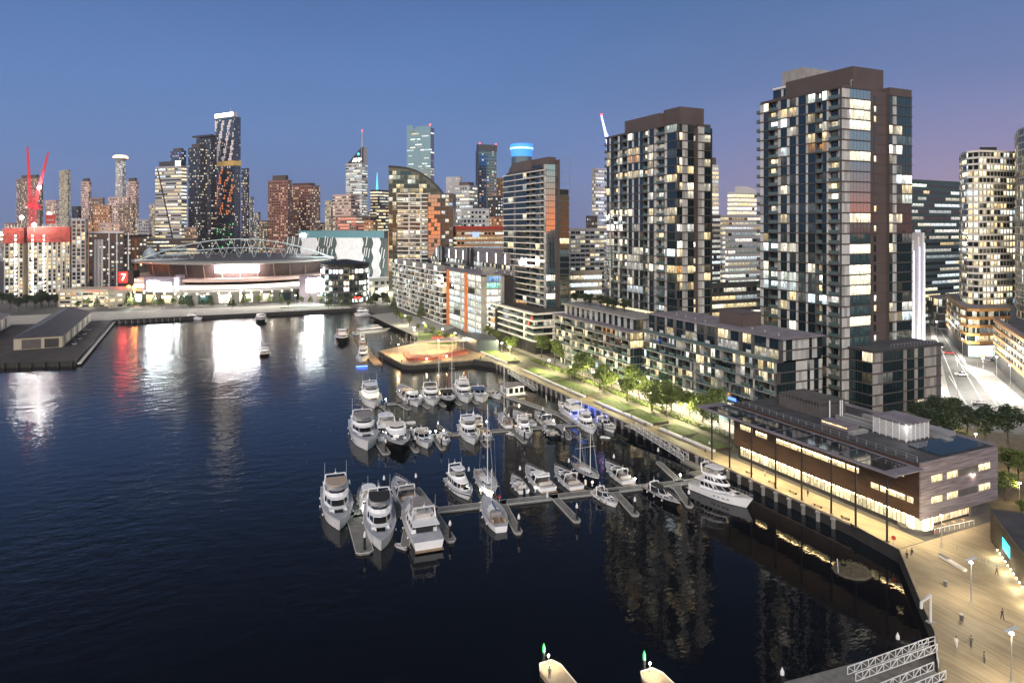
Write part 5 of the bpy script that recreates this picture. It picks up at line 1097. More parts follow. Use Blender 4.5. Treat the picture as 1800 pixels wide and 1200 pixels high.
def crane(label, xm, yb, jx, jy, cx, cyy, D, m='crane_red', sign=None):
    a, c = at(xm, D); zb = zat(yb, D); t = empty('tower_crane', label, 'crane', (a, c, 40), -R(25)); k = D/F
    q = MB(); h = zb-40
    for sx in (-1,1):
        for sy in (-1,1): q.tube((sx,sy,0),(sx,sy,h),.22,n=4)
    for j in range(int(h/2.2)): q.tube((-1,-1,2.2*j),(1,-1,2.2*j+2.2),.14,n=4); q.tube((1,-1,2.2*j),(1,1,2.2*j+2.2),.14,n=4)
    q.build('mast', M[m], t)
    q = MB(); e = Vector(((jx-xm)*k,0,zat(jy,D)-40)); s0 = Vector((0,0,h)); d = (e-s0); u = d.normalized().cross(Vector((0,1,0))); nn = 16
    for j in range(nn):
        w0 = 1.9*(1-.75*j/nn); w1 = 1.9*(1-.75*(j+1)/nn); p0 = s0+d*(j/nn); p1 = s0+d*((j+1)/nn)
        for g in (-1,1):
            q.tube(p0+u*w0*.7*g+Vector((0,-w0*.5,0)),p1+u*w1*.7*g+Vector((0,-w1*.5,0)),.34,n=4); q.tube(p0+u*w0*.7*g+Vector((0,-w0*.5,0)),p1-u*w1*.7*g+Vector((0,-w1*.5,0)),.24,n=4)
            q.tube(p0+u*w0*.7*g+Vector((0,w0*.5,0)),p1+u*w1*.7*g+Vector((0,w1*.5,0)),.3,n=4)
    q.build('jib', M[m], t)
    q = MB(); q.box(-2.5,2.5,-1.5,1.5,h-2.5,h+1); cx_ = (cx-xm)*k; q.box(min(0,cx_),max(0,cx_),-1,1,h-1,h+.6); q.box(cx_-2,cx_+2,-1.6,1.6,h-3.5,h+1.5); q.build('counterweight', M[m], t)
    q = MB(); q.box(-3.6,-1.6,-2.4,-.6,h-2.6,h-.2); q.build('cab', M['white_paint'], t)
    q = MB(); top = Vector((cx_*.5,0,h+7)); q.tube(s0,top,.3,n=4); q.tube(top,s0+d*.62,.12,n=4); q.tube(top,(cx_,0,h),.14,n=4); q.build('pendant_line', M[m], t)
    return t
crane('red luffing crane with its jib almost upright, left one of the pair', 54, 362, 48, 258, 66, 362, 640)
crane('red luffing crane with its jib leaning right, right one of the pair', 61, 360, 85, 268, 52, 358, 655)
t = crane('distant crane jib lit blue and green beside the second dark tower', 1071, 262, 1057, 203, 1080, 262, 700, m='violet_glow'); 
q = MB(); q.ball(((1057-1071)*700/F,0,zat(202,700)-40),1.2,6); q.build('beacon', M['red_light'], t)
for i, (x, y, D) in enumerate(((38,382,597),(69,330,650),(87,376,598),(60,395,596))):
    a, c = at(x, D); f = MB(); f.ball((0,0,0),1.7,8); o = empty('floodlight', f'blinding white work floodlight on the unfinished towers, {ORD[i]} of the group', 'floodlight', (a,c,zat(y,D)), 0, 'work lights on the building site'); f.build('lamp', M['floodlight'], o)
    q = MB(); q.box(-.1,.1,.2,.4,-6,0); q.build('bracket', M['steel'], o)
    light('lamp_light', (0,-2.5,1), 14000, (1,.98,.94), size=1, parent=o)
a, c = at(80,592); sg_ = empty('site_sign', 'red builder sign board on the red netted tower below the cranes', 'sign', (a,c,zat(393,592)), -R(25)); q = MB(); q.box(0,8.6,0,.4,0,8); q.build('board', M['red_paint'], sg_); text('lettering', 'HACER', 2.1, M['white_paint'], sg_, (4.3,-.1,3), (R(90),0,0), .04)
# ---------------------------------------------------------------- far quay
sheet('quay_promenade', [(-140,527.3),(109,523.4),(112,560),(-60,580),(-140,580)], GZ+.01, mat('pale_paving', (.42,.39,.33), .8, var=.15, vscale=.15))
sheet('quay_lawn', [(60,545),(112,540),(116,551),(60,553)], GZ+.015, M['lawn'])
for i in range(14):
    x = 150+41*i; a, c = px(x, 541-(.012*x if x > 300 else 0), GZ)
    lamp('quay_lamp', f'white glowing lamp on the far quay in front of the stadium, {ORD[i]} from the left', (a, c, GZ), 7, 9000, (1,.95,.78), 'lamps along the far quay', 'lamp_glow', .7, r=.12)
rf = random.Random(12)
xs = list(range(136, 700, 17))
for i, x in enumerate(xs):
    a, c = px(x+rf.uniform(-5,5), 543-(x-136)*.012+rf.uniform(-6,3), GZ); k = 'pine' if rf.random() < .6 else 'broad'
    tree(k, f'{"conical conifer" if k=="pine" else "rounded green tree"} on the far quay before the stadium, number {i+1} from the left', (a, c, GZ), rf.uniform(.72,1.05), rf.uniform(0,6), 'trees along the far quay')
for i, x in enumerate((4,18,33,47,62,74,86,98,72)):
    a, c = px(x, 545+rf.uniform(-12,2), GZ); tree('dark', f'dark bushy tree before the unfinished towers, {ORD[i]} from the left edge', (a, c, GZ), rf.uniform(.9,1.2), rf.uniform(0,6), 'dark trees at the far left')
for i, (x, y) in enumerate(((630,532),(660,533),(673,532))):
    a, c = px(x, y+2, GZ); tree('dark', f'black green rounded tree at the corner of the far quay, {ORD[i]} from the left', (a, c, GZ), .95, i, 'rounded trees at the quay corner')
for i, (x, y, s, k) in enumerate(((697,560,.9,'broad'),(706,568,1,'broad2'),(720,572,.9,'broad'),(735,580,.8,'small'),(748,585,1,'small'),(760,590,1,'small'),(772,595,1,'small'),(783,600,1,'small'),(795,604,1,'small'),(806,607,1,'small'),(818,606,1,'small'),(692,548,1,'pine'),(740,562,1.1,'pine'))):
    a, c = px(x, y, GZ); tree(k, f'green tree on the sloping lawn below the orange finned offices, {ORD[i]} of the row', (a, c, GZ), s, i, 'trees below the offices')
for i, (x, y) in enumerate(((712,572),(745,586),(778,598),(800,606),(728,600))):
    a, c = px(x, y, GZ); lamp('garden_lamp', f'warm garden lamp on the lawn below the orange finned offices, {ORD[i]} from the left', (a, c, GZ), 6, 8000, (1,.88,.55), 'lamps below the offices', 'lamp_glow', .6)
for i, x in enumerate((640,668,696)):
    a, c = px(x, 525, GZ); lamp('quay_lamp', f'bright lamp near the rounded dark trees at the quay corner, {ORD[i]} from the left', (a, c, GZ), 7, 25000, (1,.93,.7), 'lamps at the quay corner', 'lamp_glow_white', .7)
for k, (x0, x1) in enumerate(((202,322),(482,622))):
    for i in range(24):
        x = x0+(x1-x0)*i/23; a, c = px(x, (560 if k == 0 else 545-2*i/23), 2.0); q = MB(); q.bar((0,0,-2.5),(1.6,3,1.6),.5); q.bar((-.2,.2,-2.5),(-.2,.2,1.0),.5)
        q.build('timber_fender', M['bark'] if i%2 else M['concrete'], label=f'slanted timber fender pile along the {"left" if k==0 else "right"} part of the far quay', cat='fender pile', group=f'fender piles, {"left" if k==0 else "right"} part of the far quay', loc=(a, 524.5 if k else 525.5, 1.2))
# left pier and sheds
sheet('pier_deck', [(-139.7,526),(-139.7,402.5),(-50.3,374.5),(-49.3,526)], GZ+.01, mat('pier_boards', (.06,.05,.045), .85, var=.4, vscale=.2))
def shed(label, A, W_, L_, hw, hr, rz, tint):
    t = empty('pier_shed', label, 'shed', (*A, GZ), rz)
    q = MB(); q.box(.6,W_-.6,.6,L_-.6,0,hw); q.build('wall', M['t_beige'], t)
    q = MB(); v = [(0,0,hw),(W_,0,hw),(W_,L_,hw),(0,L_,hw),(W_/2,W_*.42,hw+hr),(W_/2,L_-W_*.42,hw+hr)]
    q.mesh(v, [(0,1,4),(1,2,5,4),(2,3,5),(3,0,4,5),(3,2,1,0)]); q.build('hip_roof', M[tint], t)
    for i in range(9): q = MB(); q.box(W_-.62,W_-.5,6+L_*.1*i,9.5+L_*.1*i,.4,hw-.8); q.build('bay_door', M['slab_white'] if i%2 else M['dark_wall'], t)
    q = MB(); q.box(4,W_*.55,.45,.6,.3,hw-1); q.build('front_shutter', M['dark_concrete'], t); q = MB(); q.box(W_*.62,W_*.9,.45,.6,.3,hw-1.2); q.build('front_door', M['dark_wall'], t)
    return t
shed('long hipped roof shed on the dark timber pier at the left', (-83,418), 22, 108, 6, 5, 0, 'roof_slate' if mat('roof_slate', (.06,.06,.075), .6, var=.25, vscale=.3) else '')
shed('second shed with a striped roof cut off by the left edge', (-134,428), 30, 95, 7, 6, 0, 'roof_grey')
for i in range(16):
    q = MB(); q.tube((0,0,-3),(0,0,2.4),.35,n=7); q.build('pier_pile', M['bark'], label='round dark pile under the front of the left timber pier', cat='pile', group='piles under the left pier', loc=(-51.5-5.5*i, 373.6+1.73*i, 0))
q = MB(); q.box(-49.2,-47.6,374,526,.9,1.3); q.box(-47.9,-47.6,374,526,1.6,1.75); tag(q.build('landing_walkway', M['slab_white']), 'pale low landing walkway along the side of the left timber pier', 'walkway')
for i in range(7):
    q = MB(); q.prism([(-2.2,-.9),(2.2,-.9),(2.2,.9),(-2.2,.9)],.3,.9); b1 = empty('parked_car', f'dark parked car on the left timber pier, {ORD[i]} from the front', 'car', (-57-2*(i%2), 425+9*i, GZ), R(90), 'cars on the left pier'); q.build('body', M['black_paint'] if i%2 else M['t_grey'], b1); q = MB(); q.prism([(-1.2,-.8),(1,-.8),(1,.8),(-1.2,.8)],.9,1.4,top=[(-.9,-.65),(.5,-.65),(.5,.65),(-.9,.65)]); q.build('cabin_glass', M['dark_glass'], b1)

# the low city that carries on to the horizon
mb = MB(); rc_ = random.Random(77)
for k in range(900):
    D = 1250*(1+rc_.random()**1.6*3.2); x = rc_.uniform(-60, 1860); a, c = at(x, D); w_, l_, h_ = rc_.uniform(9,26), rc_.uniform(9,26), rc_.uniform(6,26)*(1.5 if rc_.random() < .12 else 1)
    t_ = rc_.choice(((.25,.22,.2),(.3,.24,.2),(.2,.2,.22),(.36,.33,.3))); mb.box(a-w_,a+w_,c-l_,c+l_,GZ-1,GZ+h_,t_)
tag(mb.build('far_city', PAN), 'low far city blocks spreading to the horizon between the towers', 'city blocks', kind='stuff')
mb = MB()
for k in range(2200):
    D = 1180*(1+rc_.random()**1.4*2.6); x = rc_.uniform(-60, 1860); a, c = at(x, D); z = GZ+rc_.uniform(3,24); s_ = rc_.uniform(.7,1.8)*D/1300; k_ = rc_.uniform(.3,1.6); cl = rc_.choice(((1,.75,.4),(1,.85,.6),(1,.95,.85),(1,.6,.3)))
    d = Vector((C25,-S25,0))*s_; mb.poly([(a-d.x,c-d.y,z),(a+d.x,c+d.y,z),(a+d.x,c+d.y,z+s_*1.3),(a-d.x,c-d.y,z+s_*1.3)],tuple(v*k_ for v in cl),[(k,k),(k+1,k),(k+1,k+1),(k,k+1)])
tag(mb.build('far_city_lights', WIN), 'scattered lights of the low far city between the towers', 'city lights', kind='stuff')
# ---------------------------------------------------------------- boats
mat('gelcoat', (.90,.90,.89), .22, var=.06, vscale=.7); mat('deck_grey', (.46,.47,.50), .6, var=.15, vscale=.8); mat('teak', (.30,.20,.12), .6, var=.2, vscale=1.5); mat('tinted_window', (.01,.011,.013), .06, ior=1.8)
mat('canvas_black', (.02,.02,.022), .8); mat('canvas_grey', (.28,.26,.25), .8, var=.15); mat('canvas_blue', (.04,.09,.22), .8); mat('canvas_tan', (.42,.33,.25), .8); mat('hull_navy', (.012,.018,.035), .15); mat('hull_blue', (.10,.22,.42), .3); mat('hull_black', (.012,.012,.013), .15); mat('upholstery', (.5,.47,.43), .7); mat('wood_trim', (.35,.16,.06), .4)
mat('cabin_glow', (1,.8,.5), .5, emit=(1,.78,.42), es=1.6); mat('blue_water_light', (.1,.2,1), .5, emit=(.06,.16,1), es=9); mat('green_water_light', (.6,1,.2), .5, emit=(.55,.8,.12), es=3); mat('rubber_grey', (.45,.42,.42), .6)
def hw(t, B): return B/2*(.90+.10*min(1,t/.35)) if t < .42 else B/2*max(0, 1-((t-.42)/.58)**2.3)
def boat_hull(t, L_, B, fb, hullm, deckm, stripe=None, sail=False):
    n = 14; q = MB(); rows = []
    for i in range(n+1):
        f = i/n; h = hw(f,B) if not sail else B/2*max(.0,(1-abs((f-.42)/.6)**2.2)) ; s = fb*(1+.5*f*f); x = L_*(f-.5)
        xc = x-(.10*L_)*f**4 if True else x; h = max(h,.03)
        rows.append([(x,-h,s),(xc,-h*.86,.12),(xc*.97,0,-.5),(xc,h*.86,.12),(x,h,s),(x,h-.12 if h > .2 else h*.5,s+.01),(x,-(h-.12) if h > .2 else -h*.5,s+.01)])
    k = 7; vs = [p for r in rows for p in r]; fs = []
    for i in range(n):
        for j in range(4): fs.append((i*k+j,i*k+j+1,(i+1)*k+j+1,(i+1)*k+j))
        fs.append((i*k+4,i*k+5,(i+1)*k+5,(i+1)*k+4)); fs.append((i*k+6,i*k+0,(i+1)*k+0,(i+1)*k+6))
    fs.append((4,3,2,1,0)); q.mesh(vs, fs); o = q.build('hull', M[hullm], t, smooth=False)
    d = MB()
    for i in range(n):
        a, b = rows[i], rows[i+1]; d.poly([(a[6][0],a[6][1],a[6][2]-.1),(b[6][0],b[6][1],b[6][2]-.1),(b[5][0],b[5][1],b[5][2]-.1),(a[5][0],a[5][1],a[5][2]-.1)])
    d.build('deck', M[deckm], t)
    if stripe:
        q = MB()
        for i in range(n):
            for sd in (0,4):
                a, b = rows[i][sd], rows[i+1][sd]; c = -.02 if sd == 0 else .02; q.poly([(a[0],a[1]+c,a[2]*.72),(b[0],b[1]+c,b[2]*.72),(b[0],b[1]+c,b[2]*.86),(a[0],a[1]+c,a[2]*.86)])
        q.build('hull_stripe', M[stripe], t)
    else:
        q = MB()
        for i in range(n):
            for sd in (0,4):
                a, b = rows[i][sd], rows[i+1][sd]; c = -.03 if sd == 0 else .03; q.poly([(a[0],a[1]+c,a[2]-.14),(b[0],b[1]+c,b[2]-.14),(b[0],b[1]+c,b[2]-.02),(a[0],a[1]+c,a[2]-.02)])
        q.build('rub_rail', M['deck_grey'] if hullm == 'gelcoat' else M['gelcoat'], t)
    return rows
def outline(x0, x1, w0, w1, nose):
    L_ = x1-x0; return [(x0,-w0/2),(x0+L_*.55,-w0/2*1.0),(x1-nose,-w1/2),(x1-nose*.25,-w1*.32),(x1,0),(x1-nose*.25,w1*.32),(x1-nose,w1/2),(x0+L_*.55,w0/2),(x0,w0/2)]
def lerp_o(a, b, f, g=0.0):
    cx = sum(p[0] for p in a)/len(a); out = []
    for p, q in zip(a,b):
        x = p[0]+(q[0]-p[0])*f; y = p[1]+(q[1]-p[1])*f; out.append((x+(g if x > cx else -g), y+(g if y > 0 else -g if y < 0 else 0)))
    return out
def cabin(t, x0, x1, w0, w1, z0, z1, rf, rb, nose, win=(.4,.85), m='gelcoat', wm='tinted_window', name='cabin', tap=.86, roof=None, over=.15, posts=3):
    a = outline(x0,x1,w0,w1,nose); b = outline(x0+rb,x1-rf,w0*tap,w1*tap,nose*.8)
    q = MB(); q.prism(a,z0,z1,top=b); c = q.build(name, M[m], t)
    if win:
        q = MB(); q.prism(lerp_o(a,b,win[0],.03), z0+(z1-z0)*win[0], z0+(z1-z0)*win[1], top=lerp_o(a,b,win[1],.03)); q.build('window', M[wm], c)
        q = MB(); za, zb = z0+(z1-z0)*win[0], z0+(z1-z0)*win[1]; A, B_ = lerp_o(a,b,win[0],.05), lerp_o(a,b,win[1],.05)
        for i in (1,2,3,5,6,7,8,0):
            q.bar((*A[i],za),(*B_[i],zb),.09)
        if posts:
            for s_ in (-1,1):
                p, p2 = (A[0],A[1]) if s_ < 0 else (A[8],A[7]); r, r2 = (B_[0],B_[1]) if s_ < 0 else (B_[8],B_[7])
                for i in range(1,posts): f = i/posts; q.bar((p[0]+(p2[0]-p[0])*f,p[1],za),(r[0]+(r2[0]-r[0])*f,r[1],zb),.1)
        q.build('window_frame', M['gelcoat'], c)
    if roof:
        q = MB(); q.prism(lerp_o(b,b,0,over), z1, z1+.1); q.build('roof', M[roof], c)
    return c
def rail(t, rows, f0=.45, h=.75):
    q = MB(); n = len(rows)-1; i0 = int(f0*n)
    for sd in (0,4):
        for i in range(i0, n):
            a, b = rows[i][sd], rows[i+1][sd]; q.tube((a[0],a[1]*.94,a[2]+h),(b[0],b[1]*.94,b[2]+h),.035,n=4); q.tube((a[0],a[1]*.94,a[2]),(a[0],a[1]*.94,a[2]+h),.03,n=4)
            q.tube((a[0],a[1]*.94,a[2]+h*.5),(b[0],b[1]*.94,b[2]+h*.5),.02,n=4)
    q.build('bow_rail', M['steel'], t)
def aerials(t, x, z, w, n=2, h=3):
    q = MB()
    for i in range(n): y = w*(i/(max(1,n-1))-.5); q.tube((x,y,z),(x-.3,y,z+h),.035,.02,4)
    q.build('aerial', M['white_paint'], t)
def arch(t, x, w, z0, z1, dome=True):
    q = MB()
    for s_ in (-1,1): q.bar((x,s_*w/2,z0),(x-.5,s_*w*.42,z1),.28,.14)
    q.bar((x-.5,-w*.42,z1),(x-.5,w*.42,z1),.4,.14)
    a = q.build('radar_arch', M['gelcoat'], t)
    if dome:
        q = MB(); q.lathe((x-.5,0,z1+.07),[(.28,0),(.3,.15),(.18,.3)],8); q.tube((x-.5,0,z1+.3),(x-.6,0,z1+1.1),.04,n=5); q.build('radar_dome', M['white_paint'], a)
def seats(t, pts, z, m='upholstery'):
    q = MB()
    for x, y, w, l in pts: q.box(x-l/2,x+l/2,y-w/2,y+w/2,z,z+.42); q.box(x-l/2-.18,x-l/2,y-w/2,y+w/2,z,z+.85)
    q.build('seat', M[m], t)
def platform(t, L_, B):
    q = MB(); q.box(-L_/2-.9,-L_/2+.02,-B*.42,B*.42,.25,.38); q.build('swim_platform', M['teak'], t)
BG = 'boats moored in the marina'
def boat(kind, label, bow, stern, Bf=.29, fb=None, hullm='gelcoat', wm='tinted_window', top='gelcoat', canvas='canvas_black', stripe=None, lift=1.0, name=None, masts=1, mast_h=None, arch_=True, glow=None, Bm=None, k=1.0, blue=False, sleek=0):
    A, Bq = Vector(px(*bow)), Vector(px(*stern)); d = A-Bq; L_ = d.length*k; c = (A+Bq)/2; rz = math.atan2(d.y,d.x); B = Bm or L_*Bf
    nm = name or {'fly':'motor_yacht','sport':'motor_cruiser','sail':'sailing_yacht','open':'open_motorboat','trawler':'motor_yacht','ferry':'ferry'}[kind]
    t = empty(nm, label, 'boat', (c.x,c.y,0), rz, BG)
    fb = fb or max(.9, L_*.085)
    rows = boat_hull(t, L_, B, fb, hullm, 'deck_grey' if kind != 'ferry' else 'teak', stripe, kind == 'sail')
    h1 = (1.55 if L_ > 9 else 1.2)*lift
    if kind in ('fly','trawler'):
        x0, x1 = -L_*.30, L_*.22; 
        cabin(t, x0, x1, B*.80, B*.66, fb-.1, fb+h1, L_*(.20 if sleek else .13) if kind == 'fly' else L_*.03, .1, L_*(.15 if sleek else .10), (.38,.86), wm=wm)
        cabin(t, x1-L_*.08, L_*.33, B*.6, B*.42, fb, fb+.75, L_*.08, 0, L_*.07, None, name='foredeck_trunk')
        q = MB(); q.box(L_*.22,L_*.29,-B*.13,B*.13,fb+.74,fb+.84); q.build('hatch', M['tinted_window'], t)
        q = MB(); q.prism(lerp_o(outline(-L_*.40,L_*.12,B*.80,B*.6,L_*.08),outline(-L_*.40,L_*.12,B*.80,B*.6,L_*.08),0), fb+h1, fb+h1+.14); q.build('flybridge_deck', M[top], t)
        z = fb+h1+.14
        if sleek == 2:
            cabin(t, -L_*.24, L_*.13, B*.68, B*.5, z-.02, z+1.35, L_*.13, .2, L_*.10, (.3,.82), wm=wm, name='pilothouse', roof='gelcoat', over=.25); z += 1.45
        a = outline(-L_*.26,L_*.06,B*.74,B*.56,L_*.07); b2 = outline(-L_*.26,L_*.03,B*.72,B*.52,L_*.06)
        q = MB(); n_ = len(a)
        for i in range(n_-1): q.poly([(*a[i],z),(*a[i+1],z),(*b2[i+1],z+.6),(*b2[i],z+.6)]); q.poly([(*b2[i],z+.6),(*b2[i+1],z+.6),(b2[i+1][0]*.97,b2[i+1][1]*.92,z),(b2[i][0]*.97,b2[i][1]*.92,z)])
        q.build('flybridge_coaming', M['gelcoat'], t)
        q = MB()
        for i in range(2,6): q.poly([(*b2[i],z+.6),(*b2[i+1],z+.6),(b2[i+1][0]-.3,b2[i+1][1]*.94,z+1.0),(b2[i][0]-.3,b2[i][1]*.94,z+1.0)])
        q.build('flybridge_screen', M['tinted_window'], t)
        seats(t, [(-L_*.06,B*.14,.7,.6),(-L_*.06,-B*.14,.7,.6),(-L_*.21,0,B*.5,.6)], z)
        if canvas:
            q = MB(); o = outline(-L_*.24,L_*.02,B*.66,B*.56,L_*.05); q.prism(o, z+1.75*lift, z+1.87*lift, top=lerp_o(o,o,0,-.12)); q.build('hardtop', M[canvas], t)
            q = MB()
            for sx, sy in ((-L_*.23,-B*.3),(-L_*.23,B*.3),(-L_*.03,-B*.25),(-L_*.03,B*.25)): q.tube((sx,sy,z+.5),(sx,sy,z+1.8*lift),.05,n=5)
            q.build('hardtop_post', M['steel'], t)
        if arch_: arch(t, -L_*.27, B*.74, z+.3, z+2.1*lift)
        aerials(t, -L_*.27, z+1.6, B*.7, 2, L_*.16)
        q = MB(); q.box(-L_*.31,-L_*.302,-B*.26,B*.26,fb,fb+h1-.15); q.build('saloon_door', M[wm], t)
        rail(t, rows); platform(t, L_, B)
    elif kind == 'sport':
        cabin(t, -L_*.05, L_*.36, B*.74, B*.4, fb-.05, fb+.55, L_*.12, 0, L_*.16, (.35,.75) if L_ > 9 else None, name='foredeck_cabin', posts=0)
        a = outline(-L_*.30,L_*.14,B*.78,B*.62,L_*.12); b2 = outline(-L_*.30,L_*.02,B*.68,B*.46,L_*.08); z = fb+.25
        q = MB()
        for i in range(len(a)-1): q.poly([(*a[i],z),(*a[i+1],z),(*b2[i+1],z+1.0*lift),(*b2[i],z+1.0*lift)])
        ws = q.build('windscreen', M[wm], t); q = MB()
        for i in range(len(a)-1): q.bar((*b2[i],z+1.0*lift),(*b2[i+1],z+1.0*lift),.1)
        for i in (2,4,6): q.bar((*a[i],z),(*b2[i],z+1.0*lift),.09)
        q.build('windscreen_frame', M['gelcoat'], ws)
        q = MB(); q.box(-L_*.42,-L_*.02,-B*.36,B*.36,fb-.08,fb-.02); q.build('cockpit_floor', M['teak'], t)
        seats(t, [(-L_*.08,B*.18,.8,.6),(-L_*.08,-B*.18,.8,.6),(-L_*.36,0,B*.62,.7)], fb)
        if canvas:
            o = outline(-L_*.30,L_*.03,B*.7,B*.5,L_*.07); q = MB(); q.prism(o, z+1.0*lift, z+1.2*lift, top=lerp_o(o,o,0,-.25)); q.build('hardtop' if canvas == 'gelcoat' else 'canvas_roof', M[canvas], t)
        if arch_: arch(t, -L_*.22, B*.8, fb, fb+1.75*lift, L_ > 9)
        q = MB(); q.box(L_*.2,L_*.26,-B*.1,B*.1,fb+.56,fb+.63); q.build('hatch', M['tinted_window'], t)
        rail(t, rows, .5, .6); platform(t, L_, B)
    elif kind == 'open':
        cabin(t, -L_*.05, L_*.30, B*.66, B*.36, fb-.05, fb+.35, L_*.1, 0, L_*.14, None, name='foredeck_cabin')
        a = outline(-L_*.1,L_*.12,B*.7,B*.5,L_*.1); q = MB()
        for i in range(1,7): q.poly([(*a[i],fb+.2),(*a[i+1],fb+.2),(a[i+1][0]-.35,a[i+1][1]*.9,fb+.85),(a[i][0]-.35,a[i][1]*.9,fb+.85)])
        q.build('windscreen', M[wm], t); seats(t, [(-L_*.1,B*.18,.6,.5),(-L_*.1,-B*.18,.6,.5),(-L_*.33,0,B*.6,.5)], fb-.1)
        q = MB(); q.box(-L_*.42,-L_*.02,-B*.34,B*.34,fb-.1,fb-.04); q.build('cockpit_floor', M['teak'], t)
        if canvas: q = MB(); o = outline(-L_*.25,L_*.02,B*.7,B*.56,L_*.05); q.prism(o,fb+1.5,fb+1.6); [q.tube((x,y,fb),(x,y,fb+1.5),.04,n=4) for x in (-L_*.24,-L_*.02) for y in (-B*.3,B*.3)]; q.build('canvas_roof', M[canvas], t)
        q = MB(); q.box(-L_/2-.5,-L_/2+.05,-.25,.25,.2,fb+.5); q.build('outboard_motor', M['black_paint'], t); rail(t, rows, .6, .4)
    elif kind == 'sail':
        cabin(t, -L_*.18, L_*.24, B*.58, B*.34, fb-.05, fb+.55, L_*.08, 0, L_*.12, (.3,.8), name='coach_roof', posts=4)
        q = MB(); q.box(-L_*.40,-L_*.2,-B*.24,B*.24,fb-.08,fb-.02); q.build('cockpit_floor', M['teak'], t); seats(t, [(-L_*.3,B*.27,.4,L_*.16),(-L_*.3,-B*.27,.4,L_*.16)], fb-.05, 'canvas_tan')
        mh = mast_h or L_*1.25
        for i in range(masts):
            mx = (L_*.08 if masts == 1 else L_*.16)-i*L_*.42; hh = mh*(1 if i == 0 else .7)
            q = MB(); q.tube((mx,0,fb),(mx,0,fb+hh),.11,.07,8); ms = q.build('mast', M['white_paint'], t)
            q = MB(); q.tube((mx,0,fb+1.6),(mx-L_*.34,0,fb+1.5),.07,n=6); q.build('boom', M['white_paint'], t)
            q = MB(); q.tube((mx-.3,0,fb+1.78),(mx-L_*.32,0,fb+1.66),.2,.14,7); q.build('sail_cover', M[canvas or 'canvas_blue'], t)
            q = MB(); q.tube((mx,-B*.36,fb+hh*.55),(mx,B*.36,fb+hh*.55),.045,n=5); q.build('spreader', M['white_paint'], ms)
            q = MB()
            for y in (-1,1): q.tube((mx,0,fb+hh),(mx,y*B*.36,fb+hh*.55),.02,n=3); q.tube((mx,y*B*.36,fb+hh*.55),(mx-.2,y*B*.46,fb),.02,n=3)
            q.tube((mx,0,fb+hh),(L_*.48 if i == 0 else mx+L_*.2,0,fb*1.4),.02,n=3); q.tube((mx,0,fb+hh),(-L_*.48 if i == masts-1 else mx-L_*.2,0,fb),.02,n=3)
            q.build('rigging', M['steel'], t)
        q = MB(); q.tube((-L_*.36,0,fb),(-L_*.36,0,fb+.9),.05,n=5); q.lathe((-L_*.36,0,fb+.9),[(.04,0),(.35,.02),(.35,.06),(.04,.08)],10); q.build('steering_wheel', M['steel'], t)
        rail(t, rows, .05, .55)
        q = MB(); o = outline(-L_*.24,-L_*.12,B*.5,B*.5,.3); q.prism(o, fb+.6, fb+1.25, top=lerp_o(o,o,0,-.2)); q.build('spray_hood', M['canvas_grey'], t)
    elif kind == 'ferry':
        cabin(t, -L_*.38, L_*.28, B*.84, B*.7, fb-.1, fb+2.1*lift, L_*.02, 0, L_*.06, (.35,.75), wm=wm, posts=9, roof=top)
        cabin(t, -L_*.05, L_*.20, B*.56, B*.46, fb+2.1*lift+.1, fb+3.7*lift, L_*.03, 0, L_*.03, (.4,.85), name='wheelhouse', posts=2)
        q = MB()
        for i in range(9):
            for y in (-1,1): q.tube((-L_*.36+L_*.6*i/8,y*B*.36,fb+2.2*lift),(-L_*.36+L_*.6*i/8,y*B*.36,fb+3.1*lift),.04,n=4)
        for y in (-1,1): q.tube((-L_*.36,y*B*.36,fb+3.1*lift),(L_*.24,y*B*.36,fb+3.1*lift),.04,n=4)
        q.build('deck_rail', M['steel'], t); aerials(t, 0, fb+3.6*lift, 1, 1, 4)
    if blue:
        q = MB(); q.box(-L_*.5-.95,-L_*.5-.6,-B*.36,B*.36,.1,.3); q.build('stern_glow_bar', M['blue_water_light'], t)  # blue bar and free-hanging lamps added to strengthen the yacht's glow
        light('stern_fill', (-L_*.5-1.6,0,1.3), 2600, (.05,.14,1), size=.3, parent=t); light('side_fill', (-L_*.1,-B*.75,1.6), 2600, (.05,.14,1), size=.3, parent=t)
    if hullm == 'gelcoat' and kind in ('fly','sport') and L_ > 9:
        q = MB()
        for i in (6,7,8,9):
            for sd in (0,4):
                a, b = rows[i][sd], rows[i+1][sd]; sg = -.035 if sd == 0 else .035; z0 = a[2]*.5; d_ = .35
                q.poly([(a[0]+d_,a[1]*.985+sg,z0),(a[0]+d_+.5,a[1]*.985+(b[1]-a[1])*.4+sg,z0),(a[0]+d_+.5,a[1]*.99+(b[1]-a[1])*.4+sg,z0+.2),(a[0]+d_,a[1]*.99+sg,z0+.2)])
        q.build('porthole', M['tinted_window'], t)
    # fenders
    q = MB()
    for i in range(3):
        for sd in (0,4):
            a = rows[3+3*i][sd]; q.ball((a[0],a[1]*1.04,a[2]*.55),.2,6,sz=1.5)
    q.build('fender', M['white_paint'], t)
    if glow: light('cabin_lamp', (-L_*.36,0,fb+h1-.1), glow[0], glow[1], size=.2, parent=t)
    return t
boat('fly', 'white flybridge yacht with cream bimini at the left outer corner of the marina', (598,938), (588,868), .30, canvas='canvas_tan', lift=1.2, k=1.05, sleek=1)
boat('trawler', 'small white flybridge cruiser with its stern to the camera, behind the black topped yacht', (638,866), (655,905), .36, canvas='gelcoat', lift=1.0)
boat('fly', 'big white yacht with a black flybridge cover and bow towards the camera, nearest row', (671,976), (665,893), .29, canvas='canvas_black', lift=1.2, k=1.03, sleek=1)
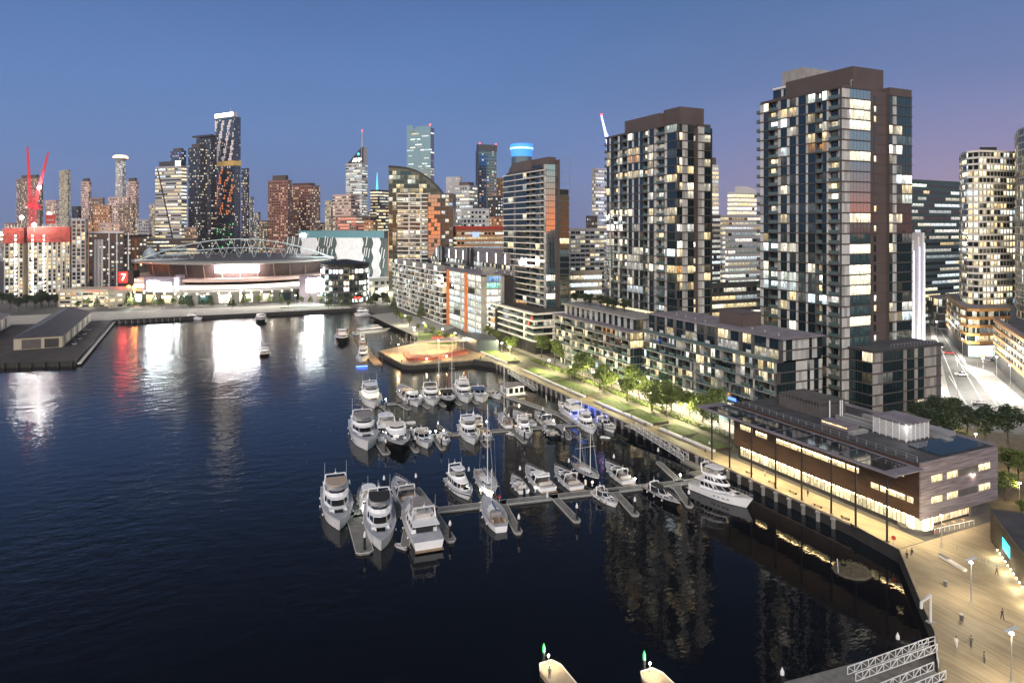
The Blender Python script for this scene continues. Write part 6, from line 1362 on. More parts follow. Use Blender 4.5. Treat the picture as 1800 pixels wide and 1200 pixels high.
boat('sport', 'white sports cruiser with grey hardtop, behind and left of the tall boxy yacht', (696,850), (722,893), .33, canvas='canvas_grey', lift=1.5)
boat('trawler', 'tall boxy white motor yacht with wooden door and wide stern to the camera, nearest row', (718,893), (754,968), .31, canvas='canvas_grey', lift=1.35, fb=2.0)
boat('trawler', 'white pilot boat with blue stripe and red lit windows beside the big sailing yacht', (828,882), (793,846), .34, canvas='gelcoat', stripe='hull_navy', lift=1.15)
boat('sail', 'large sailing yacht with the tallest white mast in the middle of the marina', (869,880), (842,834), .27, mast_h=19.5, canvas='canvas_blue')
boat('sail', 'small sailing yacht with open cockpit moored below the front dock, stern to the camera', (853,884), (881,936), .32, mast_h=9, canvas='canvas_blue')
boat('open', 'small white runabout with stern to the camera on the upper side of the front dock', (901,843), (921,868), .34, canvas=None)
boat('sport', 'broad white sports cruiser with black stern cover in the middle of the front dock', (926,829), (964,866), .33, canvas='gelcoat', lift=1.25)
boat('sport', 'white sports cruiser with open black cockpit, between the broad cruiser and the two masted boat', (976,829), (1014,863), .32, canvas=None, lift=1.2)
boat('sail', 'two masted sailing boat with dark blue hull on the front dock', (1053,852), (1010,821), .29, hullm='hull_navy', masts=2, mast_h=13, canvas='canvas_grey')
boat('sport', 'white sports cruiser with dark oval cockpit alone right of the two masted boat', (1065,821), (1105,853), .31, canvas=None, lift=1.1)
boat('sport', 'small white cabin cruiser below the right half of the front dock', (1086,894), (1046,868), .33, canvas=None, arch_=True)
boat('sport', 'black hulled speedboat with white deck near the right end of the front dock', (1196,897), (1136,859), .25, hullm='hull_black', canvas='canvas_black', lift=1.1)
boat('fly', 'largest white motor yacht with two decks beside the library boardwalk', (1324,896), (1219,857), .28, canvas='gelcoat', lift=1.1, fb=1.75, sleek=2)
boat('fly', 'white motor yacht with black flybridge cover at the left end of the middle dock', (648,797), (634,748), .31, canvas='canvas_grey', lift=1.2, sleek=1, glow=(350,(.5,.7,1)))
boat('trawler', 'narrow flybridge boat with blue glow and stern to the camera, middle dock', (672,742), (682,777), .33, canvas='gelcoat', lift=1.25, glow=(500,(.4,.65,1)))
boat('trawler', 'long white launch with upright cabin windows, bow to the camera, middle dock', (707,799), (690,757), .34, canvas=None, arch_=False, hullm='hull_black')
boat('open', 'small blue boat with a white cabin on the middle dock', (730,769), (717,750), .38, hullm='hull_blue', canvas='gelcoat')
boat('sport', 'rounded white cruiser with dark windscreen right of the small blue boat', (754,791), (736,763), .36, canvas=None)
boat('open', 'tiny white cabin boat next to the orange dock lamp', (786,785), (776,769), .38, canvas='gelcoat')
boat('fly', 'white flybridge cruiser left of the tallest mast on the middle dock', (836,785), (817,753), .32, canvas='gelcoat', lift=1.05)
boat('open', 'small lit boat with orange cabin light hidden behind the tallest mast', (859,779), (848,760), .36, canvas='canvas_grey', glow=(200,(1,.6,.25)))
boat('trawler', 'small lit flybridge boat tucked behind the white cruiser left of the tallest mast', (830,744), (842,762), .36, canvas='gelcoat', glow=(250,(1,.8,.45)))
boat('sail', 'sailing yacht with tan cockpit cushions at the middle dock', (880,733), (895,754), .3, mast_h=18, canvas='canvas_black')
boat('sport', 'cruiser fully covered in grey brown canvas on the middle dock', (904,730), (932,752), .34, canvas='canvas_tan', lift=1.2)
boat('sport', 'dark topped cruiser with its stern lit, right of the canvas covered cruiser', (942,731), (967,751), .33, canvas='canvas_black', lift=1.2, glow=(150,(.8,.9,1)))
boat('fly', 'small flybridge cruiser below the middle dock, bow to the camera', (931,773), (915,752), .36, canvas='gelcoat')
boat('open', 'black topped rigid inflatable below the middle dock', (956,752), (977,771), .34, hullm='hull_black', canvas='canvas_black')
boat('fly', 'motor yacht flooded with blue light by the promenade wall', (982,716), (1022,742), .30, canvas='gelcoat', lift=1.1, glow=(3500,(.06,.16,1)), blue=True)
boat('fly', 'white flybridge cruiser in front of the blue lit yacht', (1046,765), (1020,742), .35, canvas='gelcoat', lift=1.0)
boat('sport', 'white speed cruiser with dark hull line, nearest to the promenade wall', (1082,763), (1051,741), .33, canvas=None, stripe='hull_black')
boat('fly', 'motor yacht glowing with orange cabin light at the left end of the back dock', (661,723), (646,692), .34, canvas='gelcoat', lift=1.25, k=.85, wm='cabin_glow', glow=(900,(1,.7,.35)))
boat('sport', 'cruiser with a red brown cover and orange lamp on the back dock', (704,685), (722,705), .34, canvas='wood_trim', glow=(120,(1,.6,.3)))
boat('sport', 'white cabin cruiser left of centre on the back dock, bow to the camera', (736,717), (720,697), .36, canvas='gelcoat')
boat('fly', 'white sedan cruiser beside the green covered berth on the back dock', (764,716), (754,692), .36, canvas=None)
boat('sport', 'white cruiser with black underside and blue lit cockpit on the back dock', (791,714), (782,693), .38, canvas='canvas_black', hullm='hull_black')
boat('fly', 'white flybridge cruiser right of centre on the back dock', (824,711), (809,687), .34, canvas='gelcoat')
boat('sport', 'blue decked cruiser with green canopy on the back dock', (851,710), (836,688), .36, canvas='canvas_blue')
boat('open', 'small white day boat nearest the floating office', (880,703), (862,691), .38, canvas=None)
boat('sail', 'sailing boat with tan sail cover behind the back dock', (790,694), (800,684), .34, mast_h=15.5, canvas='canvas_tan')
boat('sail', 'sailing boat with bare white mast behind the back dock, left of the tan sail cover', (768,700), (776,688), .3, mast_h=14, canvas='canvas_black')
boat('fly', 'white cruiser seen between two boats behind the back dock', (820,690), (812,680), .4, canvas='gelcoat')
boat('fly', 'white patrol style boat with a blue light bar by the wharf pontoon', (634,645), (641,620), .32, canvas='gelcoat', lift=1.1, k=.5, glow=(500,(1,.95,.8)))
q = MB(); A = px(626,646); B_ = px(646,645); q.bar((*A,.5),(*B_,.5),.35); tag(q.build('light_bar', M['blue_water_light']), 'glowing blue light bar behind the white patrol boat', 'light bar')
boat('ferry', 'old white ferry with a red upper deck and black hull beside the wharf', (601,613), (603,583), .40, hullm='hull_black', top='red_paint', lift=1.1, fb=2.2, Bm=9, k=.5)
boat('ferry', 'long low white river cruiser lying across the inner basin', (686,582), (622,588), .17, lift=.9, top='gelcoat', fb=1.3, Bm=7)
boat('ferry', 'white ferry at the top of the inner basin under the promenade corner', (622,556), (648,554), .34, lift=1.2, fb=1.6, Bm=8)
boat('trawler', 'small orange and white launch at the wharf pontoon', (641,612), (634,596), .3, k=.35, hullm='orange_clad', canvas='gelcoat')
boat('ferry', 'small dark ferry with an orange stripe in the open harbour', (465,631), (466,616), .42, hullm='hull_black', stripe='orange_clad', lift=.8, fb=1.0, k=.5, glow=(200,(1,.8,.5)))
boat('ferry', 'old dark wooden ship moored at the far quay below the stadium', (461,573), (458,556), .42, hullm='hull_black', top='wood_trim', fb=1.8, lift=.9, k=.5, Bm=8)
boat('fly', 'white boat sparkling with deck lights at the far quay', (356,562), (332,560), .34, canvas=None, glow=(3000,(.9,.95,1)), lift=1.2)
def dinghy(label, x, y, L_, rz, m='rubber_grey'):
    t = empty('inflatable_dinghy', label, 'dinghy', (*px(x,y),0), rz, 'dinghies in the marina'); q = MB(); B = L_*.5
    P_ = [(-L_/2,-B/2+.2),(L_*.2,-B/2+.2),(L_*.42,-B*.2),(L_/2,0),(L_*.42,B*.2),(L_*.2,B/2-.2),(-L_/2,B/2-.2)]
    for a, b in zip(P_,P_[1:]): q.tube((*a,.25),(*b,.25),.22,n=8)
    q.build('tube', M[m], t); q = MB(); q.prism(P_,.05,.12); q.build('floor', M['deck_grey'], t); q = MB(); q.box(-L_/2-.25,-L_/2+.1,-.15,.15,.1,.75); q.build('outboard_motor', M['black_paint'], t)
    q = MB(); q.box(-.3,.1,-B*.35,B*.35,.3,.38); q.build('thwart', M['teak'], t)
dinghy('grey pink inflatable dinghy beside the big yacht with black flybridge cover', 706, 962, 3.4, R(120)); dinghy('white inflatable dinghy below the middle dock beside the covered cruiser', 899, 764, 3.2, R(-60), 'white_paint'); dinghy('dark inflatable dinghy right of the black rigid inflatable', 988, 768, 3.0, R(-65)); dinghy('small white dinghy at the right end of the middle dock', 1064, 770, 3.0, R(-50), 'white_paint')

# ---------------------------------------------------------------- docks, piles, pedestals
mat('dock_deck', (.20,.195,.18), .85, var=.3, vscale=.9); mat('dock_edge', (.5,.5,.47), .6)
def dock(label, main, w, fingers):
    t = empty('floating_dock', label, 'dock', (0,0,0), 0, 'floating docks of the marina'); e = MB()
    def seg(nm, p, q, w, tip):
        a, b = Vector(px(*p,.5)), Vector(px(*q,.5)); d = (b-a).normalized(); n = Vector((-d.y,d.x))*w/2; m_ = MB()
        o = [a-n, b-n, b+n, a+n] if not tip else [a-n*1.9, a+d*2.2-n, b-n, b-n*.5+d*.7, b+n*.5+d*.7, b+n, a+d*2.2+n, a+n*1.9]
        o = [(v.x,v.y) for v in o]; m_.prism(o, -.3, .5); m_.build(nm, M['dock_deck'], t)
        for i in range(len(o)-(1)): 
            if tip and i == len(o)-1: continue
            e.bar((*o[i],.45),(*o[(i+1)%len(o)],.45),.14,.16)
    seg('walkway', *main, w, False)
    for f in fingers: seg('finger', f[0], f[1], f[2] if len(f) > 2 else 1.5, True)
    e.build('edge_fender', M['dock_edge'], t)
dock('front floating dock with long fingers, nearest the camera', ((655,908),(1232,843)), 2.6, [((622,905),(641,968),3.4),((722,900),(712,958),1.8),((757,893),(793,948),2.0),((880,878),(911,934),1.8),((970,868),(1014,914),1.8),((1078,861),(1117,903),1.8),((1186,852),(1212,888),1.8),((1195,846),(1158,812),1.6),((640,906),(618,872),3.0),((700,899),(678,862),1.8),((760,893),(733,858),1.6)])
dock('middle floating dock with short fingers', ((668,773),(1026,744)), 2.4, [((664,774),(679,796),2.4),((713,769),(732,792),1.6),((760,765),(778,788),1.6),((838,759),(856,783),1.6),((899,755),(922,776),1.6),((985,748),(1000,770),1.5),((790,762),(771,748),1.3),((1010,746),(985,730),1.4)])
dock('back floating dock below the wharf', ((676,710),(915,690)), 2.2, [((700,707),(718,718),2),((738,704),(752,716),1.5),((768,702),(781,713),1.5),((796,699),(808,710),1.5),((826,697),(838,708),1.5),((672,712),(682,722),1.6),((760,702),(748,692),1.3)])
dock('floating walkway from the floating office along the promenade wall', ((880,692),(1030,744)), 2.6, [])
PILES = [(614,872),(641,970),(675,864),(731,860),(791,948),(824,848),(912,936),(1014,916),(1116,904),(1211,890),(1157,812),(1079,824),(1000,832),(914,846),(656,758),(678,796),(703,756),(730,790),(770,762),(776,788),(850,782),(832,744),(894,748),(922,776),(992,774),(954,736),(1059,758),(679,722),(719,716),(1247,800)]
for i, p in enumerate(PILES):
    t = empty('mooring_pile', f'black mooring pile with white pointed cap, {ORD[i%10]} of the {"front dock" if i<10 else "front and upper berths" if i<20 else "middle and back docks"}', 'mooring pile', (*px(*p),0), 0, 'mooring piles of the marina')
    q = MB(); q.tube((0,0,-2),(0,0,3.0),.27,n=10); q.build('shaft', M['black_paint'], t); q = MB(); q.lathe((0,0,3.0),[(.29,0),(.29,.45),(.04,1.1)],10); q.build('cap', M['white_paint'], t)
PED = [(637,901,'w'),(845,868,'g'),(863,878,'w'),(857,876,'o'),(941,864,'w'),(1041,854,'o'),(1116,848,'w'),(1196,841,'w'),(673,768,'w'),(756,764,'w'),(766,763,'w'),(780,762,'o'),(911,750,'o'),(973,744,'o'),(678,706,'w'),(737,700,'w'),(771,697,'o'),(855,746,'w')]
for i, (x, y, c) in enumerate(PED):
    t = empty('dock_pedestal', f'small {"orange" if c=="o" else "white"} glowing service pedestal on the {"front" if i<8 else "middle" if i<14 or i==17 else "back"} dock, {ORD[i]} counted from front left', 'dock light', (*px(x,y,.5),.5), 0, 'lit pedestals on the docks')
    q = MB(); q.box(-.13,.13,-.13,.13,0,.9); q.build('post', M['white_paint'], t); q = MB(); q.box(-.17,.17,-.17,.17,.9,1.12); q.lathe((0,0,1.12),[(.2,0),(.03,.14)],8); q.build('lamp_head', M['lamp_glow'] if c == 'o' else M['lamp_glow_white'], t)
    light('lamp_light', (0,0,1.5), 130, {'w':(.85,1,.9),'g':(.8,1,.8),'o':(1,.65,.25)}[c], size=.15, parent=t)
for i, (x, y) in enumerate(((962,874),(1029,852))):
    q = MB(); q.box(-.2,.2,-.2,.2,0,1.3); q.build('service_box', M['white_paint'], label=f'plain white service box on the front dock, {("beside the long middle finger","below the two masted boat")[i]}', cat='service box', loc=(*px(x,y,.5),.5))
t = empty('lifebuoy_stand', 'red ringed lifebuoy on a white stand on the front dock', 'lifebuoy', (*px(878,885,.5),.5)); q = MB(); q.tube((0,0,0),(0,0,1.6),.05,n=5); q.build('stand', M['white_paint'], t); q = MB(); [q.tube((.35*math.cos(a),0,1.6+.35*math.sin(a)),(.35*math.cos(a+.53),0,1.6+.35*math.sin(a+.53)),.1,n=5) for a in [k*.5236 for k in range(12)]]; q.build('ring', M['red_light'] if False else M['red_paint'], t)
# gangways
def gangway(label, p, q_, w=1.6, h=1.5, m='white_paint', deckm='dock_deck', panels=12, name='gangway'):
    a, b = Vector(p), Vector(q_); t = empty(name, label, 'gangway', a, 0); d = b-a; n = Vector((-d.y,d.x,0)).normalized()*w/2
    k = MB(); k.mesh([-n,n,d+n,d-n]+[v+Vector((0,0,-.15)) for v in (-n,n,d+n,d-n)],[(0,1,2,3),(7,6,5,4),(0,4,5,1),(1,5,6,2),(2,6,7,3),(3,7,4,0)]); k.build('ramp', M[deckm], t)
    for s_ in (-1,1):
        k = MB(); up = Vector((0,0,h)); k.bar(n*s_,d+n*s_,.1); k.bar(n*s_+up,d+n*s_+up,.1)
        for i in range(panels):
            f0, f1 = d*(i/panels)+n*s_, d*((i+1)/panels)+n*s_; k.bar(f0,f0+up,.08); k.bar(f0 if i%2 else f0+up, f1+up if i%2 else f1,.08)
        k.bar(d+n*s_,d+n*s_+up,.1); k.build('side_truss', M[m], t)
gangway('white gangway sloping from the promenade to the dock beside the largest yacht', (123.6,176,GZ+.1), (122.8,150,.7))
q = MB(); q.prism([(118,138),(124,138),(124,151),(121.6,151),(121.6,143),(118,143)],-.3,.55); tag(q.build('landing_pontoon', M['dock_deck']), 'landing pontoon at the foot of the white gangway beside the largest yacht', 'pontoon')
q = MB(); q.box(122.4,125.1,175.5,179.5,GZ-.3,GZ+.06); tag(q.build('gangway_platform', M['dock_deck']), 'small platform on the promenade edge at the head of the white gangway', 'platform')
gangway('white gangway sloping down to the floating office', (*px(896,655,GZ),GZ), (*px(942,686,.6),.6), panels=10)
t = empty('floating_office', 'white flat roofed floating office hut at the marina entrance', 'floating office', (*px(903,692,.5),.3), 0)
q = MB(); q.box(-4.5,4.5,-3,5.5,-.6,.3); q.build('pontoon', M['dock_deck'], t); q = MB(); q.box(-3.6,3.4,-2,4.5,.3,3.4); q.build('wall', M['white_paint'], t); q = MB(); q.box(-4,3.9,-2.5,5,3.4,3.65); q.build('roof', M['roof_grey'], t)
for x in (-2.8,-.4,1.6): q = MB(); q.box(x,x+1.5,-2.06,-2.0,.9,2.9); q.build('window', M['dark_glass'], t)
q = MB(); q.box(-3.66,-3.6,-.5,2,.9,2.8); q.build('window', M['dark_glass'], t); q = MB(); q.box(-3.9,3.8,-2.2,-2.06,.3,.9); q.build('lit_skirting', M['cabin_glow'], t); light('porch_light', (1,-2.8,3.1), 260, (1,.85,.55), size=.2, parent=t)
for i, (x, y, w_) in enumerate(((960,704,6),(985,717,4))):
    t = empty('dock_shelter', f'small white fenced shelter on the walkway beneath the promenade, {ORD[i]} from the floating office', 'shelter', (*px(x,y,.5),.5), R(65)); q = MB()
    for k in range(5): q.box(-w_/2+w_*k/4-.05,-w_/2+w_*k/4+.05,-.05,.05,0,1.6)
    q.box(-w_/2,w_/2,-.06,.06,1.5,1.65); q.build('frame', M['white_paint'], t); q = MB(); q.box(-w_/2,w_/2,-.02,.02,.2,1.4); q.build('panel', M['deck_grey'], t)
# ---------------------------------------------------------------- wharf with the red pavilion
sheet('wharf_deck', [(84.4,338),(86.3,303.3),(90.2,299.8),(119,298.8),(125,300),(146,330),(140,352),(106.2,351.8)], GZ+.02, mat('wharf_boards', (.33,.24,.16), .75, var=.25, vscale=.4))
q = MB(); e_ = [(106.2,351.8),(84.2,338),(86.1,303.1),(90.1,299.6),(119,298.6)]
for a, c in zip(e_,e_[1:]): q.bar((*a,GZ-.25),(*c,GZ-.25),.35,.65)
tag(q.build('wharf_edge', M['timber_deck']), 'pale timber edge beam round the tip of the wharf', 'edge beam')
t = empty('red_bench_wall', 'long red angular bench wall on the wharf with small lit slots', 'bench wall', (0,0,GZ)); q = MB(); o = [px(708,622,GZ),px(716,634,GZ),px(760,633,GZ),px(822,622,GZ),px(821,618,GZ),px(760,628,GZ),px(722,628,GZ),px(718,621,GZ)]; q.prism(o, 0.02, 1.3); q.build('wall', mat('rust_red', (.26,.05,.03), .7, var=.3), t)
for x, y in ((750,633.5),(785,629)): q = MB(); a = px(x,y+1,GZ); q.ball((a[0],a[1],1.1),.45,6); q.build('slot_light', M['lamp_glow'], t); light('slot_lamp', (a[0]-.3,a[1]-1.2,1.2), 900, (1,.7,.35), size=.2, parent=t)
t = empty('red_bench_wall', 'shorter red bench wall at the foot of the sloping lawn behind the wharf', 'bench wall', (0,0,GZ)); q = MB(); q.prism([px(758,597,GZ),px(800,596,GZ),px(800,591,GZ),px(762,592,GZ)],.02,1.1); q.build('wall', M['rust_red'], t)
t = empty('wharf_canopy', 'thin flat grey canopy on slim posts above the wharf', 'canopy', (0,0,GZ)); a, b2 = px(735,612,GZ), px(812,604,GZ); a2, b3 = px(800,620,GZ), px(818,616,GZ); q = MB(); P_ = [px(722,618,GZ),px(772,616,GZ),px(820,616,GZ),px(812,606,GZ),px(760,612,GZ)]; q.prism(P_, 4.4, 4.7); q.build('roof', M['roof_grey'], t)
for i, (x, y) in enumerate(((728,618),(750,617),(772,616),(796,616),(802,616),(808,616),(814,616),(806,608))): q = MB(); a = px(x,y,GZ); q.tube((*a,0),(*a,4.4),.12,n=6); q.build('post', M['slab_grey'], t)
lamp('wharf_lamp', 'bright starry lamp post at the inner corner of the wharf', (*px(728,606,GZ),GZ), 9, 26000, (1,.82,.5), None, 'lamp_glow_white', .6)
sheet('sloping_lawn', [px(733,600,GZ),px(760,605,GZ),px(838,606,GZ),px(800,590,GZ),px(760,583,GZ),px(735,584,GZ)], GZ+.03, M['lawn']); sheet('quay_road', [px(640,555,GZ),px(654,556,GZ),px(742,596,GZ),px(800,575,GZ),px(700,548,GZ)], GZ+.015, M['pavement'])
r_ = random.Random(8)
for i in range(46):
    x = r_.uniform(672,742); y = 592+(742-x)*.0+r_.uniform(0,1)*14-((x-672)/70)*4; q = MB(); q.tube((0,0,-2),(r_.uniform(-.5,.5),r_.uniform(-.5,.5),r_.uniform(1.2,3.2)),.24,n=6); q.build('old_pile', M['bark'] if i%2 else M['concrete'], label='weathered leaning timber pile in the thicket of old piles in the inner basin', cat='pile', group='old piles in the inner basin', loc=(*px(x,y),0))
for i, (p, q_) in enumerate((((628,592),(648,622)),((648,622),(665,640)))):
    t = empty('wharf_pontoon', ('long timber pontoon behind the old ferry','short timber pontoon at the tip of the wharf')[i], 'pontoon', (0,0,0)); A, B_ = Vector(px(*p,.6)), Vector(px(*q_,.6)); d = (B_-A).normalized(); n = Vector((-d.y,d.x))*2; q = MB(); q.prism([(v.x,v.y) for v in (A-n,B_-n,B_+n,A+n)],-.3,.6); q.build('deck', M['wharf_boards'], t)
    for f in (.1,.5,.9): v = A+(B_-A)*f+n*1.15; q = MB(); q.tube((v.x,v.y,-2),(v.x,v.y,3.4),.3,n=7); q.build('guide_pile', M['bark'], t)
# ---------------------------------------------------------------- square in the lower right corner
DECKL = [((1707,1060),6.6,'nearer the library'),((1778,1200),6.6,'in the bottom right corner')]
for p, h, s_ in DECKL: lamp('wing_lamp', f'tall pole lamp with winged reflector on the timber square, {s_}', (*px(*p,GZ),GZ), h, 3200, (1,.86,.6), None, 'lamp_glow_white', .28, True, .11)
lamp('corner_lamp', 'lamp post glowing in front of the library end wall', (*px(1655,962,GZ),GZ), 6, 1300, (1,.85,.55), None, 'lamp_glow', .3)
c0 = px(1742,950,GZ); b = Bld('dark_shed', 'black timber boarded building with a teal lit sign window at the right edge', 'building', (c0[0],c0[1],GZ), 0, 81)
f1 = px(1800,1035,GZ); d = Vector((f1[0]-c0[0], f1[1]-c0[1])); d.normalize(); n = Vector((-d.y,d.x)) if False else Vector((d.y,-d.x)); o = [(0,0),(d.x*30,d.y*30),(d.x*30-n.x*-22,d.y*30-n.y*-22),(22*n.x,22*n.y)]
s1 = 1 if (n.x*.9+n.y*.42) > 0 else -1; n = n*s1; o = [(0,0),(d.x*30,d.y*30),(d.x*30+n.x*22,d.y*30+n.y*22),(n.x*22,n.y*22)]
b.part('wall').prism(o,0,6.0); b.part('roof').prism([(p[0]*1.0-n.x*.25,p[1]-n.y*.25) for p in o],6,6.35)
for k in range(70): 
    p = d*(.2+.42*k)-n*.06; b.part('wall_board').cbox((p.x,p.y),d,n,.09,.07,.6,5.95)
p0, p1 = d*8.0-n*.18, d*12.5-n*.18; b.part('teal_sign').mesh([(p0.x,p0.y,2.0),(p1.x,p1.y,2.0),(p1.x,p1.y,4.2),(p0.x,p0.y,4.2)],[(0,1,2,3),(3,2,1,0)])
b.part('skylight').prism([(n.x*8+d.x*3+q.x,n.y*8+d.y*3+q.y) for q in (Vector((0,0)),d*3,d*3+n*3,n*3)],6.36,6.8)
for k in range(14): p = d*(5+1.6*k)-n*.22; b.part('foot_light').ball((p.x,p.y,.35),.14,6)
mat('teal_glow', (.1,.7,.8), .5, emit=(.05,.75,.85), es=1.6); b.done(dict(wall='black_paint', roof='roof_dark', wall_board='bark', teal_sign='teal_glow', skylight='dark_glass', foot_light='lamp_glow'))
for k in (8,14,20,26): p = d*k-n*1.2; light('wall_foot_light', (c0[0]+p.x,c0[1]+p.y,GZ+1.2), 420, (1,.86,.55), size=.3)
# furniture on the square
def bench(label, x, y, rz, L_=2.2):
    t = empty('bench', label, 'bench', (*px(x,y,GZ),GZ), rz, 'benches on the boardwalk'); q = MB(); q.box(-L_/2,L_/2,-.28,.28,.40,.48); q.build('seat', M['teak'], t)
    for x_ in (-L_*.4,L_*.4): q = MB(); q.box(x_-.06,x_+.06,-.22,.22,0,.4); q.build('leg', M['black_paint'], t)
for i, (x, y) in enumerate(((1317,832),(1357,849),(1394,866),(1438,890),(1486,911))): bench(f'dark bench on the lit boardwalk before the library, {ORD[i]} from the north', x, y, R(90))
t = empty('platform_bench', 'long pale platform bench with a grey cover on the timber square', 'bench', (*px(1672,990,GZ),GZ), R(75)); q = MB(); q.box(-3.2,2.6,-.35,.35,.1,.55); q.build('seat', M['slab_white'], t); q = MB(); q.box(.6,2.6,-.36,.36,.56,.75); q.build('cover', M['canvas_grey'], t); q = MB(); q.box(-3,2.4,-.2,.2,0,.1); q.build('base', M['dark_concrete'], t)
for i, (x, y) in enumerate(((1681,967),(1695,974),(1709,981),(1722,988),(1734,991))):
    q = MB(); q.tube((0,0,0),(0,0,.9),.06,n=6); q.lathe((0,0,.9),[(.08,0),(.02,.08)],6); q.build('bollard', M['steel'], label=f'thin bollard on the timber square behind the platform bench, {ORD[i]} of the row', cat='bollard', group='bollards on the square', loc=(*px(x,y,GZ),GZ))
t = empty('lifebuoy_stand', 'red lifebuoy disc on a post at the quay corner by the library', 'lifebuoy', (*px(1571,958,GZ),GZ)); q = MB(); q.tube((0,0,0),(0,0,1.2),.04,n=5); q.build('stand', M['steel'], t); q = MB(); q.tube((-.04,-.02,1.5),(.04,.02,1.5),.42,n=14); q.build('ring', M['red_paint'], t)
t = empty('davit_frame', 'white bent steel davit frame on the edge of the timber square', 'davit', (*px(1636,1095,GZ),GZ)); q = MB(); top = 4.3; e = px(1612,1046,GZ); e = Vector((e[0]-t.location.x,e[1]-t.location.y,0)); q.bar((0,0,0),(0,0,top),.22); q.bar((.5,.35,0),(.5,.35,top),.22); q.bar((0,0,top),(-3.0,-.5,top),.22); q.bar((.5,.35,top),(-3,-.5,top),.18); q.bar((-3.0,-.5,top),(-3.0,-.5,top-1),.3); q.bar((0,0,2),(.5,.35,2.4),.12); q.build('frame', M['white_paint'], t); q = MB(); q.box(-.3,.9,-.3,.7,0,.15); q.build('foot', M['concrete'], t)
q = MB()
for (x0,y0),(x1,y1) in zip(((123.6,88),(110.6,75.2),(103.2,67.6)),((110.6,75.2),(103.2,67.6),(94.3,61.2))): q.bar((x0+.2,y0,GZ+.12),(x1+.2,y1,GZ+.12),.35,.25)
tag(q.build('kerb_beam', M['timber_deck']), 'low timber kerb beam along the water edge of the square', 'kerb beam')
# terrace rail by the library cafe
t = empty('terrace_railing', 'white low railing in front of the lit library cafe', 'railing', (0,0,GZ)); q = MB(); A, B_ = Vector((*px(1643,938,GZ),0)), Vector((*px(1712,922,GZ),0))
for i in range(9): v = A+(B_-A)*(i/8); q.tube(v,v+Vector((0,0,1)),.04,n=5)
q.bar(A+Vector((0,0,1)),B_+Vector((0,0,1)),.09); q.build('rail', M['white_paint'], t)
for i in range(4):
    v = A+(B_-A)*((i+.5)/4)+Vector((.3,1.4,GZ)); t = empty('cafe_table', f'small cafe table on the library terrace, {ORD[i]} from the rounded corner', 'table', v, 0, 'tables of the library cafe'); q = MB(); q.lathe((0,0,.7),[(.4,0),(.4,.04)],10); q.build('tabletop', M['wood_trim'], t); q = MB(); q.tube((0,0,0),(0,0,.7),.05,n=6); q.build('leg', M['steel'], t)
# floating garden island
ci = px(1497,1004); t = empty('floating_island', 'round floating garden island with scrubby plants near the library quay', 'floating island', (*ci,0)); q = MB(); q.lathe((0,0,-.4),[(3.3,0),(3.5,.5),(3.3,.75),(1,.9)],11); q.build('raft', mat('island_soil', (.10,.085,.06), .9, var=.4, vscale=1.2), t)
q = MB(); ri = random.Random(2)
for k in range(420):
    a, r = ri.uniform(0,6.28), 3.1*ri.random()**.6; c = Vector((r*math.cos(a), r*math.sin(a), .45+ri.random()*.5)); u = Vector((ri.gauss(0,1),ri.gauss(0,1),ri.gauss(0,1.2))).normalized()*.22; v = u.cross(Vector((ri.gauss(0,1),ri.gauss(0,1),ri.gauss(0,1)))).normalized()*.07; q.poly([c-u,c-v,c+u,c+v])
o = q.build('plants', mat('island_plants', (.12,.11,.06), .8, var=.4, vscale=2), t); o['kind'] = 'stuff'
q = MB(); q.tube((-3.2,.3,.3),(-1.2,2.2,1.7),.07,n=5); q.build('white_boom', M['white_paint'], t); q = MB(); q.box(-.6,.1,1.2,1.9,.4,1.0); q.build('dark_box', M['black_paint'], t)
# truss gangways and landing at the bottom edge
land_ = sheet('lower_landing', [px(1378,1198,1.0),px(1500,1165,1.0),px(1635,1128,1.0),px(1660,1205,1.0),px(1500,1290,1.0),px(1340,1290,1.0)], 1.0, M['dock_deck'], wall=-.6, kind=None); tag(land_, 'dark floating landing stage under the truss gangways at the bottom edge', 'landing stage')
gangway('white truss gangway at the bottom right, the upper one of the two', (*px(1640,1140,GZ),GZ+.1), (*px(1497,1192,1.0),1.1), 1.5, 1.1, panels=12)
gangway('white truss gangway at the bottom right, the lower one of the two', (*px(1652,1185,GZ),GZ+.1), (*px(1505,1245,1.0),1.1), 1.9, 1.1, panels=12)
t = empty('guard_rail', 'white guard rail at the head of the truss gangways', 'railing', (0,0,GZ)); q = MB(); P_ = [Vector((*px(x,y,GZ),0)) for x, y in ((1615,1140),(1643,1132),(1647,1160),(1650,1176))]
for v in P_: q.tube(v,v+Vector((0,0,1.2)),.05,n=5)
for a, c in zip(P_,P_[1:]):
    for z in (.6,1.2): q.bar(a+Vector((0,0,z)),c+Vector((0,0,z)),.07)
q.build('rail', M['white_paint'], t)
for i, (x, y) in enumerate(((1375,1215),(1578,1150))):
    t = empty('mooring_pile', f'black pile with white cap beside the truss gangways, {"left" if i==0 else "right"} one', 'mooring pile', (*px(x,y),0), 0); q = MB(); q.tube((0,0,-1),(0,0,2.4),.26,n=10); q.build('shaft', M['black_paint'], t); q = MB(); q.lathe((0,0,2.4),[(.28,0),(.28,.4),(.04,1)],10); q.build('cap', M['white_paint'], t)
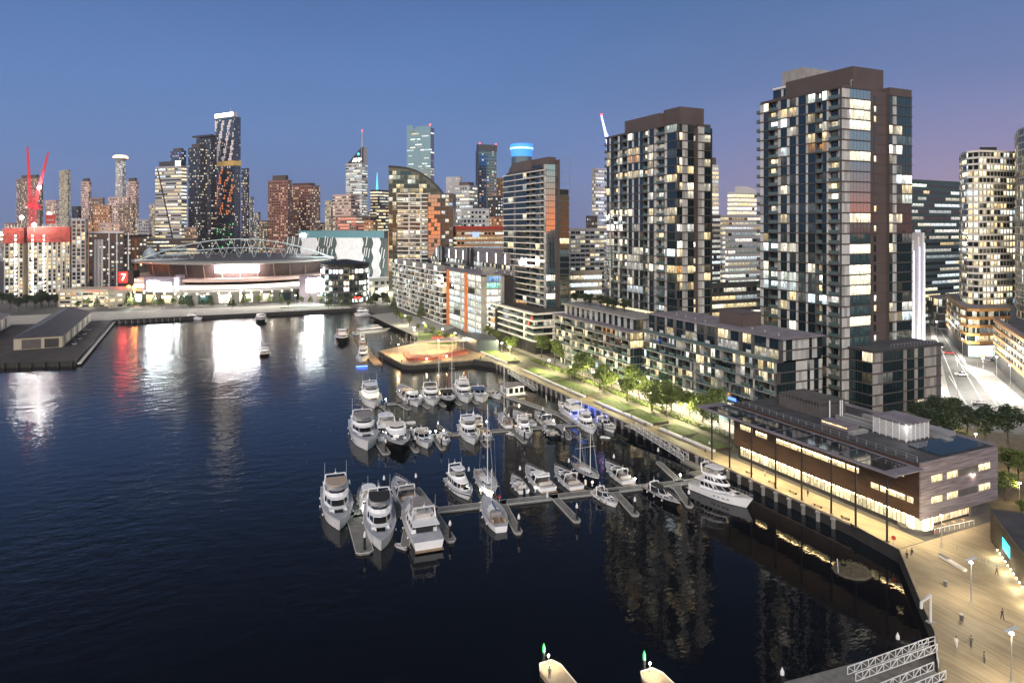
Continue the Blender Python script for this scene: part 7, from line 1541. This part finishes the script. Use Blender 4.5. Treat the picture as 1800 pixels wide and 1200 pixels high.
# lit finger jetties at the bottom edge
mat('jetty_deck', (.42,.33,.22), .7, var=.2, vscale=.8); mat('beacon_green', (.05,.6,.15), .5, emit=(.1,.8,.25), es=.5)
for i, (x0, y0) in enumerate(((962,1166),(1140,1180))):
    A = Vector(px(x0,y0,.7)); d = Vector((.02,-1)); d.normalize(); n = Vector((1,.02))*1.7; t = empty('lit_jetty', f'brightly lit wooden jetty tip at the bottom edge, {"left one" if i==0 else "right one"}', 'jetty', (A.x,A.y,0)); q = MB(); o = [(-1.7,-1),(-1.0,.5),(1.0,.5),(1.7,-1),(1.7,-16),(-1.7,-16)]; q.prism(o,-.4,.7); q.build('deck', M['jetty_deck'], t); q = MB()
    for a, c in zip(o,o[1:]): q.bar((*a,.72),(*c,.72),.16)
    q.build('edge_fender', M['slab_white'], t)
    t2 = empty('beacon_pile', f'green topped beacon pile at the head of the {"left" if i==0 else "right"} lit jetty', 'beacon', (A.x-.1,A.y+.9,0)); q = MB(); q.tube((0,0,-1),(0,0,2.0),.22,n=10); q.build('shaft', M['black_paint'], t2); q = MB(); q.lathe((0,0,2.0),[(.23,0),(.23,.7),(.23,.75),(.03,1.3)],10); q.build('green_cap', M['beacon_green'], t2)
    t3 = empty('jetty_lamp', f'small blazing lamp on the tip of the {"left" if i==0 else "right"} lit jetty', 'lamp', (A.x+.15,A.y-.1,.7)); q = MB(); q.tube((0,0,0),(0,0,1.1),.06,n=6); q.build('post', M['steel'], t3); q = MB(); q.ball((0,0,1.25),.17,8); q.build('lamp_head', M['floodlight'], t3); light('lamp_light', (0,-.5,1.5), 480, (1,.84,.55), size=.12, parent=t3)
# ---------------------------------------------------------------- people
def person(label, x, y, z, rz, pose, top, legs, hair=(.03,.02,.015), h=1.72, skin=(.45,.28,.2)):
    k = h/1.72; J = {}
    if pose == 'sit': hipz, J['knee'], J['foot'] = .52, (.42,.50), (.45,.06)
    else: hipz = .90
    V = []; E = []; Rr = []
    def v(p, r): V.append(tuple(c*k for c in p)); Rr.append(r*k); return len(V)-1
    def e(a, b): E.append((a,b)); return b
    hip = v((0,0,hipz),.13); ch = e(hip, v((.02,0,hipz+.28),.13)); sh = e(ch, v((.02,0,hipz+.47),.12)); ne = e(sh, v((.02,0,hipz+.58),.055)); h1_ = e(ne, v((.03,0,hipz+.68),.095)); e(h1_, v((.03,0,hipz+.80),.085))
    for s_, ph in ((1,1),(-1,-1)):
        a = e(sh, v((.02,.17*s_,hipz+.46),.06)); sw = .12*ph if pose == 'walk' else .05
        el = e(a, v((.02-sw*.6,.22*s_,hipz+.20),.047)); hd = e(el, v((.10-sw,.22*s_,hipz-.04) if pose != 'sit' else (.3,.14*s_,hipz+.08),.036)); e(hd, v((.14-sw,.22*s_,hipz-.14) if pose != 'sit' else (.38,.12*s_,hipz+.08),.03))
        l = e(hip, v((0,.09*s_,hipz-.06),.105))
        if pose == 'sit': kn = e(l, v((.42,.10*s_,.50),.075)); an = e(kn, v((.44,.10*s_,.08),.05)); e(an, v((.58,.10*s_,.04),.04))
        else:
            st_ = .20*ph if pose == 'walk' else .0
            kn = e(l, v((st_*.6+.02,.10*s_,.48),.072)); an = e(kn, v((st_*.9-(.08 if pose == 'walk' and ph < 0 else 0),.10*s_,.08),.05)); e(an, v((st_*.9+.13,.10*s_,.04),.042))
    me = bpy.data.meshes.new('body'); me.from_pydata(V, E, []); o = bpy.data.objects.new('body', me); col.objects.link(o)
    md = o.modifiers.new('s','SKIN'); 
    for i, r in enumerate(Rr): me.skin_vertices[0].data[i].radius = (r,r)
    me.skin_vertices[0].data[0].use_root = True
    o.modifiers.new('u','SUBSURF').levels = 1
    dg = bpy.context.evaluated_depsgraph_get(); m2 = bpy.data.meshes.new_from_object(o.evaluated_get(dg)); bpy.data.objects.remove(o)
    at_ = m2.attributes.new('tint','FLOAT_COLOR','POINT'); cs = []
    for p in m2.vertices:
        z_ = p.co.z/k; c = skin if (z_ > hipz+.53 or (abs(p.co.y/k) > .19 and z_ < hipz+.05 and pose != 'sit')) else (top if z_ > hipz+.02 else ((.03,.03,.03) if z_ < .1 else legs)); cs += [*c,1]
    at_.data.foreach_set('color', cs); m2.materials.clear(); m2.materials.append(PAN); m2.polygons.foreach_set('use_smooth',[True]*len(m2.polygons))
    t = empty('person', label, 'person', (*px(x,y,z),z), rz); b_ = bpy.data.objects.new('body', m2); col.objects.link(b_); b_.parent = t
    q = MB(); q.lathe((0,0,(hipz+.74)*k),[(.10*k,-.02*k),(.108*k,.04*k),(.09*k,.11*k),(.03*k,.15*k)],10); q.build('hair', mat('hair', hair, .7), t)
    return t
person('person in a long white dress strolling on the timber square', 1681, 1138, GZ, R(200), 'walk', (.7,.68,.63), (.7,.68,.63))
person('person in dark green clothes walking beside the one in white', 1707, 1137, GZ, R(200), 'walk', (.05,.09,.07), (.05,.06,.06))
person('person in dark clothes walking near the glowing boarded building', 1762, 1088, GZ, R(70), 'walk', (.06,.05,.05), (.05,.06,.09))
person('person in black sitting at the water edge of the square, right one of the pair', 1603, 975, GZ-.1, R(200), 'sit', (.03,.03,.035), (.03,.03,.04))
person('person in dark jacket sitting at the water edge, left one of the pair', 1594, 980, GZ-.1, R(220), 'sit', (.05,.04,.05), (.04,.04,.06))
person('person with a red top standing by the cafe railing of the library', 1646, 944, GZ, R(120), 'stand', (.4,.06,.06), (.08,.08,.1))
person('person standing on the left lit jetty at the bottom edge', 966, 1192, .7, R(60), 'stand', (.07,.06,.06), (.05,.05,.06))
person('person crossing the promenade boardwalk beside the first black post of the library', 1283, 797, GZ, R(90), 'walk', (.05,.05,.05), (.05,.05,.06))
person('person walking between two lawns of the promenade near the floating office', 905, 634, GZ, R(90), 'walk', (.04,.04,.05), (.05,.05,.06))
for i, (x, y) in enumerate(((683,632),(687,634),(706,638),(690,638))):
    person(f'small dark figure standing on the tip of the wharf, {ORD[i]} from the left', x, y, GZ, i, 'stand', (.06,.05,.05), (.05,.05,.06))
for i, (x, y) in enumerate(((700,626),(770,618),(815,614))):
    lamp('wharf_lamp', f'warm lamp post on the wharf near the red bench wall, {ORD[i]} from its tip', (*px(x,y,GZ),GZ), 5.5, 17000, (1,.66,.33), 'lamps on the wharf', 'lamp_glow', .35)

PP = [(845,632,'in a dark coat','strolling past the lawn nearest the wharf',(.05,.05,.06)),(930,652,'in a grey jacket','walking between the floating office gangway and the lawns',(.15,.15,.16)),(1004,688,'in a light top','on the boardwalk level with the back dock',(.4,.38,.35)),(1022,694,'in dark clothes','on the boardwalk right behind the one in the light top',(.04,.04,.05)),(1110,735,'in a red jacket','on the boardwalk above the blue lit yacht',(.35,.06,.05)),(1172,758,'in a blue jacket','near the head of the white gangway',(.06,.1,.25)),(1345,838,'in a white shirt','on the lit boardwalk before the library',(.5,.5,.48)),(1420,872,'in a dark coat','beside the middle bench of the library boardwalk',(.05,.04,.04)),(1752,1010,'in a brown coat','near the teal lit sign',(.16,.1,.06)),(1730,1165,'in a grey hoodie','near the lower winged lamp',(.2,.2,.21))]
for i, (x, y, w_, l_, c_) in enumerate(PP): person(f'person {w_} {l_}', x, y, GZ+.01, R(60+70*i), 'walk' if i%3 else 'stand', c_, (.05,.05,.07), h=1.62+.02*(i%7))
for i, (x, y, l_) in enumerate(((948,660,'near the floating office'),(1060,718,'above the middle dock'),(1134,748,'above the blue lit yacht'),(1240,794,'beside the white gangway'),(1662,1030,'by the platform bench'),(1690,1090,'on the open square'))):
    t = empty('litter_bin', f'grey litter bin on the boardwalk {l_}', 'litter bin', (*px(x,y,GZ),GZ), 0, 'litter bins'); q = MB(); q.lathe((0,0,0),[(.26,0),(.3,.9),(.28,.92)],10); q.build('bin_body', M['dark_concrete'], t); q = MB(); q.lathe((0,0,.93),[(.31,0),(.31,.08),(.1,.16)],10); q.build('lid', M['steel'], t)
# ---------------------------------------------------------------- evening haze over the harbour and the city
m = bpy.data.materials.new('haze'); m.use_nodes = True; n = m.node_tree.nodes; n.clear(); o = n.new('ShaderNodeOutputMaterial'); v = n.new('ShaderNodeVolumePrincipled')
v.inputs['Color'].default_value = (.92,.94,1,1); v.inputs['Density'].default_value = .00007; v.inputs['Anisotropy'].default_value = .2; m.node_tree.links.new(v.outputs[0], o.inputs['Volume'])
mb = MB(); mb.box(-4000,4400,-600,5200,-4,330); mb.build('haze', m, kind='stuff', label='thin evening haze over the harbour and the far city', cat='haze')
